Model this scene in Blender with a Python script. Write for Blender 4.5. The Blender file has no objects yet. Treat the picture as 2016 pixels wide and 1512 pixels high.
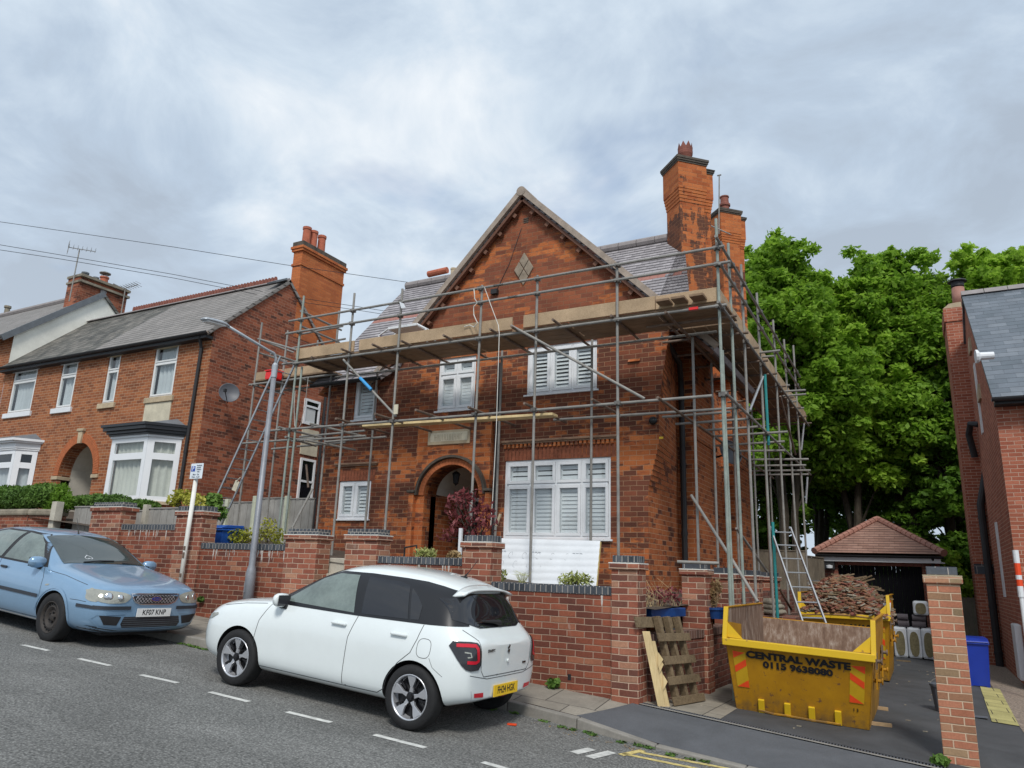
import bpy, bmesh, math, random
import numpy as np
from math import sin, cos, pi, radians as R, hypot, floor
from mathutils import Vector as V, Matrix as M, noise as mnoise
from mathutils.bvhtree import BVHTree
C = bpy.context; SC = C.scene; COL = SC.collection
random.seed(7); RNG = np.random.default_rng(11)

# ---------------------------------------------------------------- camera
YAW, PIT, ROL, FPX = R(-28.82), R(14.16), R(1.96), 1455.0
_cy, _sy, _cp, _sp = cos(YAW), sin(YAW), cos(PIT), sin(PIT)
FW = V((_sy*_cp, _cy*_cp, _sp)); _r = V((_cy, -_sy, 0)); _u = _r.cross(FW)
RT = _r*cos(ROL) + _u*sin(ROL); UP = -_r*sin(ROL) + _u*cos(ROL)
cam = bpy.data.objects.new('camera', bpy.data.cameras.new('camera')); COL.objects.link(cam)
cam.matrix_world = M(((RT.x, UP.x, -FW.x, 0), (RT.y, UP.y, -FW.y, 0), (RT.z, UP.z, -FW.z, 0), (0, 0, 0, 1)))
cam.data.sensor_width = 36; cam.data.lens = 36*FPX/2016; cam.data.clip_end = 2000; cam.data.clip_start = .05
SC.camera = cam
def ray(x, y): return FW + RT*((x-1008)/FPX) - UP*((y-756)/FPX)
def at(x, y, Y=None, X=None, Z=None):
    """measured point of the photograph on a world plane"""
    d = ray(x, y)
    k = Y/d.y if Y is not None else X/d.x if X is not None else Z/d.z
    return d*k

# ---------------------------------------------------------------- sky and sun
SUN_EL, SUN_AZ = 48, 152      # azimuth clockwise from +Y
W = bpy.data.worlds.new('World'); SC.world = W; W.use_nodes = True
nt = W.node_tree; N = nt.nodes; L = nt.links; N.clear()
def nd(tree, typ, **k):
    n = tree.nodes.new(typ)
    for a, b in k.items():
        if a.startswith('i_'): n.inputs[int(a[2:])].default_value = b
        else: setattr(n, a, b)
    return n
out = nd(nt, 'ShaderNodeOutputWorld'); bg = nd(nt, 'ShaderNodeBackground'); bg.inputs[1].default_value = .1
sky = nd(nt, 'ShaderNodeTexSky'); sky.sky_type = 'NISHITA'; sky.sun_disc = False
sky.sun_elevation = R(SUN_EL); sky.sun_rotation = R(SUN_AZ)
tc = nd(nt, 'ShaderNodeTexCoord'); sx = nd(nt, 'ShaderNodeSeparateXYZ'); L.new(tc.outputs['Generated'], sx.inputs[0])
zz = nd(nt, 'ShaderNodeMath', operation='MAXIMUM', i_1=0.0); L.new(sx.outputs[2], zz.inputs[0])
z2 = nd(nt, 'ShaderNodeMath', operation='ADD', i_1=.32); L.new(zz.outputs[0], z2.inputs[0])
cb = nd(nt, 'ShaderNodeCombineXYZ')
for i in (0, 1):
    q = nd(nt, 'ShaderNodeMath', operation='DIVIDE'); L.new(sx.outputs[i], q.inputs[0]); L.new(z2.outputs[0], q.inputs[1]); L.new(q.outputs[0], cb.inputs[i])
def wnoise(scale, detail, rough, off, dist=0.0):
    mp = nd(nt, 'ShaderNodeMapping'); mp.inputs[1].default_value = off; L.new(cb.outputs[0], mp.inputs[0])
    n = nd(nt, 'ShaderNodeTexNoise'); n.inputs['Scale'].default_value = scale; n.inputs['Detail'].default_value = detail
    n.inputs['Roughness'].default_value = rough; n.inputs['Distortion'].default_value = dist; L.new(mp.outputs[0], n.inputs[0]); return n.outputs[0]
big = wnoise(1.15, 6, .52, (1.3, 4.2, 0), .25); med = wnoise(3.6, 9, .6, (7.3, 1.1, 0), .45)
mx = nd(nt, 'ShaderNodeMath', operation='MULTIPLY_ADD', i_1=.46); L.new(med, mx.inputs[0]); 
b2 = nd(nt, 'ShaderNodeMath', operation='MULTIPLY', i_1=.54); L.new(big, b2.inputs[0]); L.new(b2.outputs[0], mx.inputs[2])
rp = nd(nt, 'ShaderNodeValToRGB'); L.new(mx.outputs[0], rp.inputs[0]); e = rp.color_ramp.elements
e[0].position = .385; e[0].color = (2.55, 3.0, 3.6, 1); e[1].position = .635; e[1].color = (5.05, 5.35, 5.65, 1)
q = rp.color_ramp.elements.new(.46); q.color = (2.95, 3.55, 4.3, 1)
q = rp.color_ramp.elements.new(.53); q.color = (3.7, 4.3, 4.95, 1)
# lighter towards the horizon
hz = nd(nt, 'ShaderNodeMapRange'); hz.inputs[1].default_value = .0; hz.inputs[2].default_value = .45; hz.inputs[3].default_value = .35; hz.inputs[4].default_value = 0
L.new(sx.outputs[2], hz.inputs[0])
hm = nd(nt, 'ShaderNodeMix', data_type='RGBA'); L.new(hz.outputs[0], hm.inputs[0]); L.new(rp.outputs[0], hm.inputs[6]); hm.inputs[7].default_value = (4.1, 4.6, 5.1, 1)
gap = wnoise(1.9, 5, .5, (2.2, 5.7, 0)); gr = nd(nt, 'ShaderNodeMapRange'); gr.inputs[1].default_value = .60; gr.inputs[2].default_value = .72; gr.inputs[3].default_value = 1; gr.inputs[4].default_value = .35
L.new(gap, gr.inputs[0])
mm = nd(nt, 'ShaderNodeMix', data_type='RGBA'); L.new(gr.outputs[0], mm.inputs[0]); L.new(sky.outputs[0], mm.inputs[6]); L.new(hm.outputs[2], mm.inputs[7])
L.new(mm.outputs[2], bg.inputs[0]); L.new(bg.outputs[0], out.inputs[0])
sl = bpy.data.lights.new('sun', 'SUN'); sl.energy = 1.5; sl.angle = R(14); sl.color = (1, .96, .9)
so = bpy.data.objects.new('sun', sl); COL.objects.link(so)
sd = V((sin(R(SUN_AZ))*cos(R(SUN_EL)), cos(R(SUN_AZ))*cos(R(SUN_EL)), sin(R(SUN_EL))))
so.rotation_euler = sd.to_track_quat('Z', 'Y').to_euler()
vs = SC.view_settings; vs.view_transform = 'Standard'; vs.look = 'None'; vs.gamma = 1; vs.exposure = 0.8
SC.render.engine = 'CYCLES'; SC.cycles.max_bounces = 6; SC.cycles.transparent_max_bounces = 8

# ---------------------------------------------------------------- materials
MAT = {}
class NT:
    def __init__(s, name):
        s.m = bpy.data.materials.new(name); s.m.use_nodes = True; s.t = s.m.node_tree; s.t.nodes.clear()
        s.o = s.n('ShaderNodeOutputMaterial'); s.b = s.n('ShaderNodeBsdfPrincipled'); s.l(s.b.outputs[0], s.o.inputs[0]); MAT[name] = s.m
    def n(s, typ, **k): return nd(s.t, typ, **k)
    def l(s, a, b): s.t.links.new(a, b)
    def _in(s, sock, v):
        if hasattr(v, 'is_output'): s.l(v, sock)
        else: sock.default_value = v
    def math(s, op, a, b=None, c=None, clamp=False):
        n = s.n('ShaderNodeMath', operation=op); n.use_clamp = clamp
        for i, v in enumerate((a, b, c)):
            if v is not None: s._in(n.inputs[i], v)
        return n.outputs[0]
    def vm(s, op, a, b=None):
        n = s.n('ShaderNodeVectorMath', operation=op); s._in(n.inputs[0], a)
        if b is not None: s._in(n.inputs[1], b)
        return n.outputs['Value'] if op == 'DOT_PRODUCT' else n.outputs[0]
    def comb(s, x, y, z=0.0):
        n = s.n('ShaderNodeCombineXYZ')
        for i, v in enumerate((x, y, z)): s._in(n.inputs[i], v)
        return n.outputs[0]
    def noise(s, vec, scale, detail=3, rough=.5, dist=0):
        n = s.n('ShaderNodeTexNoise'); s.l(vec, n.inputs[0]); n.inputs['Scale'].default_value = scale; n.inputs['Detail'].default_value = detail
        n.inputs['Roughness'].default_value = rough; n.inputs['Distortion'].default_value = dist; return n.outputs[0]
    def mr(s, v, a, b, c=0.0, d=1.0):
        n = s.n('ShaderNodeMapRange'); s._in(n.inputs[0], v)
        for i, q in enumerate((a, b, c, d)): n.inputs[i+1].default_value = q
        return n.outputs[0]
    def mix(s, f, a, b, bt='MIX'):
        n = s.n('ShaderNodeMix', data_type='RGBA', blend_type=bt); s._in(n.inputs[0], f)
        for i, v in ((6, a), (7, b)):
            if isinstance(v, tuple) and len(v) == 3: v = (*v, 1)
            s._in(n.inputs[i], v)
        return n.outputs[2]
    def ramp(s, f, stops):
        n = s.n('ShaderNodeValToRGB'); s.l(f, n.inputs[0]); el = n.color_ramp.elements
        el[0].position, el[0].color = stops[0][0], (*stops[0][1], 1); el[1].position, el[1].color = stops[-1][0], (*stops[-1][1], 1)
        for p, c in stops[1:-1]: q = el.new(p); q.color = (*c, 1)
        return n.outputs[0]
    def pos(s, obj=False):
        return s.n('ShaderNodeTexCoord').outputs['Object'] if obj else s.n('ShaderNodeNewGeometry').outputs['Position']
    def uv(s):
        g = s.n('ShaderNodeNewGeometry'); P = g.outputs['Position']; Nn = g.outputs['True Normal']
        T = s.vm('NORMALIZE', s.vm('CROSS_PRODUCT', (0, 0, 1), s.vm('ADD', Nn, (0, -.0001, 0)))); B = s.vm('CROSS_PRODUCT', Nn, T)
        return s.vm('DOT_PRODUCT', P, T), s.vm('DOT_PRODUCT', P, B), P
    def base(s, c, rough=.6, metal=0.0, spec=None):
        if isinstance(c, tuple) and len(c) == 3: c = (*c, 1)
        s._in(s.b.inputs['Base Color'], c); s._in(s.b.inputs['Roughness'], rough); s.b.inputs['Metallic'].default_value = metal
        if spec is not None: s.b.inputs['Specular IOR Level'].default_value = spec
        return s
    def bump(s, h, strength=.5, dist=.01):
        n = s.n('ShaderNodeBump'); n.inputs['Strength'].default_value = strength; n.inputs['Distance'].default_value = dist
        s.l(h, n.inputs['Height']); s.l(n.outputs[0], s.b.inputs['Normal'])

def plain(name, c, rough=.6, metal=0, var=.12, vscale=6, spec=None, bump=0, obj=False):
    s = NT(name); p = s.pos(obj); f = s.noise(p, vscale, 5, .6); f2 = s.noise(p, vscale*9, 3, .6)
    k = s.math('ADD', s.mr(f, .3, .7, 1-var, 1+var), s.mr(f2, .3, .7, -var*.4, var*.4))
    col = s.vm('MULTIPLY', s.comb(k, k, k), tuple(c)); s.base(col, rough, metal, spec)
    if bump: s.bump(s.noise(p, vscale*12, 4, .6), bump, .004)
    return s.m

def brickcell(s, u, v, w, h, m, half=.5):
    row = s.math('FLOOR', s.math('DIVIDE', v, h)); odd = s.math('MODULO', s.math('ABSOLUTE', row), 2.0)
    uu = s.math('MULTIPLY_ADD', odd, half, s.math('DIVIDE', u, w)); col = s.math('FLOOR', uu)
    fu = s.math('MULTIPLY', s.math('FRACT', uu), w); fv = s.math('MULTIPLY', s.math('FRACT', s.math('DIVIDE', v, h)), h)
    mu = s.mr(fu, m*.7, m*1.2); mv = s.mr(fv, m*.7, m*1.2); brick = s.math('MULTIPLY', mu, mv)
    wn = s.n('ShaderNodeTexWhiteNoise', noise_dimensions='2D'); s.l(s.comb(col, row), wn.inputs[0])
    return brick, wn.outputs[0], s.comb(s.math('MULTIPLY', col, w), s.math('MULTIPLY', row, h))

def brickmat(name, stops, mortar, w=.235, h=.08, m=.012, zclean=None, rw=.13, dstops=None, dscale=.8, dthr=.5, dirt=.25, bump=.6, ragged=1.0, streak=None, eff=0):
    s = NT(name); u, v, P = s.uv(); wob = s.noise(P, 9, 2, .5)
    u2 = s.math('ADD', u, s.math('MULTIPLY', wob, .012)); v2 = s.math('ADD', v, s.math('MULTIPLY', s.noise(P, 5, 2, .5), .016))
    brick, rnd, cell = brickcell(s, u2, v2, w, h, m)
    c = s.ramp(rnd, stops)
    if dstops:
        dc = s.ramp(rnd, dstops)
        cn = s.noise(s.comb(u, s.math('MULTIPLY', v, 1.5)), dscale, 4, .6); fine = s.noise(s.comb(u, s.math('MULTIPLY', v, 3.2)), 4.5, 4, .7, .3)
        f = s.math('ADD', cn, s.math('MULTIPLY', s.math('SUBTRACT', rnd, .5), rw))
        f = s.math('ADD', f, s.math('MULTIPLY', s.math('SUBTRACT', fine, .5), ragged))
        if streak:
            stn = s.noise(s.comb(s.math('MULTIPLY', u, 3.0), s.math('MULTIPLY', v, .5)), 1.6, 3, .6); f = s.math('ADD', f, s.math('MULTIPLY', s.math('SUBTRACT', .5, stn), streak))
        if zclean:
            zs_ = s.n('ShaderNodeSeparateXYZ'); s.l(P, zs_.inputs[0]); f = s.math('ADD', f, s.mr(zs_.outputs[2], zclean-.5, zclean+.1, 0, .3))
        msk = s.mr(f, dthr-.035, dthr+.035); c = s.mix(msk, dc, c)
    dn = s.noise(P, 1.3, 5, .65); k = s.mr(dn, .3, .7, 1-dirt, 1+dirt*.5); fn = s.mr(s.noise(P, 45, 3, .6), .3, .7, .86, 1.12); k = s.math('MULTIPLY', k, fn)
    c = s.vm('MULTIPLY', c, s.comb(k, k, k))
    mt = mortar
    if dstops: mt = s.mix(msk, tuple(x*.8 for x in mortar), mortar)
    c = s.mix(brick, mt if not isinstance(mt, tuple) else (*mt, 1), c)
    if eff:   # lime bloom
        en = s.noise(s.comb(s.math('MULTIPLY', u, 4.0), s.math('MULTIPLY', v, .8)), 3.0, 4, .6); c = s.mix(s.mr(en, .66, .74, 0, eff), c, (.5, .46, .42, 1))
    s.base(c, .88, 0, .25); hgt = s.math('ADD', s.math('MULTIPLY', brick, .8), s.math('MULTIPLY', s.noise(P, 60, 3, .6), .25)); s.bump(hgt, bump, .006)
    return s.m

def tilemat(name, stops, w=.2, h=.11, rough=.7, line=.014, spec=.3, red=None, grime=.2, dk=.2):
    s = NT(name); u, v, P = s.uv(); brick, rnd, cell = brickcell(s, u, v, w, h, line*.35)
    c = s.ramp(rnd, stops); fv = s.math('FRACT', s.math('DIVIDE', v, h))
    sh = s.mr(fv, line/h*.6, line/h, dk, 1); dn = s.noise(P, 2, 5, .65); k = s.math('MULTIPLY', s.mr(dn, .3, .7, 1-grime, 1+grime*.5), 1.0)
    k = s.math('MULTIPLY', k, sh); c = s.vm('MULTIPLY', c, s.comb(k, k, k))
    if red:
        z0, z1, rc = red; z = s.n('ShaderNodeSeparateXYZ'); s.l(P, z.inputs[0]); band = s.math('MULTIPLY', s.mr(z.outputs[2], z0, z0+.005), s.mr(z.outputs[2], z1, z1+.005, 1, 0))
        c = s.mix(s.math('MULTIPLY', band, s.mr(rnd, .5, .51)), c, (*rc, 1))
    s.base(c, rough, 0, spec)
    hgt = s.math('SUBTRACT', s.math('MULTIPLY', brick, .5), s.math('MULTIPLY', fv, .9)); s.bump(hgt, .9, .02)
    return s.m

OR = [(0, (.36, .095, .032)), (.4, (.47, .14, .045)), (.75, (.53, .17, .055)), (1, (.40, .115, .04))]
DK = [(0, (.12, .045, .029)), (.5, (.175, .06, .035)), (.85, (.23, .072, .038)), (1, (.31, .095, .045))]
MORT = (.40, .235, .14)
brickmat('brick_front', OR, MORT, .24, .0875, .010, dstops=DK, dscale=.55, dthr=.562, ragged=.42)
brickmat('brick_gable', OR, (.30, .17, .10), .24, .0875, .009, dstops=[(0, (.19, .065, .038)), (.5, (.25, .08, .042)), (1, (.31, .10, .048))], dscale=.7, dthr=.58, ragged=.42)
brickmat('brick_side', [(0, (.30, .085, .032)), (.4, (.40, .12, .04)), (.75, (.46, .145, .05)), (1, (.36, .10, .038))], (.50, .29, .17), .24, .0875, .010, dstops=DK, dscale=1.6, dthr=.385, ragged=.35, dirt=.2, rw=.30)
brickmat('brick_stack', OR, (.38, .18, .09), .24, .0875, .007, dstops=[(0, (.10, .045, .03)), (1, (.17, .065, .036))], dscale=1.1, dthr=.53, ragged=.5, dirt=.2, streak=1.2, zclean=8.0)
brickmat('brick_porch', OR, (.45, .24, .13), .24, .0875, .008, dstops=DK, dscale=1.0, dthr=.43, ragged=.5)
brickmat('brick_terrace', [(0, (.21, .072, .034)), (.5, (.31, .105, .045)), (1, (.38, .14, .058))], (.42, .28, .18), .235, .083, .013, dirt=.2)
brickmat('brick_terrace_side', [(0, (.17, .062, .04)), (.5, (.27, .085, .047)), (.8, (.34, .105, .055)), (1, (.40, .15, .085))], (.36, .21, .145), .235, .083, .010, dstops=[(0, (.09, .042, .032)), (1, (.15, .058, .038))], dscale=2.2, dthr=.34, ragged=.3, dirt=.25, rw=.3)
brickmat('brick_terrace_stack', [(0, (.42, .12, .045)), (.5, (.50, .15, .05)), (1, (.55, .18, .065))], (.36, .15, .075), .235, .083, .008, dirt=.15)
brickmat('brick_garden', [(0, (.13, .048, .035)), (.3, (.20, .064, .040)), (.7, (.27, .080, .045)), (.92, (.32, .105, .06)), (1, (.36, .17, .10))], (.40, .27, .20), .24, .079, .012, dirt=.3, bump=.9, eff=.45)
brickmat('brick_pier', [(0, (.15, .065, .048)), (.35, (.26, .085, .055)), (.7, (.34, .115, .07)), (.88, (.42, .22, .14)), (1, (.22, .12, .085))], (.55, .39, .29), .24, .079, .012, dirt=.35, bump=.9, eff=.3)
brickmat('brick_new', [(0, (.27, .19, .11)), (.3, (.40, .155, .09)), (.75, (.50, .21, .125)), (1, (.34, .24, .14))], (.58, .43, .30), .235, .0765, .012, dirt=.25, bump=.8)
brickmat('brick_drive', [(0, (.10, .05, .04)), (.5, (.19, .075, .055)), (1, (.27, .10, .07))], (.30, .21, .17), .24, .079, .012, dirt=.35, bump=.8)
brickmat('soldier_dark', [(0, (.10, .06, .05)), (.6, (.17, .09, .07)), (1, (.24, .13, .10))], (.32, .26, .22), .079, .5, .010, dirt=.3); brickmat('brick_nb', [(0, (.30, .09, .055)), (.6, (.37, .12, .07)), (1, (.44, .16, .10))], (.50, .33, .25), .235, .0765, .012, dirt=.15)
brickmat('brick_garage', [(0, (.16, .06, .045)), (1, (.28, .09, .06))], (.26, .17, .13), .235, .0765, .012, dirt=.2)
brickmat('blue_brick', [(0, (.045, .052, .062)), (.6, (.075, .085, .098)), (1, (.12, .13, .145))], (.42, .38, .34), .079, .5, .009, dirt=.25)
brickmat('blue_brick_wide', [(0, (.05, .056, .068)), (1, (.10, .11, .125))], (.40, .37, .34), .235, .5, .01, dirt=.25)
tilemat('tile_grey', [(0, (.27, .25, .26)), (1, (.38, .355, .365))], .17, .13, line=.05, red=(5.84, 6.06, (.33, .15, .12)))
tilemat('tile_terrace_new', [(0, (.22, .205, .19)), (1, (.27, .25, .235))], .3, .19, line=.05, dk=.45)
tilemat('tile_terrace_old', [(0, (.09, .088, .08)), (.5, (.13, .125, .11)), (1, (.19, .175, .155))], .25, .19, line=.03, grime=.4, dk=.5)
tilemat('tile_slate', [(0, (.10, .12, .14)), (.6, (.13, .15, .175)), (1, (.17, .19, .215))], .36, .2, line=.012, rough=.5, spec=.5)
tilemat('tile_garage', [(0, (.27, .15, .115)), (1, (.35, .205, .16))], .26, .19, line=.06, dk=.35)
plain('ridge_grey', (.26, .235, .23), .8, var=.15); plain('terracotta', (.42, .12, .065), .8, var=.2); plain('terracotta_dark', (.22, .075, .052), .8, var=.25)
plain('mortar_verge', (.33, .27, .22), .9, var=.25, vscale=5, bump=.5); plain('brown_wood', (.14, .06, .035), .7)
plain('stone_diamond', (.27, .22, .165), .9, var=.3, vscale=6); plain('purlin', (.17, .08, .05), .85, var=.3); plain('lime', (.50, .45, .41), .95, var=.3, vscale=20); plain('upvc', (.78, .80, .82), .35, var=.02); plain('upvc_old', (.72, .73, .72), .4, var=.05); plain('louvre', (.72, .74, .74), .5, var=.02)
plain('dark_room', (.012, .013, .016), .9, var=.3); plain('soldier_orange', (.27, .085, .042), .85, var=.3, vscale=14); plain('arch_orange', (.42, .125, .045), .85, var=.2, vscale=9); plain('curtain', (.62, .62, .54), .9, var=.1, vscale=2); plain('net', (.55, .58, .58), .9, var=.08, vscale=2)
plain('black_gloss', (.012, .012, .014), .3, var=.1); plain('door_black', (.006, .006, .008), .75, spec=.1); plain('black_matt', (.018, .018, .02), .6, var=.2); plain('lead', (.14, .155, .17), .6, var=.15)
plain('stone', (.46, .37, .25), .9, var=.22, vscale=4, bump=.3); plain('stone_dark', (.24, .21, .16), .9, var=.35, vscale=4, bump=.3); plain('stone_cream', (.55, .50, .38), .9, var=.18, vscale=3)
plain('render_cream', (.62, .58, .50), .9, var=.12, vscale=1.4); plain('white_wall', (.84, .83, .75), .85, var=.08, vscale=2); plain('white_paint', (.72, .71, .66), .8, var=.1, vscale=2); plain('sooty_stone', (.085, .07, .055), .85, var=.4, vscale=5)
plain('white_trim', (.72, .74, .76), .5, var=.04); plain('string_course', (.28, .17, .11), .85, var=.25); plain('plaque_cut', (.36, .30, .215), .9)
plain('galv', (.25, .24, .22), .6, .12, var=.2, vscale=7, obj=False); plain('galv_green', (.26, .30, .265), .6, .12, var=.25, vscale=6); plain('teal_paint', (.02, .24, .24), .5, var=.15)
plain('rusty_tube', (.18, .13, .10), .7, .3, var=.35, vscale=8); plain('coupler', (.16, .15, .14), .6, .5, var=.35, vscale=20); plain('blue_tape', (.04, .32, .68), .5); plain('white_tape', (.75, .76, .76), .5)
plain('alu', (.42, .43, .44), .4, .6, var=.1); plain('lamp_grey', (.23, .24, .265), .5, .2, var=.18, vscale=3); plain('lamp_head', (.42, .45, .48), .4, .4, var=.06)
plain('concrete', (.46, .43, .36), .9, var=.18, vscale=5); plain('soil', (.07, .05, .035), 1, var=.4, vscale=6, bump=.8)
plain('red_plastic', (.75, .02, .02), .4, var=.05); plain('blue_plastic', (.008, .035, .33), .35, var=.06); plain('blue_bin_dull', (.015, .09, .40), .4, var=.08); plain('blue_pot', (.012, .06, .22), .4, var=.1)
plain('rope', (.62, .60, .55), .9); plain('wire', (.03, .03, .035), .6); plain('rubber', (.012, .012, .013), .8, var=.3, vscale=30); plain('alloy', (.62, .63, .66), .3, .7, var=.03); plain('alloy_black', (.012, .012, .014), .3)
plain('steel_wheel', (.045, .038, .034), .65, .2, var=.4, vscale=14); plain('red_lens', (.55, .012, .03), .12, var=.05); plain('smoke_lens', (.035, .035, .04), .08); plain('chrome', (.72, .73, .75), .12, 1.0, var=.02)
plain('plate_yellow', (.82, .52, .02), .4, var=.03); plain('plate_white', (.80, .80, .78), .4, var=.03); plain('ink', (.008, .008, .01), .5); plain('ink_soft', (.06, .08, .12), .6); plain('sign_blue', (.01, .06, .38), .4); plain('sign_white', (.72, .77, .80), .45)
plain('grey_plastic', (.10, .11, .13), .6); plain('badge_grey', (.09, .09, .1), .25, .8); plain('badge_blue', (.015, .04, .22), .25); plain('foil_white', (.70, .73, .76), .4, var=.06, vscale=3); plain('foam_yellow', (.66, .50, .20), .9, var=.12)
plain('wool', (.22, .19, .105), 1, var=.25, vscale=20, bump=.8); plain('roll_dark', (.11, .095, .105), .8, var=.2); plain('dish', (.10, .105, .12), .5, var=.08); plain('terracotta_new', (.34, .165, .125), .7); plain('dried', (.42, .31, .17), .9)
plain('paint_blue', (.22, .36, .52), .28, .3, var=.05, vscale=1.2, obj=True); plain('paint_white', (.74, .79, .79), .2, 0, var=.015, obj=True)
for nme in ('paint_blue', 'paint_white'): MAT[nme].node_tree.nodes['Principled BSDF'].inputs['Coat Weight'].default_value = .8; MAT[nme].node_tree.nodes['Principled BSDF'].inputs['Coat Roughness'].default_value = .05
plain('seam', (.03, .032, .035), .7); plain('bumper_dark', (.03, .035, .045), .6)

def woodmat(name, a, b, sc=(1, 1, 1), rough=.8, knots=.0, worn=None):
    s = NT(name); p = s.pos(True); mp = s.n('ShaderNodeMapping'); s.l(p, mp.inputs[0]); mp.inputs[3].default_value = sc
    n1 = s.noise(mp.outputs[0], 6, 6, .6, .8); n2 = s.noise(p, 2.2, 4, .6)
    c = s.mix(s.mr(n1, .3, .7), a, b); c = s.vm('MULTIPLY', c, s.comb(*[s.mr(n2, .3, .7, .75, 1.15)]*3))
    if worn: c = s.mix(s.mr(s.noise(p, 3.5, 5, .65), .5, .6), c, worn)
    s.base(c, rough, 0, .3); s.bump(n1, .4, .004); return s.m
woodmat('board', (.36, .25, .15), (.50, .37, .24), (1, 1, 12)); woodmat('board_under', (.20, .13, .08), (.31, .21, .135), (1, 8, 1)); woodmat('board_y', (.36, .25, .15), (.52, .385, .25), (12, 1, 12))
woodmat('new_timber', (.62, .47, .24), (.74, .58, .32), (10, 10, 1)); woodmat('pallet_wood', (.12, .085, .05), (.25, .185, .11), (6, 6, 6)); woodmat('fence_wood', (.25, .24, .22), (.37, .355, .33), (14, 14, .8)); woodmat('fence_brown', (.16, .135, .10), (.27, .23, .175), (14, 14, .8))
woodmat('bark', (.035, .028, .02), (.09, .075, .055), (5, 5, 1)); woodmat('splinter', (.12, .06, .035), (.36, .19, .11), (9, 9, 2)); woodmat('batten', (.36, .24, .13), (.5, .35, .2), (1, 12, 12))
plain('gate_green', (.50, .52, .40), .8, var=.12)

def leafmat(name, cols, trans=.35):
    s = NT(name); p = s.pos(); f = s.noise(p, 1.1, 4, .6); f2 = s.noise(p, 14, 2, .6); k = s.math('ADD', s.math('MULTIPLY', f, .6), s.math('MULTIPLY', f2, .4))
    c = s.ramp(s.mr(k, .34, .66), cols); s.base(c, .6, 0, .25); tr = s.n('ShaderNodeBsdfTranslucent'); s.l(c, tr.inputs[0]); mxs = s.n('ShaderNodeMixShader'); mxs.inputs[0].default_value = trans
    s.l(s.b.outputs[0], mxs.inputs[1]); s.l(tr.outputs[0], mxs.inputs[2]); s.l(mxs.outputs[0], s.o.inputs[0]); return s.m
leafmat('leaf_bright', [(0, (.15, .28, .025)), (.5, (.31, .50, .05)), (1, (.50, .70, .10))], .55); leafmat('leaf_mid', [(0, (.11, .22, .02)), (.5, (.23, .40, .04)), (1, (.40, .60, .08))], .55)
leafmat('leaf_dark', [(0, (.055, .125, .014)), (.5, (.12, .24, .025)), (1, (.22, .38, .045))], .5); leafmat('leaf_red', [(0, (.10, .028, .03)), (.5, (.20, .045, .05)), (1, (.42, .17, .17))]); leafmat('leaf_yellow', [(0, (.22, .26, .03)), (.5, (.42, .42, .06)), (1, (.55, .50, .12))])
leafmat('leaf_hedge', [(0, (.05, .10, .025)), (.5, (.10, .19, .035)), (1, (.18, .30, .06))], .2); leafmat('leaf_dry', [(0, (.25, .16, .08)), (.5, (.40, .28, .14)), (1, (.55, .42, .22))], .2); leafmat('leaf_pale', [(0, (.26, .30, .08)), (.5, (.42, .46, .16)), (1, (.58, .58, .28))], .3); leafmat('leaf_rust', [(0, (.12, .05, .02)), (.5, (.28, .12, .04)), (1, (.16, .14, .04))], .3)

# asphalt, paving
s = NT('asphalt'); p = s.pos(); a = s.noise(p, 38, 4, .75); b = s.noise(p, 1.1, 5, .6); cvor = s.n('ShaderNodeTexVoronoi'); s.l(p, cvor.inputs[0]); cvor.inputs['Scale'].default_value = 42
k = s.math('ADD', s.mr(a, .3, .7, .45, 1.35), s.mr(cvor.outputs[0], 0, .5, .6, -.25)); k = s.math('MULTIPLY', k, s.mr(b, .3, .7, .85, 1.15)); strk = s.n('ShaderNodeMapping'); s.l(p, strk.inputs[0]); strk.inputs[3].default_value = (.12, 1.6, 1); k = s.math('MULTIPLY', k, s.mr(s.noise(strk.outputs[0], 1.0, 4, .6), .35, .65, .84, 1.12)); k = s.math('MULTIPLY', k, s.mr(s.noise(p, 3.1, 4, .7, .6), .66, .72, 1, .72)); s.base(s.vm('MULTIPLY', s.comb(k, k, k), (.21, .21, .20)), .85, 0, .35); s.bump(s.math('SUBTRACT', a, cvor.outputs[0]), .9, .008)
s = NT('tarmac'); p = s.pos(); a = s.noise(p, 120, 3, .7); b = s.noise(p, 1.5, 6, .65, .5); k = s.math('MULTIPLY', s.mr(a, .3, .7, .75, 1.25), s.mr(b, .3, .7, .75, 1.3)); s.base(s.vm('MULTIPLY', s.comb(k, k, k), (.060, .062, .066)), .8, 0, .4); s.bump(a, .6, .004)
s = NT('tarmac_light'); p = s.pos(); a = s.noise(p, 120, 3, .7); b = s.noise(p, 1.5, 6, .65, .5); k = s.math('MULTIPLY', s.mr(a, .3, .7, .75, 1.25), s.mr(b, .3, .7, .8, 1.2)); s.base(s.vm('MULTIPLY', s.comb(k, k, k), (.088, .092, .10)), .8, 0, .4); s.bump(a, .6, .004)
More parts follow.
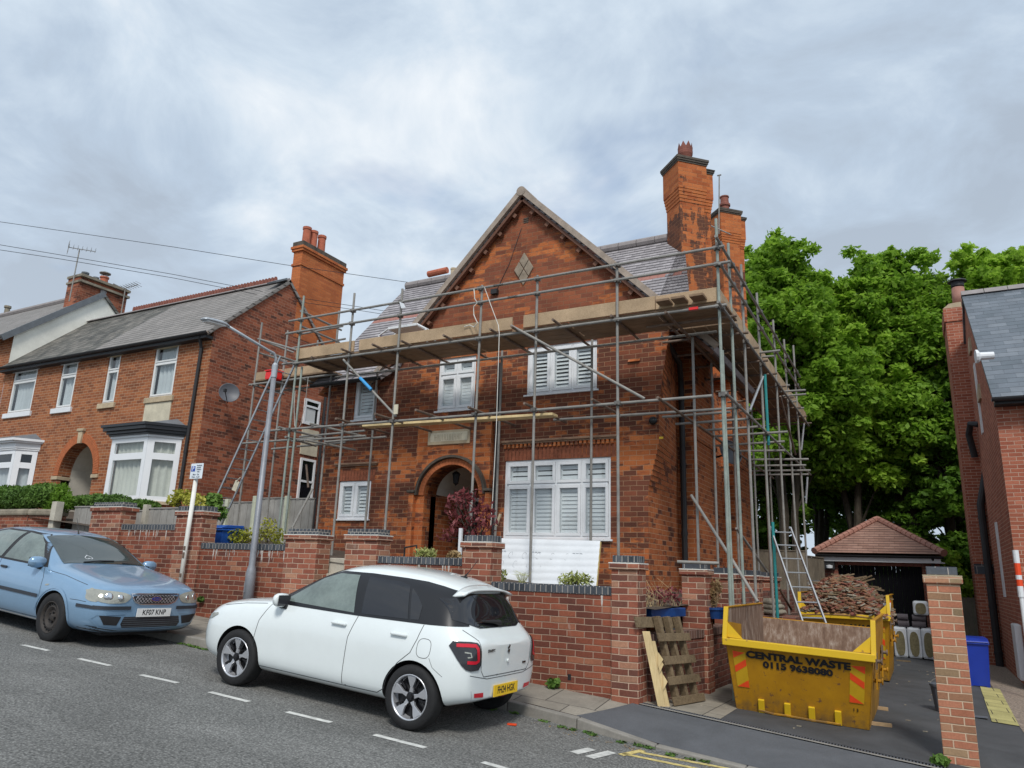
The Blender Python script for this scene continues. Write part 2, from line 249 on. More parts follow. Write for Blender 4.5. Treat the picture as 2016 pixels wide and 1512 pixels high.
def flagmat(name, c, w, h, rot=0):
    s = NT(name); p = s.pos(); x = s.n('ShaderNodeSeparateXYZ'); s.l(p, x.inputs[0]); X, Y = x.outputs[0], x.outputs[1]
    u = s.math('ADD', s.math('MULTIPLY', X, cos(rot)), s.math('MULTIPLY', Y, sin(rot))); v = s.math('SUBTRACT', s.math('MULTIPLY', Y, cos(rot)), s.math('MULTIPLY', X, sin(rot)))
    br, rnd, cell = brickcell(s, u, v, w, h, .012); n = s.noise(p, 3, 5, .65); n2 = s.noise(p, 60, 3, .6)
    k = s.math('MULTIPLY', s.mr(rnd, 0, 1, .86, 1.1), s.math('MULTIPLY', s.mr(n, .3, .7, .75, 1.15), s.mr(n2, .3, .7, .9, 1.1)))
    s.base(s.mix(br, (.05, .045, .04), s.vm('MULTIPLY', s.comb(k, k, k), c)), .9, 0, .25); s.bump(br, .5, .006)
flagmat('flags', (.27, .245, .205), .62, .62, R(2.5)); flagmat('drive_flags', (.30, .27, .22), .9, .4, R(90)); flagmat('yellow_flags', (.42, .38, .16), .45, .45)
plain('kerb', (.24, .225, .20), .9, var=.2, vscale=4, bump=.4); plain('road_white', (.55, .55, .52), .8, var=.25, vscale=14); plain('road_yellow', (.52, .42, .16), .8, var=.35, vscale=16); plain('gravel', (.24, .19, .15), .9, var=.6, vscale=30, bump=1)

# skip paint, rusted inside
s = NT('skip_yellow'); p = s.pos(True); n1 = s.noise(p, 2.5, 6, .65); n2 = s.noise(p, 14, 4, .7); c = s.mix(s.mr(n1, .3, .7), (.36, .165, .004), (.49, .24, .005)); c = s.mix(s.mr(n2, .615, .67), c, (.15, .07, .03)); mps = s.n('ShaderNodeMapping'); s.l(p, mps.inputs[0]); mps.inputs[3].default_value = (6, 6, .8); c = s.mix(s.mr(s.noise(mps.outputs[0], 3, 5, .7), .58, .78, 0, .65), c, (.20, .11, .03)); zz_ = s.n('ShaderNodeSeparateXYZ'); s.l(p, zz_.inputs[0])
c = s.mix(s.math('MULTIPLY', s.mr(zz_.outputs[2], .0, .3, .8, 0), s.mr(s.noise(p, 6, 5, .7), .35, .6)), c, (.11, .07, .035)); s.base(c, .55, 0, .4)
s = NT('skip_bright'); p = s.pos(True); c = s.mix(s.mr(s.noise(p, 10, 5, .7), .62, .68), (.66, .42, .01), (.30, .16, .04)); s.base(c, .5)
s = NT('skip_inside'); p = s.pos(True); mp = s.n('ShaderNodeMapping'); s.l(p, mp.inputs[0]); mp.inputs[3].default_value = (3, 3, .6); n1 = s.noise(mp.outputs[0], 5, 6, .7); c = s.ramp(n1, [(.3, (.10, .055, .035)), (.5, (.20, .125, .085)), (.62, (.30, .225, .175)), (.75, (.45, .40, .34))]); s.base(c, .85)
plain('hazard_red', (.80, .07, .012), .4, var=.08); plain('hazard_yellow', (.55, .33, .01), .4, var=.08)
# glass
def glass(name, refl, tint, rough=.02):
    s = NT(name); s.t.nodes.remove(s.b); g = s.n('ShaderNodeBsdfGlossy'); g.inputs[1].default_value = rough; t = s.n('ShaderNodeBsdfTransparent'); t.inputs[0].default_value = (*tint, 1)
    lw = s.n('ShaderNodeLayerWeight'); f = s.math('MULTIPLY_ADD', s.math('POWER', lw.outputs['Facing'], 4.0), .9, refl+.05, clamp=True); mxs = s.n('ShaderNodeMixShader'); s.l(f, mxs.inputs[0]); s.l(t.outputs[0], mxs.inputs[1]); s.l(g.outputs[0], mxs.inputs[2]); s.l(mxs.outputs[0], s.o.inputs[0])
glass('window_glass', .03, (.88, .91, .92)); glass('headlight_glass', .12, (.95, .95, .95))
plain('car_glass', (.045, .058, .056), .04, 0, var=.05, spec=.9); plain('privacy_glass', (.012, .012, .015), .04, spec=.8); plain('clear_glass_car', (.15, .185, .17), .04, var=.25, vscale=2.5, spec=.9, obj=True); plain('head_lens', (.40, .40, .35), .1, .35, var=.18, vscale=5, obj=True)
# ---------------------------------------------------------------- mesh helpers
class MB:
    def __init__(s): s.v = []; s.f = []
    def add(s, vs, fs):
        o = len(s.v); s.v += [tuple(q) for q in vs]; s.f += [tuple(i+o for i in f) for f in fs]; return s
    def quad(s, a, b, c, d): return s.add((a, b, c, d), ((0, 1, 2, 3),))
    def poly(s, pts): return s.add(pts, (tuple(range(len(pts))),))
    def box(s, x0, x1, y0, y1, z0, z1):
        return s.add([(x, y, z) for z in (z0, z1) for x, y in ((x0, y0), (x1, y0), (x1, y1), (x0, y1))],
                     ((0, 3, 2, 1), (4, 5, 6, 7), (0, 1, 5, 4), (1, 2, 6, 5), (2, 3, 7, 6), (3, 0, 4, 7)))
    def obox(s, c, ax, ay, az):   # centre, half axis vectors
        c, ax, ay, az = V(c), V(ax), V(ay), V(az)
        return s.add([c+ax*i+ay*j+az*k for k in (-1, 1) for i, j in ((-1, -1), (1, -1), (1, 1), (-1, 1))],
                     ((0, 3, 2, 1), (4, 5, 6, 7), (0, 1, 5, 4), (1, 2, 6, 5), (2, 3, 7, 6), (3, 0, 4, 7)))
    def plank(s, a, b, w, t, up=(0, 0, 1)):   # board from a to b, width w (sideways), thickness t (up)
        a, b = V(a), V(b); d = (b-a); l = d.length; d.normalize(); sd = d.cross(V(up)).normalized(); u = sd.cross(d)
        return s.obox((a+b)/2, d*l/2, sd*w/2, u*t/2)
    def tube(s, a, b, r, n=8, r2=None, cap=True):
        a, b = V(a), V(b); d = (b-a).normalized(); x = d.orthogonal().normalized(); y = d.cross(x); r2 = r if r2 is None else r2
        vs = [a+(x*cos(2*pi*i/n)+y*sin(2*pi*i/n))*r for i in range(n)]+[b+(x*cos(2*pi*i/n)+y*sin(2*pi*i/n))*r2 for i in range(n)]
        fs = [(i, (i+1) % n, n+(i+1) % n, n+i) for i in range(n)]
        if cap: fs += [tuple(range(n-1, -1, -1)), tuple(range(n, 2*n))]
        return s.add(vs, fs)
    def path(s, pts, r, n=6):
        pts = [V(p) for p in pts]; vs = []; m = len(pts); rs = r if isinstance(r, (list, tuple)) else [r]*m
        ref = V((0.13, .31, .94))
        for i, p in enumerate(pts):
            d = (pts[min(i+1, m-1)]-pts[max(i-1, 0)]).normalized(); x = d.cross(ref)
            if x.length < .05: x = d.cross(V((1, 0, 0)))
            x.normalize(); y = d.cross(x); vs += [p+(x*cos(2*pi*k/n)+y*sin(2*pi*k/n))*rs[i] for k in range(n)]
        fs = [(i*n+k, i*n+(k+1) % n, (i+1)*n+(k+1) % n, (i+1)*n+k) for i in range(m-1) for k in range(n)]
        fs += [tuple(range(n-1, -1, -1)), tuple(range((m-1)*n, m*n))]
        return s.add(vs, fs)
    def lathe(s, prof, c, ax=(0, 0, 1), n=20):   # prof [(r,h)]
        c = V(c); a = V(ax).normalized(); x = a.orthogonal().normalized(); y = a.cross(x); vs = []
        for r, h in prof: vs += [c+a*h+(x*cos(2*pi*k/n)+y*sin(2*pi*k/n))*r for k in range(n)]
        m = len(prof); fs = [(i*n+k, i*n+(k+1) % n, (i+1)*n+(k+1) % n, (i+1)*n+k) for i in range(m-1) for k in range(n)]
        if prof[0][0] > 1e-4: fs.append(tuple(range(n-1, -1, -1)))
        if prof[-1][0] > 1e-4: fs.append(tuple(range((m-1)*n, m*n)))
        return s.add(vs, fs)
    def prism(s, pts, ext):      # planar outline extruded by vector
        pts = [V(p) for p in pts]; e = V(ext); n = len(pts)
        s.add(pts+[p+e for p in pts], [tuple(range(n-1, -1, -1)), tuple(range(n, 2*n))]+[(i, (i+1) % n, n+(i+1) % n, n+i) for i in range(n)]); return s
    def grid(s, f, nu, nv):      # f(u,v)->point, u,v in 0..1
        vs = [f(i/nu, j/nv) for j in range(nv+1) for i in range(nu+1)]
        return s.add(vs, [(j*(nu+1)+i, j*(nu+1)+i+1, (j+1)*(nu+1)+i+1, (j+1)*(nu+1)+i) for j in range(nv) for i in range(nu)])
    def build(s, name, mat, parent=None, smooth=False, bevel=0, fix=True):
        me = bpy.data.meshes.new(name); me.from_pydata(s.v, [], s.f); me.validate()
        if fix:
            bm = bmesh.new(); bm.from_mesh(me); bmesh.ops.recalc_face_normals(bm, faces=bm.faces); bm.to_mesh(me); bm.free()
        return mkobj(name, me, mat, parent, smooth, bevel)

def mkobj(name, me, mat, parent=None, smooth=False, bevel=0):
    if mat: me.materials.append(MAT[mat] if isinstance(mat, str) else mat)
    if smooth: me.polygons.foreach_set('use_smooth', [True]*len(me.polygons))
    o = bpy.data.objects.new(name, me); COL.objects.link(o)
    if parent is not None:
        o.parent = parent
        if parent.type == 'EMPTY' or True:
            o.matrix_parent_inverse = wm(parent).inverted()
    if bevel:
        b = o.modifiers.new('bevel', 'BEVEL'); b.width = bevel; b.segments = 2; b.limit_method = 'ANGLE'; b.angle_limit = R(40)
    return o
def wm(o):
    m = M.LocRotScale(o.location, o.rotation_euler, o.scale)
    return wm(o.parent) @ o.matrix_parent_inverse @ m if o.parent else m
def tag(o, label=None, cat=None, group=None, kind=None):
    if label: o['label'] = label
    if cat: o['category'] = cat
    if group: o['group'] = group
    if kind: o['kind'] = kind
    return o
def thing(name, loc, label, cat, group=None, rot=(0, 0, 0)):
    o = bpy.data.objects.new(name, None); COL.objects.link(o); o.location = loc; o.rotation_euler = rot; o.empty_display_size = .2
    return tag(o, label, cat, group)
def struct(o): o['kind'] = 'structure'; return o
def copy_tree(o, parent=None):
    c = o.copy(); COL.objects.link(c)
    if parent is not None: c.parent = parent
    for ch in [k for k in o.children]: copy_tree(ch, c)
    return c
def local(o):     # children were built around the origin: drop parent inverse so the thing can be moved
    for ch in o.children: ch.matrix_parent_inverse = M.Identity(); local(ch)
def text(s, size, mat, mtx, parent, name='lettering', bold=0, sx=1, ext=.0008, shear=0, lsp=1):
    cu = bpy.data.curves.new('t', 'FONT'); cu.body = s; cu.size = size; cu.align_x = 'CENTER'; cu.align_y = 'CENTER'; cu.offset = bold; cu.extrude = ext; cu.shear = shear; cu.space_line = lsp; cu.resolution_u = 4
    ob = bpy.data.objects.new('t', cu); COL.objects.link(ob); dg = C.evaluated_depsgraph_get(); me = bpy.data.meshes.new_from_object(ob.evaluated_get(dg)); bpy.data.objects.remove(ob); bpy.data.curves.remove(cu)
    me.transform(mtx @ M.Diagonal((sx, 1, 1, 1))); return mkobj(name, me, mat, parent)
def frame(o, x, y, n):  # matrix with columns right, up, normal at origin o
    x, y, n = V(x).normalized(), V(y).normalized(), V(n).normalized(); return M(((x.x, y.x, n.x, o[0]), (x.y, y.y, n.y, o[1]), (x.z, y.z, n.z, o[2]), (0, 0, 0, 1)))

def leaves(name, clumps, n, size, mat, parent=None, seed=1, shell=.5, flat=.5, asp=.55):
    """n leaf faces spread through ellipsoid clumps [(x,y,z,rx,ry,rz)]"""
    g = np.random.default_rng(seed); cl = np.array(clumps, float); wts = (cl[:, 3]*cl[:, 4]*cl[:, 5])**.75; k = g.choice(len(cl), n, p=wts/wts.sum())
    d = g.normal(size=(n, 3)); d /= np.linalg.norm(d, axis=1)[:, None]; rr = g.random(n)**shell
    P = cl[k, :3]+d*cl[k, 3:6]*rr[:, None]
    nr = g.normal(size=(n, 3))*(1-flat*.4); nr[:, 2] += flat*1.6; nr += d*.5; nr /= np.linalg.norm(nr, axis=1)[:, None]
    t = np.cross(nr, g.normal(size=(n, 3))); t /= np.linalg.norm(t, axis=1)[:, None]; b = np.cross(nr, t)
    sz = size*(.6+.8*g.random(n))[:, None]; dr = -.35*nr*sz
    A = P-t*sz; B = P+b*sz*asp+dr*.3; Cc = P+t*sz; D = P-b*sz*asp+dr*.3
    vs = np.stack([A, B, Cc, D], 1).reshape(-1, 3); me = bpy.data.meshes.new(name)
    me.vertices.add(4*n); me.vertices.foreach_set('co', vs.ravel()); me.loops.add(4*n); me.loops.foreach_set('vertex_index', np.arange(4*n)); me.polygons.add(n)
    me.polygons.foreach_set('loop_start', np.arange(n)*4); me.polygons.foreach_set('loop_total', np.full(n, 4)); me.update()
    return mkobj(name, me, mat, parent)

# ---------------------------------------------------------------- the ground
def cx(x): return max(-70, min(10, x))
def gz(x, y=6.4): return -1.558-.074*(cx(x)+4.51)-.01*(max(-12, min(y, 9))-6.4)        # road surface
def gdz(x):       # raised garden soil
    return -.33-.085*(max(-60, min(x, -3))+3.3)
def kerb_y(x): return 7.78+(x+9.4)*.072 if x < -4.2 else (8.154-(x+4.2)*.12 if x < -3 else 8.01-(x+3)*.06)
def wall_z(x): return -1.485-.0722*(x+3.147)                                # pavement at the garden wall
W_Y = 9.1
g = MB(); xs = [-400, -70, -40, -20, -12, -6, -3, 3, 10, 400]
g.grid(lambda u, v: (lambda x, y: (x, y, gz(x)-.35-(.0 if y < 9 else 0)))(-400+800*u, -300+900*v), 80, 30)
struct(g.build('ground', 'tarmac'))
def road_pt(u, v): x = -75+105*u; y1 = kerb_y(x); return (x, -14+(y1+14)*v, gz(x, -14+(y1+14)*v))
struct(MB().grid(road_pt, 210, 12).build('road', 'asphalt', smooth=True))
# kerb stones: full height uphill, dropping towards the driveway
def kerb_h(x): return .11 if x < -3.6 else max(.025, .11-(x+3.6)*.085)
def pav_z(x, v):   # v 0 at the kerb top, 1 at the wall
    z0 = gz(x, kerb_y(x))+kerb_h(x); z1 = wall_z(x) if x < -3.15 else -1.49-.088*(x+3.15)
    return z0*(1-v)+z1*v
kb = MB()
def kstrip(m, x0, x1, n, oy0, oy1, dz):
    for i in range(n):
        a, b = x0+(x1-x0)*i/n+.004, x0+(x1-x0)*(i+1)/n-.004
        za, zb = pav_z(a, 0)+dz, pav_z(b, 0)+dz; ya, yb = kerb_y(a), kerb_y(b); bt = .2
        m.add([(a, ya+oy0, za-bt), (b, yb+oy0, zb-bt), (b, yb+oy1, zb-bt), (a, ya+oy1, za-bt), (a, ya+oy0+.01, za), (b, yb+oy0+.01, zb), (b, yb+oy1, zb), (a, ya+oy1, za)],
              ((0, 3, 2, 1), (4, 5, 6, 7), (0, 1, 5, 4), (1, 2, 6, 5), (2, 3, 7, 6), (3, 0, 4, 7)))
kstrip(kb, -60, 12, 79, 0, .125, 0)
struct(kb.build('kerb', 'kerb', bevel=.012))
def pave(x0, x1, n, mat, name, dz=-.004, y1=W_Y+.12):
    return struct(MB().grid(lambda u, v: (lambda x: (x, (kerb_y(x)+.125)*(1-v)+y1*v, pav_z(x, v)+dz))(x0+(x1-x0)*u), n, 4).build(name, mat, smooth=True))
pave(-60, -3.55, 100, 'flags', 'pavement')
# dropped crossing: edge runs diagonally from wall corner to the kerb
def cross_pt(u, v):
    xl = -3.55+.36*(v); x = xl+(12-xl)*u; return (x, (kerb_y(x)+.125)*(1-v)+9.05*v, pav_z(x, v)-.002)
struct(MB().grid(cross_pt, 60, 4).build('dropped_crossing', 'tarmac_light', smooth=True))
struct(MB().grid(lambda u, v: (lambda x: (x, (kerb_y(x)+.125)*(1-v)+9.22*v, pav_z(x, v)-.006))(-3.6+.5*u), 4, 4).build('pavement', 'flags'))
def zd(x, y):      # driveway surface
    t = min(1, max(0, (y-9.15)/1.2)); z0 = -1.49-.088*(x+3.15); z1 = -1.615-.045*(x+1.5)-.006*(y-10.3); 
    if x > .4: z1 -= 0.02*(x-.4)
    return z0*(1-t)+z1*t
DRAIN_Y = 9.13
struct(MB().grid(lambda u, v: (-3.2+(30*u if v*0 == 0 else 0), 9.23+22*v**1.5, zd(-3.2+30*u, 9.23+22*v**1.5)), 60, 40).build('driveway', 'tarmac', smooth=True))
# flagged strip beside the garden wall
struct(MB().grid(lambda u, v: (lambda y: (lambda x: (x, y, zd(x, y)+.004))(-3.2+(.0+max(.25, 1.0-(y-9.23)*0.0))*u))(9.23+3.0*v) if True else 0, 6, 12).build('driveway_flags', 'drive_flags'))
# channel drain with grating
d = MB(); x = -3.14
dr = thing('channel_drain', (-1.5, DRAIN_Y, zd(-1.5, 9.15)), 'long black channel drain grating across the mouth of the driveway', 'drain')
MB().grid(lambda u, v: (-3.15+3.6*u, DRAIN_Y+.035+.055*v-.0, -1.494-.088*(3.6*u)), 30, 1).build('channel', 'black_matt', dr)
MB().grid(lambda u, v: (-3.15+3.6*u, DRAIN_Y-.07+.06*v, -1.482-.088*(3.6*u)), 30, 1).build('edge_strip', 'kerb', dr)
b = MB()
for i in range(120):
    x = -3.14+i*.03; z = -1.49-.088*(x+3.15); b.box(x, x+.014, DRAIN_Y-.005, DRAIN_Y+.10, z-.02, z+.002)
b.box(-3.15, .45, DRAIN_Y+.1, DRAIN_Y+.106, -1.9, -1.9); b.build('grating', 'grey_plastic', dr)
# painted bay line, end mark and yellow lines
mk = MB()
def mark(m, p, q, w, dz=.004):
    a, c = at_road(*p), at_road(*q); d = (c-a); d.z = 0; d.normalize(); n = V((-d.y, d.x, 0))*w/2
    m.grid(lambda u, v: (lambda r: (r.x, r.y, gz(r.x, r.y)+dz))(a+(c-a)*u+n*(2*v-1)), 6, 1)
def at_road(x, y): 
    d = ray(x, y); n = V((.074, .01, 1)); c0 = -1.558-.074*4.51+.01*6.4; return d*(c0/d.dot(n))
road_marks = thing('parking_bay_marking', at_road(450, 1372), 'broken white line of short dashes along the parking bay', 'road marking')
for p, q in (((-80, 1242), (-15, 1256)), ((44, 1270), (96, 1281.5)), ((155, 1297), (217, 1311)), ((277, 1329), (350, 1345)), ((413, 1363), (490, 1382)), ((565, 1402), (652, 1423)), ((737, 1447), (838, 1473)), ((950, 1501), (1050, 1530)), ((1165, 1475), (1130, 1483)), ((1205, 1481), (1160, 1492))):
    m_ = MB(); mark(m_, p, q, .075 if p[0] < 1100 else .10); m_.build('dash', 'road_white', road_marks)
yl = thing('double_yellow_line', at_road(1300, 1500), 'faded double yellow lines starting beside the dropped kerb', 'road marking')
for p, q in (((1225, 1484), (1420, 1524)), ((1262, 1482), (1440, 1515)), ((1222, 1487), (1266, 1478))):
    m_ = MB(); mark(m_, p, q, .07); m_.build('line', 'road_yellow', yl)
# raised gardens, side path, gravel
struct(MB().grid(lambda u, v: (-60+57*u, W_Y+.28+14*v, gdz(-60+57*u)-.06*(1 if v < .1 else 0)), 60, 4).build('garden_ground', 'soil', smooth=True))
struct(MB().grid(lambda u, v: (lambda x, y: (x, y, zd(x, y)+.01))(.62+.30*u+.1*v, 12.3+4.4*v), 3, 4).build('side_path', 'yellow_flags'))
struct(MB().grid(lambda u, v: (lambda x, y: (x, y, zd(x, y)+.006))(.92+.9*u, 10.5+14*v), 3, 8).build('gravel_strip', 'gravel'))
vt = MB(); a = at(1928, 1415, Z=-1.73); vt.obox((a.x, a.y, zd(a.x, a.y)+.016), (.10, 0, 0), (0, .07, 0), (0, 0, .004)); tag(vt.build('drain_cover', 'grey_plastic'), 'small grey drain cover on the yellow paving slabs', 'drain cover')

# ---------------------------------------------------------------- front garden wall and piers
gw = thing('garden_wall', (-7, W_Y, wall_z(-7)), 'long red brick garden wall with blue brick coping and capped piers, stepping up the hill', 'garden wall')
def wz(y, x): return at(x, y, W_Y).z
TH = .215
def wallseg(x0p, x1p, ytop0, ytop1):   # pixels at wall plane
    a = at(x0p, ytop0, W_Y); c = at(x1p, ytop1, W_Y); zt = (a.z+c.z)/2; x0, x1 = a.x, c.x
    m = MB(); zb0, zb1 = wall_z(x0)-.3, wall_z(x1)-.3; zc = zt-.108
    m.add([(x0, W_Y, zb0), (x1, W_Y, zb1), (x1, W_Y+TH, zb1), (x0, W_Y+TH, zb0), (x0, W_Y, zc), (x1, W_Y, zc), (x1, W_Y+TH, zc), (x0, W_Y+TH, zc)], ((0, 3, 2, 1), (4, 5, 6, 7), (0, 1, 5, 4), (1, 2, 6, 5), (2, 3, 7, 6), (3, 0, 4, 7)))
    m.build('wall', 'brick_garden', gw); MB().box(x0, x1, W_Y-.012, W_Y+TH+.012, zc, zt).build('coping', 'blue_brick', gw, bevel=.01); return x0, x1, zt
def pier(x0, x1, y0, y1, zb, ztop, par, mat='brick_pier', nm='pier', wide=False):   # ztop = top of blue cap
    MB().box(x0, x1, y0, y1, zb, ztop-.175).build(nm, mat, par, bevel=.006)
    MB().box(x0-.03, x1+.03, y0-.03, y1+.03, ztop-.175, ztop-.1).build('pier_band', mat, par, bevel=.012)
    MB().box(x0-.028, x1+.028, y0-.028, y1+.028, ztop-.1, ztop-.088).build('mortar_fillet', 'white_paint' if mat != 'brick_new' else 'stone', par)
    MB().box(x0+.01, x1-.01, y0+.01, y1-.01, ztop-.088, ztop).build('pier_cap', 'blue_brick_wide' if wide else 'blue_brick', par, bevel=.008)
wallseg(958, 1206, 1144.5, 1155.5); wallseg(735, 915, 1093.5, 1099.5); wallseg(396, 570, 1069, 1070.5); wallseg(236, 356, 1032, 1032)
for xa, xb, yt in ((1203.5, 1255, 1093.5), (912, 968, 1053.5), (683, 745, 1041), (565, 627, 1041), (350.7, 402.8, 996), (184, 243, 988.5)):
    a, c = at(xa, yt, W_Y-.05), at(xb, yt, W_Y-.05)
    pier(a.x, c.x, W_Y-.05, W_Y+.27, wall_z(a.x)-.4, (a.z+c.z)/2, gw)
# steps in the gateway between the two left piers, lime runs under the coping
for k in range(5): xa, xb = at(627, 1050, W_Y).x, at(684, 1050, W_Y).x; zz_ = wall_z(xa)-.02+.245*(k+1); MB().box(xa-.02, xb+.02, W_Y+.02+.07*k, W_Y+.088+.07*k+(1.8 if k == 4 else 0), zz_-.5, zz_).build('step', 'concrete', gw, bevel=.01)
rr_ = random.Random(12)
for (xa, xb, yy, cnt) in ((236, 350, 1042, 16), (400, 565, 1080, 20), (740, 905, 1111, 6), (975, 1195, 1170, 3)):
    for k in range(cnt):
        p = at(rr_.uniform(xa, xb), yy, W_Y); w_ = rr_.uniform(.006, .022); l_ = rr_.uniform(.05, .30)**1.0; x_ = p.x; P_ = [(x_-w_, W_Y-.0025, p.z), (x_+w_, W_Y-.0025, p.z)]
        q_ = [(x_+w_*rr_.uniform(.3, 1), W_Y-.0025, p.z-l_*f_) for f_ in (.3, .6)]+[(x_, W_Y-.0025, p.z-l_)]+[(x_-w_*rr_.uniform(.2, 1), W_Y-.0025, p.z-l_*f_) for f_ in (.7, .35)]; MB().poly([P_[0], P_[1], *q_]).build('lime_run', 'lime', gw)
# weep holes in the lowest courses
for xp, yp in ((1121, 1333), (1219, 1343)):
    a = at(xp, yp, W_Y-.001); MB().box(a.x-.022, a.x+.022, W_Y-.004, W_Y-.001, a.z-.035, a.z+.035).build('weep_hole', 'dark_room', gw)
# side wall along the drive: three lengths and four piers
def prismwall(pts, z0, z1, th, mat, par, nm):
    for (xa, ya), (xb, yb) in zip(pts, pts[1:]):
        d = V((xb-xa, yb-ya, 0)).normalized(); n = V((d.y, -d.x, 0)); m = MB()
        m.obox(((xa+xb)/2-n.x*th/2, (ya+yb)/2-n.y*th/2, (z0+z1)/2), V((xb-xa, yb-ya, 0))/2, n*th/2, (0, 0, (z1-z0)/2)); m.build(nm, mat, par)
sw = thing('driveway_wall', (-2.7, 12, -1.6), 'low dark brick retaining wall with tall piers between the house and the driveway', 'garden wall')
SWP = [(-3.07, 9.37), (-2.80, 10.92), (-2.72, 13.3), (-2.6, 20.0)]
prismwall(SWP, -2.0, -.82, .22, 'brick_drive', sw, 'wall'); prismwall([(p[0]+.012, p[1]) for p in SWP], -.82, -.715, .24, 'soldier_dark', sw, 'coping')
a, c = at(1341, 1107, 10.93), at(1389, 1107, 10.93); pier(a.x, c.x, 10.93, 11.27, -1.6, a.z, sw, wide=True)
a, c = at(1403, 1117, 12.4), at(1447, 1117, 12.4); pier(a.x, c.x, 12.4, 12.75, -1.6, a.z, sw, wide=True)
a, c = at(1456, 1122, 14.1), at(1493, 1122, 14.1); pier(a.x, c.x, 14.1, 14.45, -1.6, a.z, sw, wide=True)
a, c = at(1495, 1126, 16.2), at(1529, 1126, 16.2); pier(a.x, c.x, 16.2, 16.55, -1.6, a.z, sw, wide=True)
a, c = at(1594, 1142, 19.0), at(1620, 1142, 19.0); pier(a.x, c.x, 19.0, 19.35, -1.6, a.z, sw, wide=True)
MB().box(-2.92, -2.72, 12.7, 19, -.715, -.22).build('wall', 'brick_drive', sw)
rp_ = thing('gate_pier', (.16, 9.4, -1.78), 'tall buff and red brick gate pier with blue brick cap, right of the driveway', 'brick pier')
a, c = at(1820, 1115, 9.4), at(1886, 1115, 9.4); pier(a.x+.0, c.x, 9.4, 9.73, -2.1, a.z, rp_, 'brick_new', wide=True)
# ---------------------------------------------------------------- windows and walls
def holes(m, x0, x1, z0, z1, y, ops, dep=.12):
    """front face in plane y with rectangular openings (x0,x1,z0,z1) and their reveals"""
    X = sorted({x0, x1, *[o[0] for o in ops], *[o[1] for o in ops]}); Z = sorted({z0, z1, *[o[2] for o in ops], *[o[3] for o in ops]})
    for a, b in zip(X, X[1:]):
        for c, d in zip(Z, Z[1:]):
            if any(o[0]-1e-6 <= a and b <= o[1]+1e-6 and o[2]-1e-6 <= c and d <= o[3]+1e-6 for o in ops): continue
            m.quad((a, y, c), (b, y, c), (b, y, d), (a, y, d))
    for a, b, c, d in ops:
        m.quad((a, y, c), (a, y+dep, c), (a, y+dep, d), (a, y, d)); m.quad((b, y, c), (b, y+dep, c), (b, y+dep, d), (b, y, d))
        m.quad((a, y, c), (b, y, c), (b, y+dep, c), (a, y+dep, c)); m.quad((a, y, d), (b, y, d), (b, y+dep, d), (a, y+dep, d))
def window(par, x0, x1, z0, z1, y, cols=2, trans=None, fill='louvre', fr='upvc', fw=.055, sash=.05, sill=True, top_sash=True, name='window', tilt=.35, half=None, depth=.07):
    """upvc window in plane y (front of the frame), facing -Y"""
    m = MB(); fy0, fy1 = y, y+depth
    def rect(m, a, b, c, d, w, y0, y1):
        m.box(a, b, y0, y1, c, c+w); m.box(a, b, y0, y1, d-w, d); m.box(a, a+w, y0, y1, c+w, d-w); m.box(b-w, b, y0, y1, c+w, d-w)
    rect(m, x0, x1, z0, z1, fw*.8, fy0, fy1); cw = (x1-x0-2*fw*.8)/cols; panes = []
    for i in range(cols):
        a = x0+fw*.8+i*cw; b = a+cw
        if i: m.box(a-.018, a+.018, fy0+.004, fy1, z0+fw*.8, z1-fw*.8)
        secs = [(z0+fw*.8, z1-fw*.8)] if trans is None else [(z0+fw*.8, trans-.018), (trans+.018, z1-fw*.8)]
        if trans is not None: m.box(a+.018, b-.018, fy0+.006, fy1, trans-.018, trans+.018)
        for c, d in secs:
            aa, bb = a+(.018 if i else 0)+.003, b-(.018 if i < cols-1 else 0)-.003; rect(m, aa, bb, c+.003, d-.003, sash, fy0-.012, fy1-.012); panes.append((aa+sash, bb-sash, c+.003+sash, d-.003-sash))
    f = m.build(name, fr, par, bevel=.004)
    for a, b, c, d in panes:
        MB().quad((a, y+.02, c), (b, y+.02, c), (b, y+.02, d), (a, y+.02, d)).build('pane', 'window_glass', f)
    lm = MB(); fi = 0
    if fill == 'louvre':
        for a, b, c, d in panes:
            n = max(2, int((d-c)/.07)); lm.box(a, a+.02, y+.06, y+.085, c, d); lm.box(b-.02, b, y+.06, y+.085, c, d)
            for k in range(n):
                zc = c+(k+.5)*(d-c)/n; t = tilt if (half is None or zc < half) else 1.3; lm.obox(((a+b)/2, y+.07, zc), ((b-a)/2-.015, 0, 0), (0, .036*sin(t), .036*cos(t)), (0, .004*cos(t), -.004*sin(t)))
        lm.build('louvre_blind', 'louvre', f)
    elif fill in ('curtain', 'net'):
        def cur(a, b, c, d, ph):
            n = 24; lm.grid(lambda u, v: (a+(b-a)*u, y+.13+.025*sin(u*(b-a)*38+ph)+.01*sin(u*60*(b-a)+v*2), c+(d-c)*v), n, 3)
        X0, X1 = panes[0][0]-.03, panes[-1][1]+.03
        if fill == 'net': cur(X0, X1, z0+.05, z1-.05, 1)
        else:
            w = (X1-X0); cur(X0, X0+w*.47, z0+.05, z1-.05, 0); cur(X0+w*.53, X1, z0+.05, z1-.05, 2)
        lm.build('curtain', 'curtain' if fill == 'curtain' else 'net', f, smooth=True)
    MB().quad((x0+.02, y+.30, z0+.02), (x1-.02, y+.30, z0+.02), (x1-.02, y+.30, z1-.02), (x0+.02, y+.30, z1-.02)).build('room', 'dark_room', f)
    if sill: MB().box(x0-.04, x1+.04, y-.07, y+.05, z0-.035, z0-.002).build('sill', fr, f, bevel=.006)
    return f
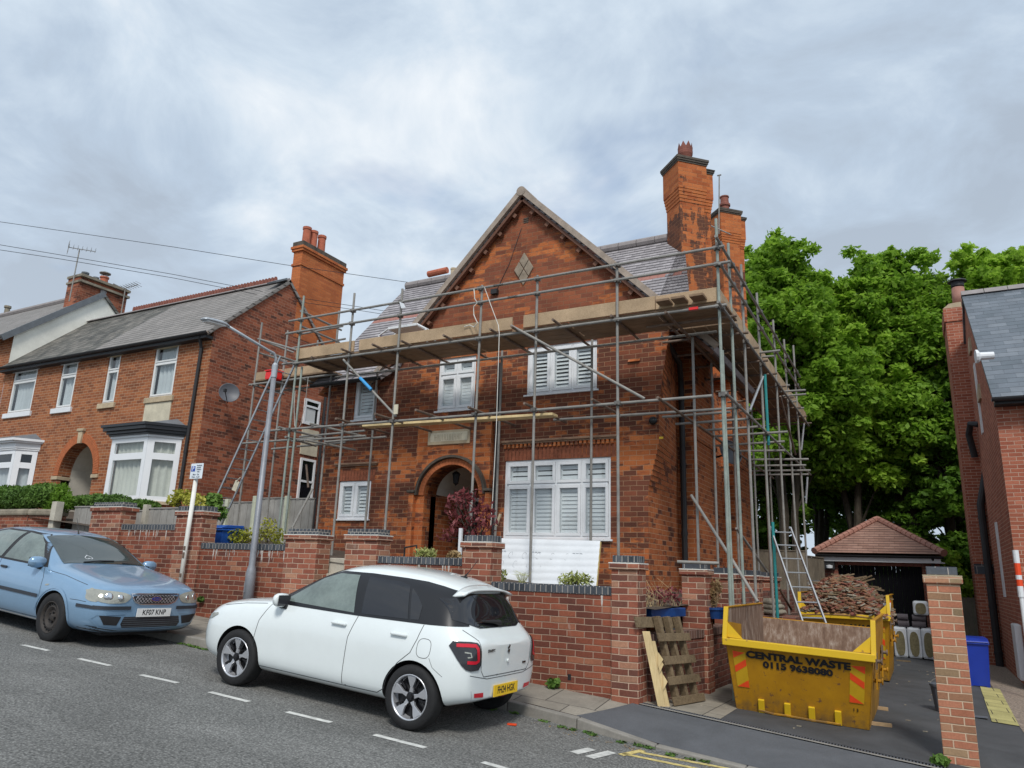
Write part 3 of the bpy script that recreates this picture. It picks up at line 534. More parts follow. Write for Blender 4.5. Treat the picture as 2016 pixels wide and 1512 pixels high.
def arch_pts(cx_, zs, r, n=16, a0=0, a1=pi, rz=None): return [(cx_+r*cos(a0+(a1-a0)*i/n), zs+(rz or r)*sin(a0+(a1-a0)*i/n)) for i in range(n+1)]

# ================================================================ MAIN HOUSE
HY = 12.2
def h(x, y): p = at(x, y, HY); return p.x, p.z
mh = thing('detached_house', (-7.5, HY, 0), 'large orange and soot-dark brick gabled house wrapped in scaffolding', 'house')
XL, _ = h(625, 1050); XR0 = -4.0; XR1 = h(1317.5, 655)[0]
zbase = -.9; zev = 4.25
# window openings (in metres, from the photograph's measured corners)
gx0, gz0 = h(989.5, 1059.5); gx1, gz1 = h(1201, 899); gx1 = h(1202.4, 1061)[0]
ux0, uz0 = h(1036, 775); ux1 = h(1175, 769)[0]; uz1 = h(1041, 684)[1]; uz0 = (uz0+h(1175, 769)[1])/2
mx0, mz0 = h(859, 812); mx1, mz1 = h(938, 699); mz0 = (mz0+h(937, 802)[1])/2
sx0, sz0 = h(662, 1022); sx1 = h(729, 1022)[0]; sz1 = h(669, 948)[1]
lx0, lz0 = h(694, 828); lx1 = h(728, 826)[0]; lz1 = h(702, 745)[1]+.1
lx1 = lx0+.62; sx1 = sx0+.86
ax0, ax1 = h(832, 1050)[0]+.06, h(951, 1050)[0]-.06      # porch arch opening
acx, ar = (ax0+ax1)/2, (ax1-ax0)/2; azt = h(890, 917)[1]; azs = azt-ar*.92
ops = [(gx0, gx1, gz0, gz1), (ux0, ux1, uz0, uz1), (mx0, mx1, mz0, mz1), (sx0, sx1, sz0, sz1), (lx0, lx1, lz0, lz1), (ax0, ax1, zbase, azt)]
# corbelled right-hand corner: outline x as a function of z
zc0, zc1 = h(1276.5, 968)[1], h(1298, 876)[1]; zc2, zc3 = h(1300, 800)[1], h(1317, 655)[1]; xm = h(1297.5, 850)[0]
def corner_x(z):
    k = floor(z/.0875)*.0875
    if k < zc0: return XR0
    if k < zc1: return XR0+(xm-XR0)*(k-zc0)/(zc1-zc0)
    if k < zc2: return xm
    return min(XR1, xm+(XR1-xm)*(k-zc2)/(zc3-zc2))
m = MB(); holes(m, XL, XR0, zbase, zev, HY, ops, .12)
n = 18
for i in range(n):       # spandrels of the round arch
    a0, a1 = pi*i/n, pi*(i+1)/n; p, q = (acx+ar*cos(a0), azs+(azt-azs)*sin(a0)), (acx+ar*cos(a1), azs+(azt-azs)*sin(a1))
    m.quad((p[0], HY, p[1]), (q[0], HY, q[1]), (q[0], HY, azt), (p[0], HY, azt)); m.quad((p[0], HY, p[1]), (q[0], HY, q[1]), (q[0], HY+.3, q[1]), (p[0], HY+.3, p[1]))
HB = 20.2; BA0, BA1, BB0, BB1, BX = 14.05, 15.55, 17.7, 19.3, -3.62
z = zbase
while z < zev:      # right corner strip and side wall course by course
    z1_ = min(zev, (floor(z/.0875+1e-6)+1)*.0875); xc = corner_x(z+.001); xn = corner_x(z1_+.001)
    m.quad((XR0, HY, z), (xc, HY, z), (xc, HY, z1_), (XR0, HY, z1_)); z = z1_
m.build('front_wall', 'brick_front', mh)
m = MB(); z = zbase
while z < zev:
    z1_ = min(zev, (floor(z/.0875+1e-6)+1)*.0875); xc = corner_x(z+.001); xn = corner_x(z1_+.001); m.quad((xc, HY, z), (XR0, BA0, z), (XR0, BA0, z1_), (xc, HY, z1_)); m.poly([(xc, HY, z1_), (xn, HY, z1_), (XR0, BA0, z1_)]) if xn != xc else None; z = z1_
side_ops = []
for y0, y1 in ((BA1, BB0), (BB1, HB)): m.quad((XR0, y0, zbase), (XR0, y1, zbase), (XR0, y1, zev), (XR0, y0, zev))
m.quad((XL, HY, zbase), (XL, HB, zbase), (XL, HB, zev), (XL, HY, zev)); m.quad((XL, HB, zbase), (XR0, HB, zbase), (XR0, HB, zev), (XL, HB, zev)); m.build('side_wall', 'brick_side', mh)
# chimney breasts with sloped shoulders
for y0, y1 in ((BA0, BA1), (BB0, BB1)):
    m = MB(); m.box(XR0-.25, BX, y0, y1, zbase, 4.6); m.build('chimney_breast', 'brick_side', mh)
    m = MB(); m.box(XR0-.2, BX+.03, y0-.03, y1+.03, 2.55, 2.64); m.build('breast_band', 'brick_side', mh)
m = MB(); yv = HY-.002 
# side window between the breasts
a, c = at(1411, 1000, X=XR0), at(1426, 1000, X=XR0); 
ws = MB(); wy0, wy1, wz0, wz1 = 16.0, 16.85, at(1422, 1072, X=XR0).z, at(1417, 968, X=XR0).z
for q in ((wy0, wy0+.07, wz0, wz1), (wy1-.07, wy1, wz0, wz1), (wy0+.07, wy1-.07, wz0, wz0+.07), (wy0+.07, wy1-.07, wz1-.07, wz1)): ws.box(XR0-.0, XR0+.05, q[0], q[1], q[2], q[3])
ws = ws.build('window', 'upvc', mh); MB().box(XR0+.002, XR0+.02, wy0+.07, wy1-.07, wz0+.07, wz1-.07).build('pane', 'car_glass', ws)
# gable
apx, apz = h(1035, 394); gs = 1.0; gxl = apx-(apz-zev)/1.035; gxr = apx+(apz-zev)/.985
MB().prism([(gxl, HY, zev), (gxr, HY, zev), (apx, HY, apz)], (0, .25, 0)).build('gable_wall', 'brick_gable', mh)
def roofslab(p0, p1, p2, p3, t, mat, nm='roof', par=mh):   # four corners, thickness downward along normal
    a, b, c, d = map(V, (p0, p1, p2, p3)); nn = (b-a).cross(d-a).normalized(); nn = -nn if nn.z < 0 else nn; return MB().prism([a, b, c, d], -nn*t).build(nm, mat, par)
RY, RZ, T = 14.96, 7.29, 1.1; EY = 11.86; EZ = RZ-(RY-EY)*T
rxl, rxr = -11.58, -4.02
# cross gable roof running back to the main ridge; main roof split around the gable
gov = .16; yg = HY-.14; by = 15.4; exl, ezl = apx-(apz+.10-3.75)/1.035, 3.75; exr = apx+(apz+.10-3.75)/.985
def front_y(z_): return RY-(RZ-z_)/T
for sgn, ex in ((-1, exl), (1, exr)):
    roofslab((apx, yg, apz+.12), (apx, by, apz+.12), (ex, by, 3.77), (ex, yg, 3.77), .1, 'tile_grey')
for sgn in (0, 1):
    if sgn == 0: pts = [(rxl, EY, EZ), (exl+.45, EY, EZ), (apx-.12, RY, RZ), (rxl, RY, RZ)]
    else: pts = [(exr-.45, 12.22, RZ-(RY-12.22)*T), (rxr, 12.22, RZ-(RY-12.22)*T), (rxr, RY, RZ), (apx+.12, RY, RZ)]
    roofslab(*pts, .09, 'tile_grey')
roofslab((rxl, RY, RZ), (rxr, RY, RZ), (rxr, HB+.5, RZ-(HB+.5-RY)*.62), (rxl, HB+.5, RZ-(HB+.5-RY)*.62), .09, 'tile_grey')
for sx_ in (rxl+.12, rxr-.1): MB().prism([(sx_, EY+.3, 3.7), (sx_, HB, 3.9), (sx_, RY, RZ-.12)], (-.22, 0, 0)).build('side_gable', 'brick_side', mh)
rt = MB()
for i in range(19):
    x0 = rxl+.02+i*.432
    if x0 > rxr-.3: break
    rt.tube((x0, RY, RZ+.03), (x0+.42, RY, RZ+.03), .11, 10)
rt.build('ridge_tiles', 'ridge_grey', mh, smooth=False)
# verge (mortar-bedded tile edge), soffit brackets
for ex, s_ in ((exl, -1), (exr, 1)):
    d = V((ex-apx, 0, 3.77-(apz+.12))); nn = V((-d.z*s_, 0, d.x*s_)).normalized(); a = V((apx, yg, apz+.12)); 
    m = MB(); k = 46
    for i in range(k):
        p, q = a+d*(i/k), a+d*((i+1)/k); m.obox((p+q)/2+V((0, -.03, 0)), (q-p)/2, (0, .05, 0), nn*.055)
    m.build('verge', 'mortar_verge', mh); MB().obox(a+d*.5-nn*.12+V((0, .03, 0)), d*.5, (0, .05, 0), nn*.03).build('verge_board', 'brown_wood', mh)
    m = MB()
    for i in range(1, 11):
        p = a+d*(i/11)-nn*.24; MB().obox(p+V((0, .07, 0))+nn*.05, d.normalized()*.04, (0, .045, 0), nn*.05).build('purlin_block', 'purlin', mh)
MB().tube((apx, yg-.09, apz+.10), (apx, yg+.5, apz+.12), .10, 12).build('apex_tile', 'mortar_verge', mh)
# roof light beside the left verge
zb_ = 6.35
# gable details: air vent, stone diamond, camera with cable
a = h(1036, 434); m = MB()
for i in range(3): m.box(a[0]-.055, a[0]+.055, HY-.012, HY+.01, a[1]-.055+i*.042, a[1]-.03+i*.042)
v_ = m.build('air_vent', 'sooty_stone', mh)
dt, db_, dl, drr = h(1032, 497), h(1032, 562), h(1013, 533), h(1051, 527); dcx, dcz = (dt[0]+db_[0])/2, (dl[1]+drr[1])/2; dw, dh = (drr[0]-dl[0])/2, (dt[1]-db_[1])/2; dm = MB()
for sx_ in (-1, 1):
    for sz_ in (-1, 1):
        c_ = V((dcx+sx_*dw*.5 if sz_ == 0 else dcx, HY, dcz)); 
for i, (ox, oz) in enumerate(((0, .5), (0, -.5), (.5, 0), (-.5, 0))):
    cx_, cz_ = dcx+ox*dw*1.02, dcz+oz*dh*1.02; k = .475; dm.prism([(cx_-dw*k, HY-.03, cz_), (cx_, HY-.03, cz_-dh*k), (cx_+dw*k, HY-.03, cz_), (cx_, HY-.03, cz_+dh*k)], (0, .04, 0))
dm.build('stone_diamond', 'stone_diamond', mh, bevel=.008)
a = h(976, 576); MB().box(a[0]-.07, a[0]+.07, HY-.09, HY, a[1]-.05, a[1]+.05).build('security_light', 'black_matt', mh)
cb_ = MB(); b0 = h(1027, 450); cb_.path([(b0[0], HY-.012, b0[1]), (h(1003, 520)[0], HY-.012, h(1003, 520)[1]), (a[0], HY-.012, a[1])], .006, 5); cb_.build('cable', 'wire', mh)
# windows
window(mh, gx0, gx1, gz0, gz1, HY+.02, 4, gz1-.36*(gz1-gz0)+.06, tilt=.25, fw=.06, sash=.055)
window(mh, ux0, ux1, uz0, uz1, HY+.03, 3, None, tilt=.55, fw=.06, sash=.055)
window(mh, mx0, mx1, mz0, mz1, HY+.03, 2, mz1-.36, tilt=.1, fw=.06, sash=.055)
window(mh, sx0, sx1, sz0, sz1, HY+.02, 2, None, tilt=.45, fw=.06, sash=.055); window(mh, lx0, lx1, lz0, lz1, HY+.03, 1, None, tilt=.4, fw=.06, sash=.055)
# drip moulds with dentils and soldier arches above ground windows
for a, b, zt, dn in ((gx0-.02, gx1+.1, gz1, 26), (sx0-.08, sx1+.1, sz1, 0)):
    mm_ = MB(); mm_.box(a-.06, b+.06, HY-.075, HY, zt+.34, zt+.385); mm_.box(a-.04, b+.04, HY-.05, HY, zt+.31, zt+.34); mm_.build('string_course', 'string_course', mh, bevel=.01)
    if dn:
        mm_ = MB()
        for i in range(dn): x_ = a+(b-a)*i/dn; mm_.box(x_, x_+.05, HY-.045, HY, zt+.235, zt+.308)
        mm_.build('dentils', 'brick_porch', mh)
    mm_ = MB(); nso = int((b-a)/.078)
    for i in range(nso): x_ = a+(b-a)*i/nso; mm_.box(x_+.004, x_+.07, HY-.006, HY+.05, zt+.006, zt+.225)
    mm_.build('soldier_arch', 'soldier_orange', mh)
# porch: projecting surround with pilasters, plaque and hood mould
px0, px1 = h(820, 1000)[0], h(967, 1000)[0]; PY = HY-.11; ptz = h(890, 833)[1]
m = MB(); holes(m, px0, px1, zbase, ptz, PY, [(ax0, ax1, zbase, azt)], .11)
for i in range(n):
    a0, a1 = pi*i/n, pi*(i+1)/n; p, q = (acx+ar*cos(a0), azs+(azt-azs)*sin(a0)), (acx+ar*cos(a1), azs+(azt-azs)*sin(a1))
    m.quad((p[0], PY, p[1]), (q[0], PY, q[1]), (q[0], PY, azt), (p[0], PY, azt)); m.quad((p[0], PY, p[1]), (q[0], PY, q[1]), (q[0], HY+.3, q[1]), (p[0], HY+.3, p[1]))
m.quad((px0, PY, zbase), (px0, HY, zbase), (px0, HY, ptz), (px0, PY, ptz)); m.quad((px1, PY, zbase), (px1, HY, zbase), (px1, HY, ptz), (px1, PY, ptz)); m.quad((px0, PY, ptz), (px1, PY, ptz), (px1, HY, ptz), (px0, HY, ptz))
m.build('porch_surround', 'brick_porch', mh)
for a, b in ((px0-.06, ax0-.19), (ax1+.19, px1+.06)): MB().box(a, b, PY-.10, PY, zbase, azs+.02).build('pilaster', 'brick_porch', mh); MB().box(a-.03, b+.03, PY-.15, PY, azs+.04, azs+.095).build('impost', 'sooty_stone', mh, bevel=.015)
def archring(cx_, zs, r0, r1, rzk, y0, y1, mat, nm, nseg, gap=0, par=mh, a0=0, a1=pi):
    m = MB(); 
    for i in range(nseg):
        t0, t1 = a0+(a1-a0)*(i+gap/2)/nseg, a0+(a1-a0)*(i+1-gap/2)/nseg; P = [(cx_+r*cos(t), zs+r*rzk*sin(t)) for r, t in ((r0, t0), (r0, t1), (r1, t1), (r1, t0))]
        m.prism([(x_, y0, z_) for x_, z_ in P], (0, y1-y0, 0))
    return m.build(nm, mat, par)
archring(acx, azs, ar+.003, ar+.12, .92, PY-.03, PY+.05, 'arch_orange', 'arch_ring', 30, .07); archring(acx, azs, ar+.125, ar+.175, .95, PY-.10, PY, 'sooty_stone', 'hood_mould', 30)
a, b = h(851, 848), h(931, 882); q0, q1 = h(851, 879)[1], h(930, 846)[1]
pl = MB().box(a[0], b[0], PY-.03, PY, q0, q1).build('name_plaque', 'stone', mh, bevel=.008)
MB().box(a[0]+.07, b[0]-.05, PY-.034, PY-.0305, q0+.065, q1-.05).build('plaque_panel', 'stone_cream', pl)
mm_ = MB(); random.seed(3); x_ = a[0]+.16
while x_ < b[0]-.17:
    hh = .11; mm_.box(x_, x_+.009, PY-.0365, PY-.034, (q0+q1)/2-hh*.6, (q0+q1)/2+hh*.55)
    if random.random() < .5: zq = (q0+q1)/2+random.choice((-.06, .05, 0)); mm_.box(x_+.011, x_+.03, PY-.0365, PY-.034, zq, zq+.008)
    x_ += random.choice((.03, .034, .045))
mm_.build('worn_inscription', 'plaque_cut', pl)
# porch inside: walls, ceiling, door
m = MB(); m.quad((ax0, HY+.3, zbase), (ax0, HY+1.5, zbase), (ax0, HY+1.5, azs+.05), (ax0, HY+.3, azs+.05)); m.quad((ax1, HY+.3, zbase), (ax1, HY+1.5, zbase), (ax1, HY+1.5, azs+.05), (ax1, HY+.3, azs+.05)); m.quad((ax0, HY+1.5, zbase), (ax1, HY+1.5, zbase), (ax1, HY+1.5, azt+.1), (ax0, HY+1.5, azt+.1))
m.build('porch_inner_wall', 'brick_side', mh)
m = MB(); m.grid(lambda u, v: (acx+ar*cos(pi*u), HY+.31+1.19*v, azs+.05+ar*.9*sin(pi*u)), 12, 1); m.build('porch_vault', 'render_cream', mh)
dd = MB().box(acx-.42, acx+.50, HY+1.42, HY+1.48, zbase+.5, azs+.02).build('front_door', 'black_matt', mh)
m = MB(); m.box(acx-.5, acx-.42, HY+1.38, HY+1.49, zbase+.5, azs+.25); m.box(acx+.4, acx+.48, HY+1.38, HY+1.49, zbase+.5, azs+.25); m.box(acx-.42, acx+.4, HY+1.38, HY+1.49, azs+.02, azs+.09); m.build('door_frame', 'upvc', dd)
lg = MB(); lp_ = at(898, 941, Y=HY+.35); lg.lathe([(0, .14), (.05, .12), (.085, .08), (.09, .07), (.075, .065), (.055, -.1), (.06, -.105), (.03, -.13), (0, -.16)], tuple(lp_), (0, 0, 1), 6); lg.tube(lp_+V((0, 0, .13)), (lp_.x, lp_.y, azs+ar*.78), .008, 6)
ln_ = lg.build('lantern', 'black_matt', mh); MB().lathe([(.066, .06), (.048, -.09)], tuple(lp_), (0, 0, 1), 6).build('lantern_glass', 'net', ln_)
hr = at(795, 1100, Y=10.6), at(797, 1078, Y=10.6), at(820, 1074, Y=10.6), at(821, 1100, Y=10.6); tag(MB().path([hr[0]-V((0, 0, .5)), hr[0], hr[1], hr[2], hr[3], hr[3]-V((0, 0, .5))], .018, 8).build('handrail', 'black_matt'), 'black metal handrail hoop beside the path to the porch', 'handrail')
# gutter and downpipes
def gutter(par, x0, x1, y, z_, r=.06, mat='black_matt'):
    m = MB(); m.grid(lambda u, v: (x0+(x1-x0)*u, y+r*cos(pi+pi*v), z_+r*sin(pi+pi*v)), 1, 8); return m.build('gutter', mat, par)
gutter(mh, rxl, gxl-.1, EY-.05, EZ-.04)
def pipe(par, pts, r=.038, mat='black_matt', nm='downpipe', cl=True):
    m = MB().path(pts, r, 10); 
    if cl:
        a, b = V(pts[-2]), V(pts[-1]); k = max(1, int((a-b).length/1.2))
        for i in range(k+1): p = b+(a-b)*((i+.3)/(k+.6)); m.tube(p-V((0, 0, .035)), p+V((0, 0, .035)), r+.008, 10)
    return m.build(nm, mat, par, smooth=False)
dx = h(981, 850)[0]; pipe(mh, [(dx, HY-.06, 3.95), (dx, HY-.05, zbase+.6)], .036, 'black_matt')
pz = at(1338, 690, Y=HY+1.7); pipe(mh, [(XR1-.1, 12.2, 4.1), (-3.8, 13.6, 4.0), (-3.875, BA0-.11, 3.75), (-3.875, BA0-.11, zbase)], .055)
# alarm bell, yellow tag, pole cleat
a = h(1289, 829); MB().lathe([(.0, 0), (.06, .01), (.075, .05), (.06, .09), (0, .10)], (a[0]-.02, HY-.09, a[1]), (0, 1, 0), 14).build('camera_dome', 'black_gloss', mh, smooth=True)
a = h(1302, 862); MB().box(a[0]-.035, a[0]+.035, HY-.01, HY, a[1]-.02, a[1]+.02).build('tag_plate', 'plate_yellow', mh)
# satellite dish on the side recess
a = at(1434, 893, X=-3.35); dsh = MB().lathe([(.0, .0), (.12, .015), (.22, .05), (.27, .085), (.275, .085), (.22, .06), (0, .01)], (a.x, a.y, a.z), (.75, -.6, .25), 20).build('satellite_dish', 'dish', mh, smooth=True)
MB().tube((a.x, a.y, a.z), (XR0, a.y+.1, a.z-.15), .02, 8).build('dish_arm', 'black_matt', dsh)

# diagonal twin stacks on each breast
def ring45(m, cx_, cy_, r0, z0, r1, z1):
    P = [(cx_-r0, cy_, z0), (cx_, cy_-r0, z0), (cx_+r0, cy_, z0), (cx_, cy_+r0, z0)]; Q = [(cx_-r1, cy_, z1), (cx_, cy_-r1, z1), (cx_+r1, cy_, z1), (cx_, cy_+r1, z1)]
    for i in range(4): j = (i+1) % 4; m.quad(P[i], P[j], Q[j], Q[i])
def stack(cx_, cy_, k, zt, dy, crown):
    ch = MB(); cp = MB(); root = None
    for o, kk in ((0, 1), (dy, .97)):
        c0, c1 = cx_+(.05 if o else 0), cy_+o; body, neck, cap = .492*k*kk, .416*k*kk, .556*k*kk; zz0 = zt-.14*k-.62*k; 
        ring45(ch, c0, c1, body, zz0, body, zt-.14*k); st = 5; dzc = .38*k/st
        for i in range(st):
            r_ = body-(body-neck)*(i+1)/st*.999; ra = body-(body-neck)*(i)/st; ring45(ch, c0, c1, ra, zz0-dzc*i, r_, zz0-dzc*i); ring45(ch, c0, c1, r_, zz0-dzc*(i+1), r_, zz0-dzc*i)
        ring45(ch, c0, c1, neck, 4.4, neck, zz0-.38*k)
        for za, zb2, r_ in ((zt-.14*k, zt-.10*k, body+.02), (zt-.10*k, zt-.055*k, body+.045), (zt-.055*k, zt-(0 if not o else .03), cap)):
            ring45(cp, c0, c1, r_, za, r_, zb2); cp.quad(*[(c0+dx_*r_, c1+dy_*r_, zb2) for dx_, dy_ in ((-1, 0), (0, -1), (1, 0), (0, 1))]); cp.quad(*[(c0+dx_*r_, c1+dy_*r_, za) for dx_, dy_ in ((-1, 0), (0, -1), (1, 0), (0, 1))])
    c = ch.build('chimney_stack', 'brick_stack', mh); cp.build('chimney_cap', 'sooty_stone', c)
    pr = [(.13*k, -.03), (.135*k, .18), (.15*k, .2), (.15*k, .23), (.13*k, .25), (.165*k, .34), (.17*k, .40), (.165*k, .41), (.17*k, .5)] if crown else [(.15*k, -.03), (.135*k, .25), (.17*k, .28), (.17*k, .33), (.13*k, .37), (.12*k, .52), (.14*k, .53), (.14*k, .56)]
    p = MB().lathe(pr, (cx_, cy_+dy*.3, zt), (0, 0, 1), 18)
    if crown:
        for i in range(8):
            t = 2*pi*i/8; x_, y_ = cx_+.155*k*cos(t), cy_+dy*.3+.155*k*sin(t); tx, ty = -sin(t)*.06*k, cos(t)*.06*k
            p.add([(x_-tx, y_-ty, zt+.5), (x_+tx, y_+ty, zt+.5), (x_*1+cos(t)*.0, y_, zt+.63), (x_-cos(t)*.03, y_-sin(t)*.03, zt+.5)], ((0, 1, 2), (1, 3, 2), (3, 0, 2)))
    p.build('chimney_pot', 'terracotta_dark', c, smooth=False); return c
stack(-3.926, 14.8, 1.0, 8.93, .42, True); stb = stack(-3.78, 18.1, .86, at(1419, 414, Y=17.6).z+.12, .36, False)
for cx_, cy_, r_ in ((-3.926, 14.8, .5), (-3.78, 18.1, .44)): MB().prism([(BX, cy_-.75, 4.6), (BX, cy_+.75, 4.6), (XR0-.2, cy_+.75, 4.6), (XR0-.2, cy_-.75, 4.6)], (0, 0, .5)).build('stack_base', 'brick_stack', mh)
# mast aerial on the rear stack
a = at(1416, 345, Y=17.4); b = at(1414, 425, Y=17.4); an = MB().tube((b.x, 17.4, b.z-.5), (a.x, 17.4, a.z), .018, 6); an.tube((a.x-.05, 17.4, a.z), (a.x+.05, 17.4, a.z), .02, 6).build('aerial_mast', 'galv', mh)
m = MB(); p0, p1 = at(1392, 441, Y=17.3), at(1437, 461, Y=17.1)
m.tube(p0, p1, .016, 6)
for i in range(9): p = p0+(p1-p0)*(i/8); m.tube(p-V((.0, .16, .06)), p+V((.0, .16, .06)), .008, 5)
m.build('yagi_aerial', 'galv', mh)
# stray ridge tiles stacked by the gable
m = MB(); a = at(845, 551, Y=RY-.0); b = at(882, 545, Y=RY); m.tube((a.x, RY-.05, RZ+.24), (b.x, RY-.05, RZ+.26), .085, 10); tag(m.build('loose_ridge_tiles', 'terracotta'), 'row of loose red ridge tiles laid on the left-hand roof ridge', 'roof tiles')
m = MB(); a = at(893, 541, Y=RY-.2); m.lathe([(.075, -.35), (.08, .12), (.09, .13), (.09, .17), (.0, .18)], (a.x, RY-.2, a.z), (0, 0, 1), 12); m.build('vent_pot', 'stone', mh)
# ================================================================ TERRACED PAIR
TY = 12.6
def t(x, y): p = at(x, y, TY); return p.x, p.z
th = thing('semi_detached_pair', (-20, TY, 1), 'pair of orange brick houses with bay windows and arched passage, left of the scaffold', 'house')
TX1, TX0 = -16.02, -25.8; tzb, tze = .2, 6.05
wn = []
for (xa, xb, yb, xt, yt, fr, oc) in ((291.7, 341, 783.7, 306, 681, 'new', 1), (199, 223, 795, 219, 697, 'new', 1), (107, 138, 805, 122, 709, 'w', 1), (12, 58, 815, 30, 721, 'w', 1)):
    a = t(xa, yb); b = t(xb, yb); c = t(xt, yt); wn.append((a[0], b[0], a[1], c[1], fr))
wn[0] = (wn[0][0], wn[0][0]+.98, wn[0][2], wn[0][3], 'new')
A0, A1 = t(103, 1000)[0], t(171, 1000)[0]; Az = t(145, 873)[1]; Acx, Ar = (A0+A1)/2, (A1-A0)/2; Azs = t(140, 935)[1]
m = MB(); holes(m, TX0, TX1, tzb, tze, TY, [(w[0], w[1], w[2], w[3]) for w in wn]+[(A0, A1, tzb, Az)], .1)
for i in range(18):
    a0, a1 = pi*i/18, pi*(i+1)/18; p, q = (Acx+Ar*cos(a0), Azs+(Az-Azs)*sin(a0)), (Acx+Ar*cos(a1), Azs+(Az-Azs)*sin(a1))
    m.quad((p[0], TY, p[1]), (q[0], TY, q[1]), (q[0], TY, Az), (p[0], TY, Az)); m.quad((p[0], TY, p[1]), (q[0], TY, q[1]), (q[0], TY+.35, q[1]), (p[0], TY+.35, p[1]))
m.build('front_wall', 'brick_terrace', th)
TRY, TRZ, TB = 15.0, 8.25, 19.5
m = MB(); m.quad((TX1, TY, tzb), (TX1, TRY+2.4, tzb), (TX1, TRY+2.4, tze), (TX1, TY, tze)); m.poly([(TX1, TY, tze), (TX1, TRY+2.4, tze), (TX1, TRY, TRZ-.1)]); m.quad((TX0, TY, tzb), (TX0, TRY+2.4, tzb), (TX0, TRY+2.4, tze), (TX0, TY, tze))
m.quad((TX1, TRY+2.4, tzb), (TX1-3, TRY+2.4, tzb), (TX1-3, TRY+2.4, tze), (TX1, TRY+2.4, tze))
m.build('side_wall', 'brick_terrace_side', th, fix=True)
rs = (TRZ-tze-.0)/(TRY-TY); eo = .22; z_e = tze-.03
xm_ = -20.95
for xa, xb, mt in ((TX0, xm_, 'tile_terrace_old'), (xm_, TX1+.06, 'tile_terrace_new')):
    roofslab((xa, TY-eo, TRZ-(TRY-TY+eo)*rs), (xb, TY-eo, TRZ-(TRY-TY+eo)*rs), (xb, TRY, TRZ), (xa, TRY, TRZ), .08, mt, par=th)
    roofslab((xa, TRY+2.6, TRZ-2.6*rs), (xb, TRY+2.6, TRZ-2.6*rs), (xb, TRY, TRZ), (xa, TRY, TRZ), .08, mt, par=th)
MB().plank((TX1+.02, TY-eo, TRZ-(TRY-TY+eo)*rs-.07), (TX1+.02, TRY, TRZ-.07), .05, .1).build('verge', 'mortar_verge', th)
m = MB(); xa = at(262, 612, Y=TRY).x; k = 52
for i in range(k):
    x_ = xa+(TX1-.5-xa)*i/k; w_ = (TX1-.5-xa)/k
    m.prism([(x_, TRY-.03, TRZ), (x_+w_*.82, TRY-.03, TRZ), (x_+w_*.82, TRY-.03, TRZ+.14), (x_+w_*.6, TRY-.03, TRZ+.2), (x_+w_*.2, TRY-.03, TRZ+.2), (x_, TRY-.03, TRZ+.14)], (0, .05, 0))
m.build('crested_ridge', 'terracotta_dark', th)
m = MB(); m.prism([(TX0, TRY-.14, TRZ-.04), (TX0, TRY, TRZ+.07), (TX0, TRY+.14, TRZ-.04)], (TX1-TX0, 0, 0)); m.build('ridge_tiles', 'ridge_grey', th)
ez = TRZ-(TRY-TY+eo)*rs-.05; gutter(th, TX0, TX1+.1, TY-eo-.03, ez+.02, .07); MB().box(TX0, TX1, TY-eo, TY, ez-.13, ez-.05).build('eaves_board', 'black_matt', th)
px_ = t(404, 665)[0]; pipe(th, [(px_+.05, TY-eo, ez-.05), (px_-.02, TY-.06, ez-.35), (px_-.06, TY-.06, 3), (px_-.08, TY-.06, tzb)], .045)
# chimney on the gable end
TK, C0, C1 = .36, at(594, 510, X=TX1).y, at(677, 540, X=TX1).y; CZ = at(594, 472, X=TX1).z; c = MB(); c.box(TX1-TK, TX1+.004, C0, C1, 6.6, CZ-.32); c = c.build('chimney_stack', 'brick_terrace_stack', th)
m = MB(); m.box(TX1-TK-.03, TX1+.03, C0-.03, C1+.03, CZ-.80, CZ-.72); m.box(TX1-TK-.05, TX1+.05, C0-.05, C1+.05, CZ-.32, CZ-.24); m.box(TX1-TK-.08, TX1+.08, C0-.08, C1+.08, CZ-.24, CZ-.16); m.build('chimney_corbel', 'brick_terrace_stack', c); MB().box(TX1-TK-.04, TX1+.04, C0-.04, C1+.04, CZ-.16, CZ).build('chimney_cap', 'sooty_stone', c)
for xx in (603, 617, 634):
    yy = at(xx, 470, X=TX1-.18).y
    MB().lathe([(.13, -.05), (.12, .5), (.14, .52), (.14, .6), (.1, .6), (.1, .3)], (TX1-.18, yy, CZ), (0, 0, 1), 14).build('chimney_pot', 'terracotta', c)
MB().plank((TX1-.3, TRY-.35, TRZ-.14), (TX1+.06, TRY-.35, TRZ-.14), .5, .05, up=(0, -.6, 1)).build('flashing', 'lead', th)
for a, b, c_, d, k in wn:
    w_ = window(th, a, b, c_, d, TY+.03, 1, d-.36*(d-c_)+.02, fill='net' if k == 'new' or True else 'curtain', fr='upvc_old', fw=.05, sash=.045, sill=False)
    mt = 'stone_dark' if k == 'new' else 'white_trim'; MB().box(a-.1, b+.1, TY-.06, TY+.04, c_-.16, c_-.005).build('stone_sill', 'stone' if k == 'new' else 'white_trim', th, bevel=.01); MB().box(a-.08, b+.08, TY-.015, TY+.1, d+.003, min(d+.25, ez-.14)).build('lintel', 'stone' if k == 'new' else 'white_trim', th)
a, b, c_, d, k = wn[0]; MB().box(a-.06, b+.04, TY-.02, TY, c_-.75, c_-.17).build('stone_panel', 'stone_cream', th)
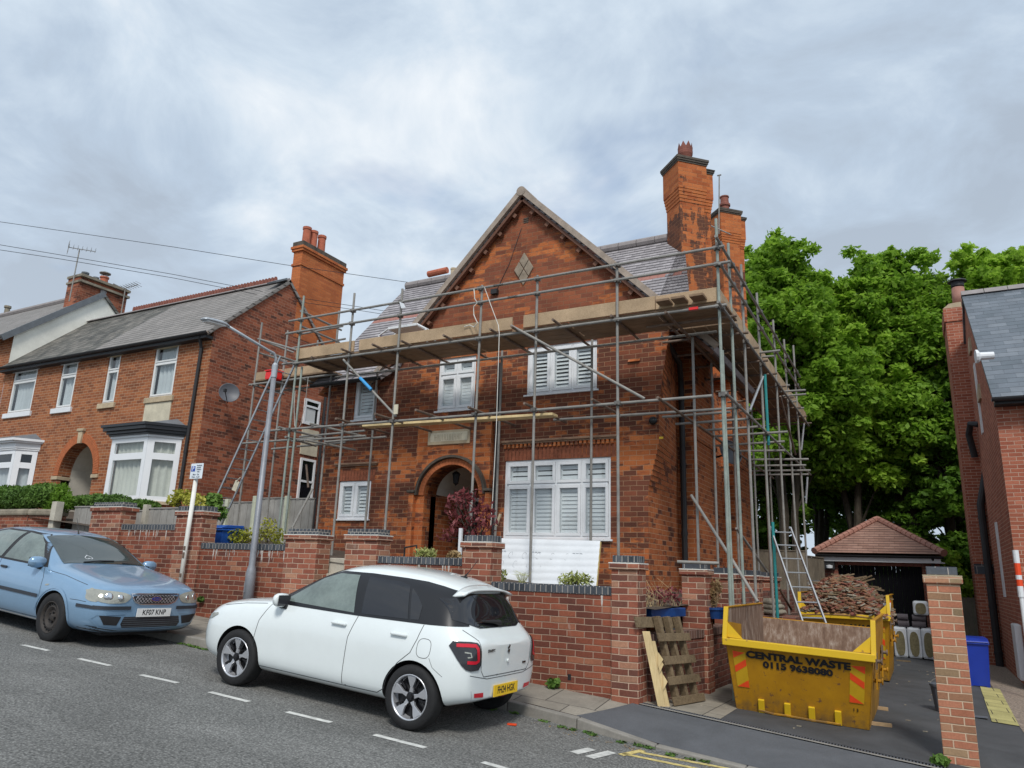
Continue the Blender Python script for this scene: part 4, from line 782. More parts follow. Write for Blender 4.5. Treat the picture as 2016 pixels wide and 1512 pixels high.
# arched passage
archring(Acx, Azs, Ar+.003, Ar+.235, (Az-Azs)/Ar*1.0, TY-.025, TY+.03, 'arch_orange', 'arch_ring', 46, .12, par=th)
a = t(143, 858); MB().prism([(Acx-.075, TY-.07, Az-.02), (Acx+.075, TY-.07, Az-.02), (Acx+.105, TY-.07, Az+.33), (Acx-.105, TY-.07, Az+.33)], (0, .07, 0)).build('keystone', 'stone', th)
MB().box(Acx-.15, Acx+.15, TY-.1, TY, Az+.33, Az+.41).build('keystone_cap', 'stone', th, bevel=.01)
for xa in (A0-.26, A1): MB().box(xa-.02, xa+.28, TY-.05, TY+.35, Azs-.12, Azs-.02).build('impost', 'stone', th, bevel=.01)
m = MB(); m.quad((A0, TY+.35, tzb), (A0, TY+1.6, tzb), (A0, TY+1.6, Azs), (A0, TY+.35, Azs)); m.quad((A1, TY+.35, tzb), (A1, TY+1.6, tzb), (A1, TY+1.6, Azs), (A1, TY+.35, Azs)); m.quad((A0-.1, TY+1.6, tzb), (A1+.1, TY+1.6, tzb), (A1+.1, TY+1.6, Az+.1), (A0-.1, TY+1.6, Az+.1)); m.grid(lambda u, v: (Acx+Ar*cos(pi*u), TY+.35+1.25*v, Azs+(Az-Azs)*sin(pi*u)), 14, 1); m.build('passage_wall', 'render_cream', th)
m = MB(); m.box(A1-.5, A1-.44, TY+1.5, TY+1.59, tzb, Azs+.1); m.build('door_frame', 'upvc', th); MB().box(A1-.28, A1-.2, TY+1.48, TY+1.6, 1.95, 2.15).build('wall_lamp', 'black_matt', th)
# bays
def bay(xa, xb, zb, zt, proj, cornice, fillc, nm, s1=None):
    s0 = xa+proj*.8; s1 = s1 or xb-proj*.75; P = [(xa, TY), (s0, TY-proj), (s1, TY-proj), (xb, TY)]; root = None
    m = MB(); m.prism([(p[0], p[1], tzb) for p in P], (0, 0, zb-.08-tzb)); root = m.build('bay_window', 'brick_terrace', th)
    MB().prism([(xa-.06, TY, zb-.08), (s0-.04, TY-proj-.07, zb-.08), (s1+.04, TY-proj-.07, zb-.08), (xb+.06, TY, zb-.08)], (0, 0, .08)).build('sill', 'stone' , root)
    for (p, q) in zip(P, P[1:]):
        d = V((q[0]-p[0], q[1]-p[1], 0)); l = d.length; d.normalize(); nn = V((d.y, -d.x, 0)); fm = MB(); gm = MB(); o = V((p[0], p[1], zb)); H = zt-zb; tr = H*.70; up = V((0, 0, 1))
        def bx(u0, u1, z0, z1, dp=.05, m_=fm): c0 = o+d*(u0+u1)/2+up*(z0+z1)/2-nn*(dp/2-.02); m_.obox(c0, d*(u1-u0)/2, nn*dp/2, up*(z1-z0)/2)
        nl = 2 if l > 1.75 else 1; 
        bx(0, .07, 0, H, .09); bx(l-.07, l, 0, H, .09); bx(.07, l-.07, 0, .07); bx(.07, l-.07, H-.07, H); bx(.07, l-.07, tr-.035, tr+.035)
        lw = (l-.14)/nl
        for k in range(nl):
            u0, u1 = .07+k*lw, .07+(k+1)*lw
            if k: bx(u0-.04, u0+.04, .07, H-.07)
            for z0, z1 in ((.07, tr-.035), (tr+.035, H-.07)):
                bx(u0+.04 if k else u0, u0+.085, z0, z1, .06); bx(u1-.06, u1-.0, z0, z1, .06); bx(u0+.085, u1-.06, z0, z0+.05, .06); bx(u0+.085, u1-.06, z1-.05, z1, .06)
        f = fm.build('window_frame', 'upvc', root); a_, b_ = o+d*.07+up*.07-nn*.0, o+d*(l-.07)+up*.07; gm.quad(a_, b_, b_+up*(H-.14), a_+up*(H-.14)); gm.build('pane', 'window_glass', f)
        cm = MB()
        if fillc: cm.grid(lambda u, v: o+d*(.03+(l-.06)*u)-nn*(.13+.025*sin(u*l*34)+.012*sin(u*l*71+v))+up*(.05+(H-.1)*v), int(l*30), 3); cm.build('curtain', 'curtain', f, smooth=True)
        else: cm.grid(lambda u, v: o+d*(.03+(l-.06)*u)-nn*(.13+.015*sin(u*l*30))+up*(.05+(H*.66)*v), int(l*22), 2); cm.build('curtain', 'net', f, smooth=True)
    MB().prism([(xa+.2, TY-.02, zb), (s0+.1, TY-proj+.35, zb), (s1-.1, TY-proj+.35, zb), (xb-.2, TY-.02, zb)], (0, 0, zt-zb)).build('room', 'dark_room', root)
    z_ = zt
    for (e_, hh, mt) in cornice:
        MB().prism([(xa-e_, TY, z_), (s0-e_*.6, TY-proj-e_, z_), (s1+e_*.6, TY-proj-e_, z_), (xb+e_, TY, z_)], (0, 0, hh)).build('cornice', mt, root); z_ += hh
    rm = MB(); Q = [(xa-.1, TY, z_), (s0-.06, TY-proj-.1, z_), (s1+.06, TY-proj-.1, z_), (xb+.1, TY, z_)]; tpz = z_+.22
    rm.add([*Q, (xa+.3, TY, tpz), (xb-.3, TY, tpz)], ((0, 1, 4), (1, 2, 5, 4), (2, 3, 5), (0, 1, 2, 3), (0, 4, 5, 3))); rm.build('bay_roof', 'lead', root); return root, P, z_
bpr = .6; b0 = at(204, 985, TY-.1).x+.05; b1 = at(335, 985, TY-.3).x+.25; bz0 = at(265, 985, TY-bpr).z; bz1 = at(285, 860, TY-bpr).z
bs0, bs1 = at(214, 925, TY-bpr).x, at(283, 925, TY-bpr).x; b0, b1 = bs0-.5, at(350, 925, TY).x; bay(b0, b1, bz0, bz1, bpr, [(.06, .06, 'white_trim'), (.10, .05, 'black_gloss'), (.16, .07, 'black_gloss'), (.24, .09, 'black_gloss'), (.29, .07, 'black_gloss')], True, 'bay', s1=bs1)
c0 = at(-110, 985, TY-.1).x; c1 = at(50, 985, TY-.1).x; cz1 = at(0, 887, TY-.5).z
rb, P_, zc_ = bay(c0, c1, bz0+.1, cz1, .45, [(.05, .05, 'white_trim'), (.07, .16, 'white_trim'), (.16, .05, 'white_trim'), (.22, .07, 'white_trim')], False, 'bay')
# satellite dish on the gable wall
a = at(450, 775, X=TX1+.35); ds = MB().lathe([(0, 0), (.12, .012), (.21, .045), (.26, .08), (.265, .085), (.25, .075), (.12, .02), (0, .01)], (a.x, a.y, a.z), (.85, -.50, .18), 22).build('satellite_dish', 'dish', th, smooth=True)
m = MB(); m.tube((a.x, a.y, a.z), (TX1, a.y+.15, a.z-.05), .025, 8); m.tube((a.x, a.y, a.z-.25), (a.x+.22, a.y-.3, a.z-.02), .012, 6); m.box(a.x+.19, a.x+.25, a.y-.34, a.y-.27, a.z-.04, a.z+.04); m.build('dish_arm', 'black_matt', ds)
# window and panel seen on the gable side near the alley
def sidewin(par, X, ya, yb, z0, z1, mid=None, f=1):
    m = MB(); w = .07
    m.box(X, X+.05*f, ya, ya+w, z0, z1); m.box(X, X+.05*f, yb-w, yb, z0, z1); m.box(X, X+.05*f, ya+w, yb-w, z0, z0+w); m.box(X, X+.05*f, ya+w, yb-w, z1-w, z1)
    if mid: m.box(X, X+.05*f, ya+w, yb-w, mid-.03, mid+.03)
    o = m.build('window', 'upvc', par); MB().box(X+.003*f, X+.02*f, ya+w, yb-w, z0+w, z1-w).build('pane', 'privacy_glass', o); return o
# windows and cream panel in the gable side wall, near the alley
sa = lambda x, y: at(x, y, X=TX1)
wu = sidewin(th, TX1, sa(597, 810).y, sa(628, 810).y, sa(612, 838).z, sa(614, 788).z, sa(613, 802).z)
MB().quad((TX1+.022, sa(599, 810).y, sa(612, 834).z), (TX1+.022, sa(620, 810).y, sa(612, 834).z), (TX1+.022, sa(620, 810).y, sa(614, 806).z), (TX1+.022, sa(599, 810).y, sa(614, 806).z)).build('curtain', 'net', wu)
MB().box(TX1, TX1+.03, sa(592, 870).y, sa(625, 870).y, sa(608, 897).z, sa(610, 846).z).build('cladding_panel', 'stone_cream', th)
sidewin(th, TX1, sa(586, 950).y, sa(616, 950).y, sa(600, 1000).z, sa(602, 903).z, sa(600, 948).z)
pipe(th, [(TX1+.06, sa(636, 800).y, 6.0), (TX1+.06, sa(636, 800).y, .3)], .04)

# ================================================================ HOUSE UP THE HILL (white side wall)
uh = thing('white_gable_house', (-30, 12.6, 2), 'house up the hill with white painted side wall and aerials on its brick chimney', 'house')
UX = TX0; v0, v1 = at(0, 662, X=UX), at(153, 598, X=UX); sl_ = (v1.z-v0.z)/(v1.y-v0.y); ury = 15.3; urz = v1.z+(ury-v1.y)*sl_; uey = 12.2; uez = v0.z+(uey-v0.y)*sl_
m = MB(); m.poly([(UX, 12.6, 1), (UX, 18, 1), (UX, 18, urz-(18-ury)*sl_), (UX, ury, urz), (UX, 12.6, v0.z+(12.6-v0.y)*sl_)]); m.build('side_wall', 'white_wall', uh)
m = MB(); m.quad((UX-9, 12.6, 1), (UX-.01, 12.6, 1), (UX-.01, 12.6, uez+.2), (UX-9, 12.6, uez+.2)); m.build('front_wall', 'brick_terrace', uh)
roofslab((UX-9, uey, uez), (UX+.06, uey, uez), (UX+.06, ury, urz), (UX-9, ury, urz), .1, 'tile_terrace_new', par=uh); roofslab((UX-9, 18.2, urz-(18.2-ury)*sl_), (UX+.06, 18.2, urz-(18.2-ury)*sl_), (UX+.06, ury, urz), (UX-9, ury, urz), .1, 'tile_terrace_old', par=uh)
MB().plank((UX+.09, uey, uez-.06), (UX+.09, ury, urz-.06), .06, .2).build('verge_board', 'lead', uh); MB().tube((UX-9, ury, urz+.03), (UX, ury, urz+.03), .12, 8).build('ridge_tiles', 'ridge_grey', uh)
cy0, cy1 = at(158, 590, X=UX).y, at(236, 620, X=UX).y; cz = at(155, 541, X=UX).z; c = MB().box(UX-.8, UX-.06, cy0-.1, cy1+.2, urz-1.6, cz).build('chimney_stack', 'brick_terrace_side', uh)
m = MB(); m.box(UX-.84, UX+.06, cy0-.14, cy1+.24, cz-.22, cz-.14); m.box(UX-.84, UX+.06, cy0-.14, cy1+.24, cz, cz+.09); m.build('chimney_cap', 'stone_dark', c)
for f, r0, hh, mt in ((.15, .12, .18, 'lead'), (.42, .1, .15, 'lead'), (.62, .15, .28, 'terracotta'), (.9, .1, .1, 'lead')): MB().lathe([(r0, 0), (r0*.9, hh), (r0*1.1, hh), (r0*1.1, hh+.05), (0, hh+.05)], (UX-.4, cy0+(cy1-cy0)*f, cz+.09), (0, 0, 1), 12).build('chimney_pot', mt, c)
yy = cy0+(cy1-cy0)*.62; m = MB()
for i in range(4): m.tube((UX-.4+.12*cos(i*pi/2), yy+.12*sin(i*pi/2), cz+.42), (UX-.4+.12*cos(i*pi/2), yy+.12*sin(i*pi/2), cz+.55), .012, 4)
m.lathe([(0, .6), (.2, .55), (.2, .58), (0, .66)], (UX-.4, yy, cz), (0, 0, 1), 12); m.build('cowl', 'galv', c)
# aerials
def aerial(base, top, boomd, n, el, par, tilt=V((0, 0, .05))):
    m = MB(); m.tube(base, top, .022, 6); top = V(top); d = V(boomd); m.tube(top-d*.4, top+d*.6, .014, 5); sd_ = d.cross(V((0, 0, 1))).normalized()
    for i in range(n): p = top-d*.4+d*(i/(n-1)); m.tube(p-sd_*el, p+sd_*el, .008, 4); m.tube(p-sd_*el*.7+V((0, 0, .09)), p+sd_*el*.7+V((0, 0, .09)), .006, 4)
    for k in (-1, 1): m.obox(top-d*.42+V((0, 0, .12*k)), (.01, 0, 0), sd_*el*1.1, (0, 0, .09))
    return m.build('tv_aerial', 'galv', par)
b = at(142, 562, X=UX+.05); tp = at(156, 490, X=UX+.05); aerial((b.x, b.y, b.z-.6), (b.x, b.y+.02, tp.z), (.35, .75, .08), 7, .16, uh)
b = at(240, 608, X=UX+.1); b2 = at(243, 566, X=UX+.1); aerial((b.x, b.y, b.z-.5), (b.x, b.y, b2.z), (.9, .2, .16), 9, .2, uh)
# far roof beyond
fr_ = thing('distant_roof', (-38, 15, 6), 'distant grey roof corner with a short chimney at the far left edge', 'house'); z0 = at(10, 618, X=-38).z
a = at(-30, 640, X=-38); b = at(50, 611, X=-38); m = MB(); m.prism([(-42, a.y, a.z-2), (-42, b.y+1, a.z-2), (-42, b.y, b.z), (-42, a.y, a.z)], (4.0, 0, 0)); m.build('roof', 'tile_terrace_old', fr_); a = at(13, 616, X=-38.5); MB().lathe([(.12, -.4), (.12, .25), (.16, .25), (.16, .35)], (a.x, a.y, a.z), (0, 0, 1), 10).build('chimney_pot', 'stone_dark', fr_)

# ================================================================ RIGHT NEIGHBOUR
nh = thing('slate_roof_house', (3, 17, -1.9), 'modern red brick house with a dark slate roof and tall flue on the right edge', 'house')
NX, NY = 1.53, 17.0; nze = at(1956, 779, NY).z; nry = at(1893, 580, X=NX-.05).y; nrz = at(1893, 580, X=NX-.05).z
m = MB(); m.box(NX, NX+7, NY, 27, -2.2, nze-.02); m.build('wall', 'brick_nb', nh); 
m = MB(); m.prism([(NX, NY, nze-.02), (NX, nry, nrz-.08), (NX, nry+4.8, nze-.02)], (.2, 0, 0)); m.build('gable_wall', 'brick_nb', nh)
roofslab((NX-.05, NY-.3, nze-.1), (NX+8, NY-.3, nze-.1), (NX+8, nry, nrz), (NX-.05, nry, nrz), .08, 'tile_slate', par=nh); roofslab((NX-.05, nry+5, nze-.1), (NX+8, nry+5, nze-.1), (NX+8, nry, nrz), (NX-.05, nry, nrz), .08, 'tile_slate', par=nh)
m = MB()
for i in range(16): m.prism([(NX-.06+i*.5, nry-.14, nrz-.06), (NX-.06+i*.5, nry, nrz+.09), (NX-.06+i*.5, nry+.14, nrz-.06)], (.485, 0, 0))
m.build('ridge_tiles', 'ridge_grey', nh); MB().plank((NX-.02, NY-.3, nze-.17), (NX-.02, nry, nrz-.07), .04, .07).build('verge', 'stone_cream', nh)
gutter(nh, NX-.08, NX+8, NY-.36, nze-.12, .075); MB().box(NX-.02, NX+8, NY-.3, NY-.02, nze-.24, nze-.14).build('eaves_board', 'black_matt', nh)
pipe(nh, [(at(2008, 720, NY).x+.03, NY-.3, nze-.2), (at(2008, 740, NY).x+.03, NY-.05, nze-.5), (at(2008, 740, NY).x+.03, NY-.05, -1.8)], .05)
# chimney breast and flue
CX0 = at(1888, 860, Y=22.2).x; CY = 22.2; cz_ = at(1875, 598, CY).z; c = MB().box(CX0, NX+.03, CY, CY+1.4, -2.2, cz_-.12).build('chimney_stack', 'brick_nb', nh)
m = MB(); m.box(CX0-.03, NX+.03, CY-.03, CY+1.43, cz_-.5, cz_-.12); m.build('chimney_band', 'brick_nb', c); MB().prism([(CX0-.03, CY-.03, cz_-.12), (NX, CY-.03, cz_-.12), (NX, CY-.03, cz_+.02), (CX0+.12, CY-.03, cz_)], (0, 1.4, 0)).build('flaunching', 'stone', c)
fx = at(1887, 580, CY+.3).x; z0_ = at(1887, 598, CY+.3).z; z1_ = at(1887, 567, CY+.3).z
MB().lathe([(.17, -.1), (.155, z1_-z0_)], (fx, CY+.3, z0_), (0, 0, 1), 16).build('chimney_pot', 'terracotta_new', c, smooth=True); MB().lathe([(.13, 0), (.13, .03), (.16, .04), (.16, .16), (.24, .17), (.22, .21), (0, .26)], (fx, CY+.3, z1_), (0, 0, 1), 16).build('cowl', 'black_matt', c)
pa = at(1905, 612, CY-.12); pb = at(1938, 850, CY-.12); pc = at(1985, 1350, CY-.1)
pipe(nh, [(pa.x, CY-.12, pa.z), (pa.x+.12, CY-.12, 3.5), (NX-.12, CY-.12, 2), (NX-.12, CY-.12, -1.85)], .085); MB().path([(NX+.02, CY-.6, 3.95), (NX-.15, CY-.5, 4.0), (NX-.2, CY-.3, 3.75), (NX-.12, CY-.15, 3.2)], .08, 10).build('waste_pipe', 'black_matt', nh)
for (ya, yb, za, zb2) in ((20.2, 20.5, 3.5, 5.2), (19.7, 20.0, -.2, 1.4)): MB().box(NX-.03, NX, ya, yb, za, zb2).build('window', 'upvc', nh)
for (y_, z_) in ((20.9, 5.6), (20.0, 4.2)): a_ = MB().prism([(NX-.05, y_-.35, z_), (NX-.05, y_+.15, z_), (NX-.05, y_+.15, z_+.2), (NX-.05, y_-.35, z_+.35)], (.06, 0, 0)).build('sill', 'stone', nh)
a = at(1920, 703, X=NX-.3); MB().lathe([(.07, 0), (.075, .22), (.13, .26), (.13, .3), (0, .3)], (NX, a.y, a.z), (-1, -.1, 0), 12).build('boiler_flue', 'white_trim', nh)
b1 = MB().box(NX-.03, NX, 21.2, 21.9, .0, .12); mm_ = MB().box(CX0-.004, NX, CY-.02, CY-.0, at(1925, 1120, CY).z-.12, at(1925, 1120, CY).z+.12).build('blue_band', 'blue_brick_wide', nh)
a = at(2003, 1115, Y=NY-1.2); bp = thing('striped_post', (a.x, NY-1.2, -2), 'slim white post with red and white bands at its top, by the right-hand house', 'post')
tz = at(1996, 1083, Y=NY-1.2).z; bz = -1.95; MB().tube((a.x, NY-1.2, bz), (a.x, NY-1.2, tz-.75), .035, 10).build('pole', 'white_trim', bp)
for i, mt in enumerate(('white_trim', 'hazard_red', 'white_trim', 'hazard_red', 'white_trim')): hts = (.24, .22, .08, .12, .2); z_ = tz-.0-sum(hts[:i+1])*.92; MB().tube((a.x, NY-1.2, z_), (a.x, NY-1.2, z_+hts[i]*.92), .048, 10).build('band', mt, bp)
a = at(2005, 1290, Y=NY-.3); MB().box(NX-.12, NX-.0, 17.4, 18.0, a.z-.5, a.z+.5).build('meter_box', 'white_trim', nh, bevel=.02)

# ================================================================ GARAGE
GY = 23.0
def gg(x, y): p = at(x, y, GY); return p.x, p.z
ga = thing('garage', (-1.2, GY, -1.75), 'brick garage with hipped terracotta roof and black door, at the end of the drive', 'garage')
x0, x1 = gg(1616, 1110)[0], gg(1850, 1110)[0]; ze = gg(1700, 1112)[1]; d0, d1 = gg(1652, 1150)[0], gg(1818, 1150)[0]; dz = gg(1735, 1112)[1]; dz = gg(1700, 1113)[1]-.0
dzt = gg(1735, 1114)[1]
m = MB(); holes(m, x0, x1, -2.2, ze+.12, GY, [(d0, d1, -2.2, dzt)], .25); m.quad((x0, GY, -2.2), (x0, GY+5, -2.2), (x0, GY+5, ze+.1), (x0, GY, ze+.1)); m.quad((x1, GY, -2.2), (x1, GY+5, -2.2), (x1, GY+5, ze+.1), (x1, GY, ze+.1)); m.build('wall', 'brick_garage', ga)
m = MB(); nso = 22
for i in range(nso): x_ = d0+(d1-d0)*i/nso; m.box(x_+.006, x_+.085, GY-.012, GY+.02, dzt+.004, dzt+.2)
m.build('soldier_arch', 'terracotta_dark', ga)
m = MB()
for i in range(20): x_ = d0+(d1-d0)*i/20; m.box(x_, x_+(d1-d0)/20-.004, GY+.10, GY+.13, -2.0, dzt)
m.build('garage_door', 'door_black', ga)
fz0, fz1 = gg(1730, 1107)[1], gg(1730, 1094)[1]; MB().box(x0-.03, x1+.03, GY-.2, GY-.17, fz0, fz1).build('fascia', 'white_trim', ga); MB().box(x0-.12, x1+.12, GY-.17, GY, fz0, fz0+.03).build('soffit', 'white_trim', ga); gutter(ga, x0-.1, x1+.1, GY-.26, fz1+.0, .06)
ap = at(1727, 1023, GY+2.2); ez_ = fz1+.06; E0, E1 = (x0-.12, GY-.3), (x1+.12, GY-.3); E2, E3 = (x1+.12, GY+5.3), (x0-.12, GY+5.3); A = (ap.x, GY+2.2, ap.z); B = (ap.x, GY+2.9, ap.z)
m = MB(); m.add([(*E0, ez_), (*E1, ez_), (*E2, ez_), (*E3, ez_), A, B], ((0, 1, 4), (1, 2, 5, 4), (2, 3, 5), (3, 0, 4, 5), (3, 2, 1, 0))); m.build('roof', 'tile_garage', ga)
for e_ in (E0, E1):
    m = MB(); p, q = V((*e_, ez_+.03)), V(A)+V((0, 0, .03)); k = 14
    for i in range(k): m.tube(p+(q-p)*(i/k), p+(q-p)*((i+.97)/k), .1, 8, .085)
    m.build('hip_tiles', 'terracotta_new', ga)
pipe(ga, [(gg(1836, 1100)[0], GY-.2, fz1), (gg(1836, 1100)[0], GY-.06, fz0-.2), (gg(1836, 1100)[0], GY-.06, -1.8)], .045)
a = gg(1634, 1112); l_ = MB().box(a[0]-.13, a[0]+.13, GY-.16, GY, a[1]-.13, a[1]+.12).build('wall_lamp', 'black_matt', ga, bevel=.01); MB().lathe([(.0, -.09), (.08, -.07), (.09, 0), (0, .02)], (a[0], GY-.17, a[1]-.02), (0, 0, 1), 12).build('lamp_lens', 'foil_white', l_)

# ================================================================ FENCES
def fence(name, pts, ztop, zbot, mat, label, post=None, capv=0, posts=(), par=None, board=.1):
    f = thing(name, (pts[0][0], pts[0][1], zbot), label, 'fence')
    for (a, b, zt) in zip(pts, pts[1:], ztop):
        m = MB(); d = V((b[0]-a[0], b[1]-a[1], 0)); l = d.length; d.normalize(); nn = V((d.y, -d.x, 0)); k = max(2, int(l/board))
        for i in range(k):
            off = .006*(i % 2); c_ = V((a[0], a[1], 0))+d*(i+.5)*l/k+nn*off; dzt = random.uniform(-.006, .006); m.obox((c_.x, c_.y, (zt+zbot)/2+dzt), d*(l/k*.5-.002), nn*.009, (0, 0, (zt-zbot)/2))
        m.obox(((a[0]+b[0])/2, (a[1]+b[1])/2, zt+.015), d*l/2, nn*.03, (0, 0, .012)); m.build('panel', mat, f)
    for (x_, y_, zt, w_, mt) in posts: MB().box(x_-w_/2, x_+w_/2, y_-w_/2-.03, y_+w_/2-.03, zbot, zt).build('post', mt, f, bevel=.008)
    return f
FY = 12.35
def ff(x, y, Y=FY): return at(x, y, Y)
xs_ = [ff(380, 1010).x, ff(448, 1010).x, ff(500, 1010).x, ff(566, 1010).x, ff(617, 1010).x]
fence('alley_fence', [(x_, FY) for x_ in xs_], [ff(410, 986).z, ff(470, 990).z, ff(530, 982).z, ff(592, 983).z], .0, 'fence_wood', 'weathered grey close-board fence across the alley between the houses', posts=[(xs_[2]+.05, FY, ff(505, 977).z, .11, 'gate_green'), (xs_[3], FY, ff(567, 977).z, .11, 'gate_green'), (xs_[1], FY, ff(448, 983).z, .10, 'gate_green')])
Y2 = 9.75
def f2(x, y): return at(x, y, Y2)
xq = [f2(147, 1010).x, f2(186, 1010).x, f2(243, 1010).x, f2(290, 1010).x, f2(352, 1010).x, f2(395, 1010).x]
fence('boundary_fence', [(x_, Y2) for x_ in xq], [f2(160, 999).z, f2(200, 1003).z, f2(262, 1007).z, f2(320, 1002).z, f2(370, 1006).z], -.6, 'fence_wood', 'low grey timber fence with pale concrete posts behind the left end of the garden wall', posts=[(f2(134, 1000).x, Y2-.2, f2(134, 990).z, .17, 'concrete'), (f2(292, 1000).x, Y2, f2(292, 994).z, .11, 'concrete')])
a = at(1480, 1085, Y=21); b = at(1588, 1085, Y=21); c3 = at(1620, 1097, Y=22.5)
fence('back_fence', [(a.x-.6, 21), (b.x, 21), (c3.x, 22.6)], [at(1540, 1085, Y=21).z, at(1605, 1098, Y=22).z], -1.9, 'fence_brown', 'tall brown timber fence behind the driveway wall, left of the garage', board=.15)
a = at(1891, 1178, Y=24); b = at(1932, 1178, Y=24); fence('back_fence', [(a.x-.4, 24), (b.x+.3, 24)], [a.z], -1.95, 'fence_brown', 'short dark timber fence behind the blue bin, between garage and right-hand house', board=.12)
# low wall in front of the terraced pair
tw = thing('stone_coped_wall', (-16.5, 9.4, .4), 'low brick wall with rounded stone coping under the left-hand hedge', 'garden wall')
a = at(-120, 1003, Y=9.5); b = at(68, 1001, Y=9.5); c3 = at(125, 1004, Y=9.7)
for p, q in ((a, b), (b, c3)): 
    d = (q-p); d.z = 0; l = d.length; d.normalize(); nn = V((d.y, -d.x, 0)); zt = at(60, 1003, Y=9.5).z; mid = (p+q)/2; MB().obox((mid.x, mid.y, zt-.7-.14), d*l/2, nn*.11, (0, 0, .7)).build('wall', 'brick_garden', tw); MB().obox((mid.x, mid.y, zt-.07), d*(l/2+.01), nn*.17, (0, 0, .07)).build('coping', 'stone_dark', tw, bevel=.04)

# ================================================================ TREES AND PLANTS
def tree(x, y, zt, rx, label, mat, seed, n=15000, trunk_r=.22, zb=-2.0, low=.28, lean=0, leaf=.15, cat='tree', grp='trees behind the garage', forks=3):
    g = random.Random(seed); H = zt-zb; t_ = thing('maple_tree', (x, y, zb), label, cat, grp); m = MB(); cl = []
    tops = []
    for f in range(forks):
        a = 2*pi*f/forks+g.random(); sp = rx*.25*g.random(); p = [(x+cos(a)*.18, y+sin(a)*.18, zb)]
        for k in range(1, 7):
            u = k/6; p.append((x+cos(a)*(.18+sp*u*u*2)+g.uniform(-.12, .12)+lean*u, y+sin(a)*(.18+sp*u*u*2)+g.uniform(-.12, .12), zb+H*.86*u))
        m.path(p, [trunk_r*(1-.88*k/6)/(1+.25*forks)*1.5 for k in range(7)], 8); tops.append(p)
    nb = 60
    for i in range(nb):
        u = low+(1-low)*((i+.5)/nb)**.9; tr = tops[i % forks]; k = min(5, int(u/.9*6)); b0_ = V(tr[k]).lerp(V(tr[min(6, k+1)]), .5); z_ = zb+H*u
        prof = (sin(pi*min(1, (u-low)/(1-low)*.93+.12)))**.6; a = i*2.399+g.uniform(-.4, .4); r_ = rx*prof*g.uniform(.45, 1.0); c_ = V((x+lean*u+cos(a)*r_, y+sin(a)*r_, z_-.1)); c_.z = min(c_.z, zt-.5)
        s_ = rx*g.uniform(.24, .40)*(1.0 if u < .85 else .75); cl.append((c_.x, c_.y, c_.z, s_*1.0, s_*1.0, s_*g.uniform(.5, .85)))
        for _ in range(4): cl.append((c_.x+g.uniform(-1, 1)*s_*1.7, c_.y+g.uniform(-1, 1)*s_*1.7, min(zt-.1, c_.z+g.uniform(-.9, 1.1)*s_), s_*.5, s_*.5, s_*.34))
        st = V((tr[k][0], tr[k][1], min(tr[k][2], c_.z))); mid = st.lerp(c_, .55)+V((0, 0, .15*(c_-st).length)); m.path([st, mid, c_], [.055, .03, .012], 5)
    m.build('trunk', 'bark', t_); leaves('crown', cl, int(n*2.6), leaf*.78, mat, t_, seed, shell=.75, flat=.55); return t_
LB, LM, LD = 'leaf_bright', 'leaf_mid', 'leaf_dark'
def px_tree(xp, ytop, Y, wpx, label, mat, seed, **k):
    a = at(xp, ytop, Y=Y); b = at(xp+wpx/2, ytop+150, Y=Y); c_ = at(xp-wpx/2, ytop+150, Y=Y); return tree(a.x, Y, a.z, (b.x-c_.x)/2*1.3, label, mat, seed, **k)
px_tree(1520, 480, 28, 230, 'tall maple just right of the rear chimney, its crown darker and bushy', LM, 21, n=26000, low=.42)
px_tree(1650, 560, 30, 190, 'bright yellow-green maple reaching lowest beside the end of the scaffold', LB, 22, n=22000, low=.42)
px_tree(1745, 505, 31, 260, 'broad domed maple standing tallest in the middle above the garage roof', LM, 23, n=30000, trunk_r=.45, low=.46)
px_tree(1845, 720, 30, 140, 'shorter dark green tree against the right-hand house flue', LD, 24, n=15000, low=.1)
px_tree(1930, 500, 31, 220, 'flat-topped tree rising behind the flue of the slate-roofed house', LB, 25, n=20000, low=.6)
px_tree(2050, 478, 33, 220, 'wide crown showing above the slate roof at the right edge', LB, 26, n=18000, low=.6)
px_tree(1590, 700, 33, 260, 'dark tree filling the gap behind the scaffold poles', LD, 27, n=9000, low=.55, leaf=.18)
px_tree(1700, 820, 34, 260, 'dark green tree low behind the garage roof ridge', LD, 28, n=8000, low=.5, leaf=.18)
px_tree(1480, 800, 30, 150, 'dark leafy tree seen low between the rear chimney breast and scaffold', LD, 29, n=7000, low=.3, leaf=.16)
a = at(1862, 1085, Y=24.5); sh = thing('bright_shrub', (a.x, 24.6, -1.9), 'bright green leafy branch poking out beside the garage gutter', 'shrub'); leaves('leaves', [(a.x-.15, 24.6, a.z-.2, .5, .4, .35), (a.x+.1, 24.6, a.z-.9, .5, .4, .6)], 900, .09, LB, sh, 31); MB().path([(a.x+.2, 24.7, -1.9), (a.x, 24.6, a.z-.3)], [.03, .01], 5).build('stem', 'bark', sh)
bk = leaves('woodland_floor', [(x_, 29+random.uniform(-1, 3), z_, 1.6, .8, 1.1) for x_ in np.arange(-9, 3, .9) for z_ in (-1.5, -.3)], 9000, .17, LD, None, 33); tag(bk, 'dense dark undergrowth beneath the trees behind garage and fence', 'undergrowth', kind='stuff')

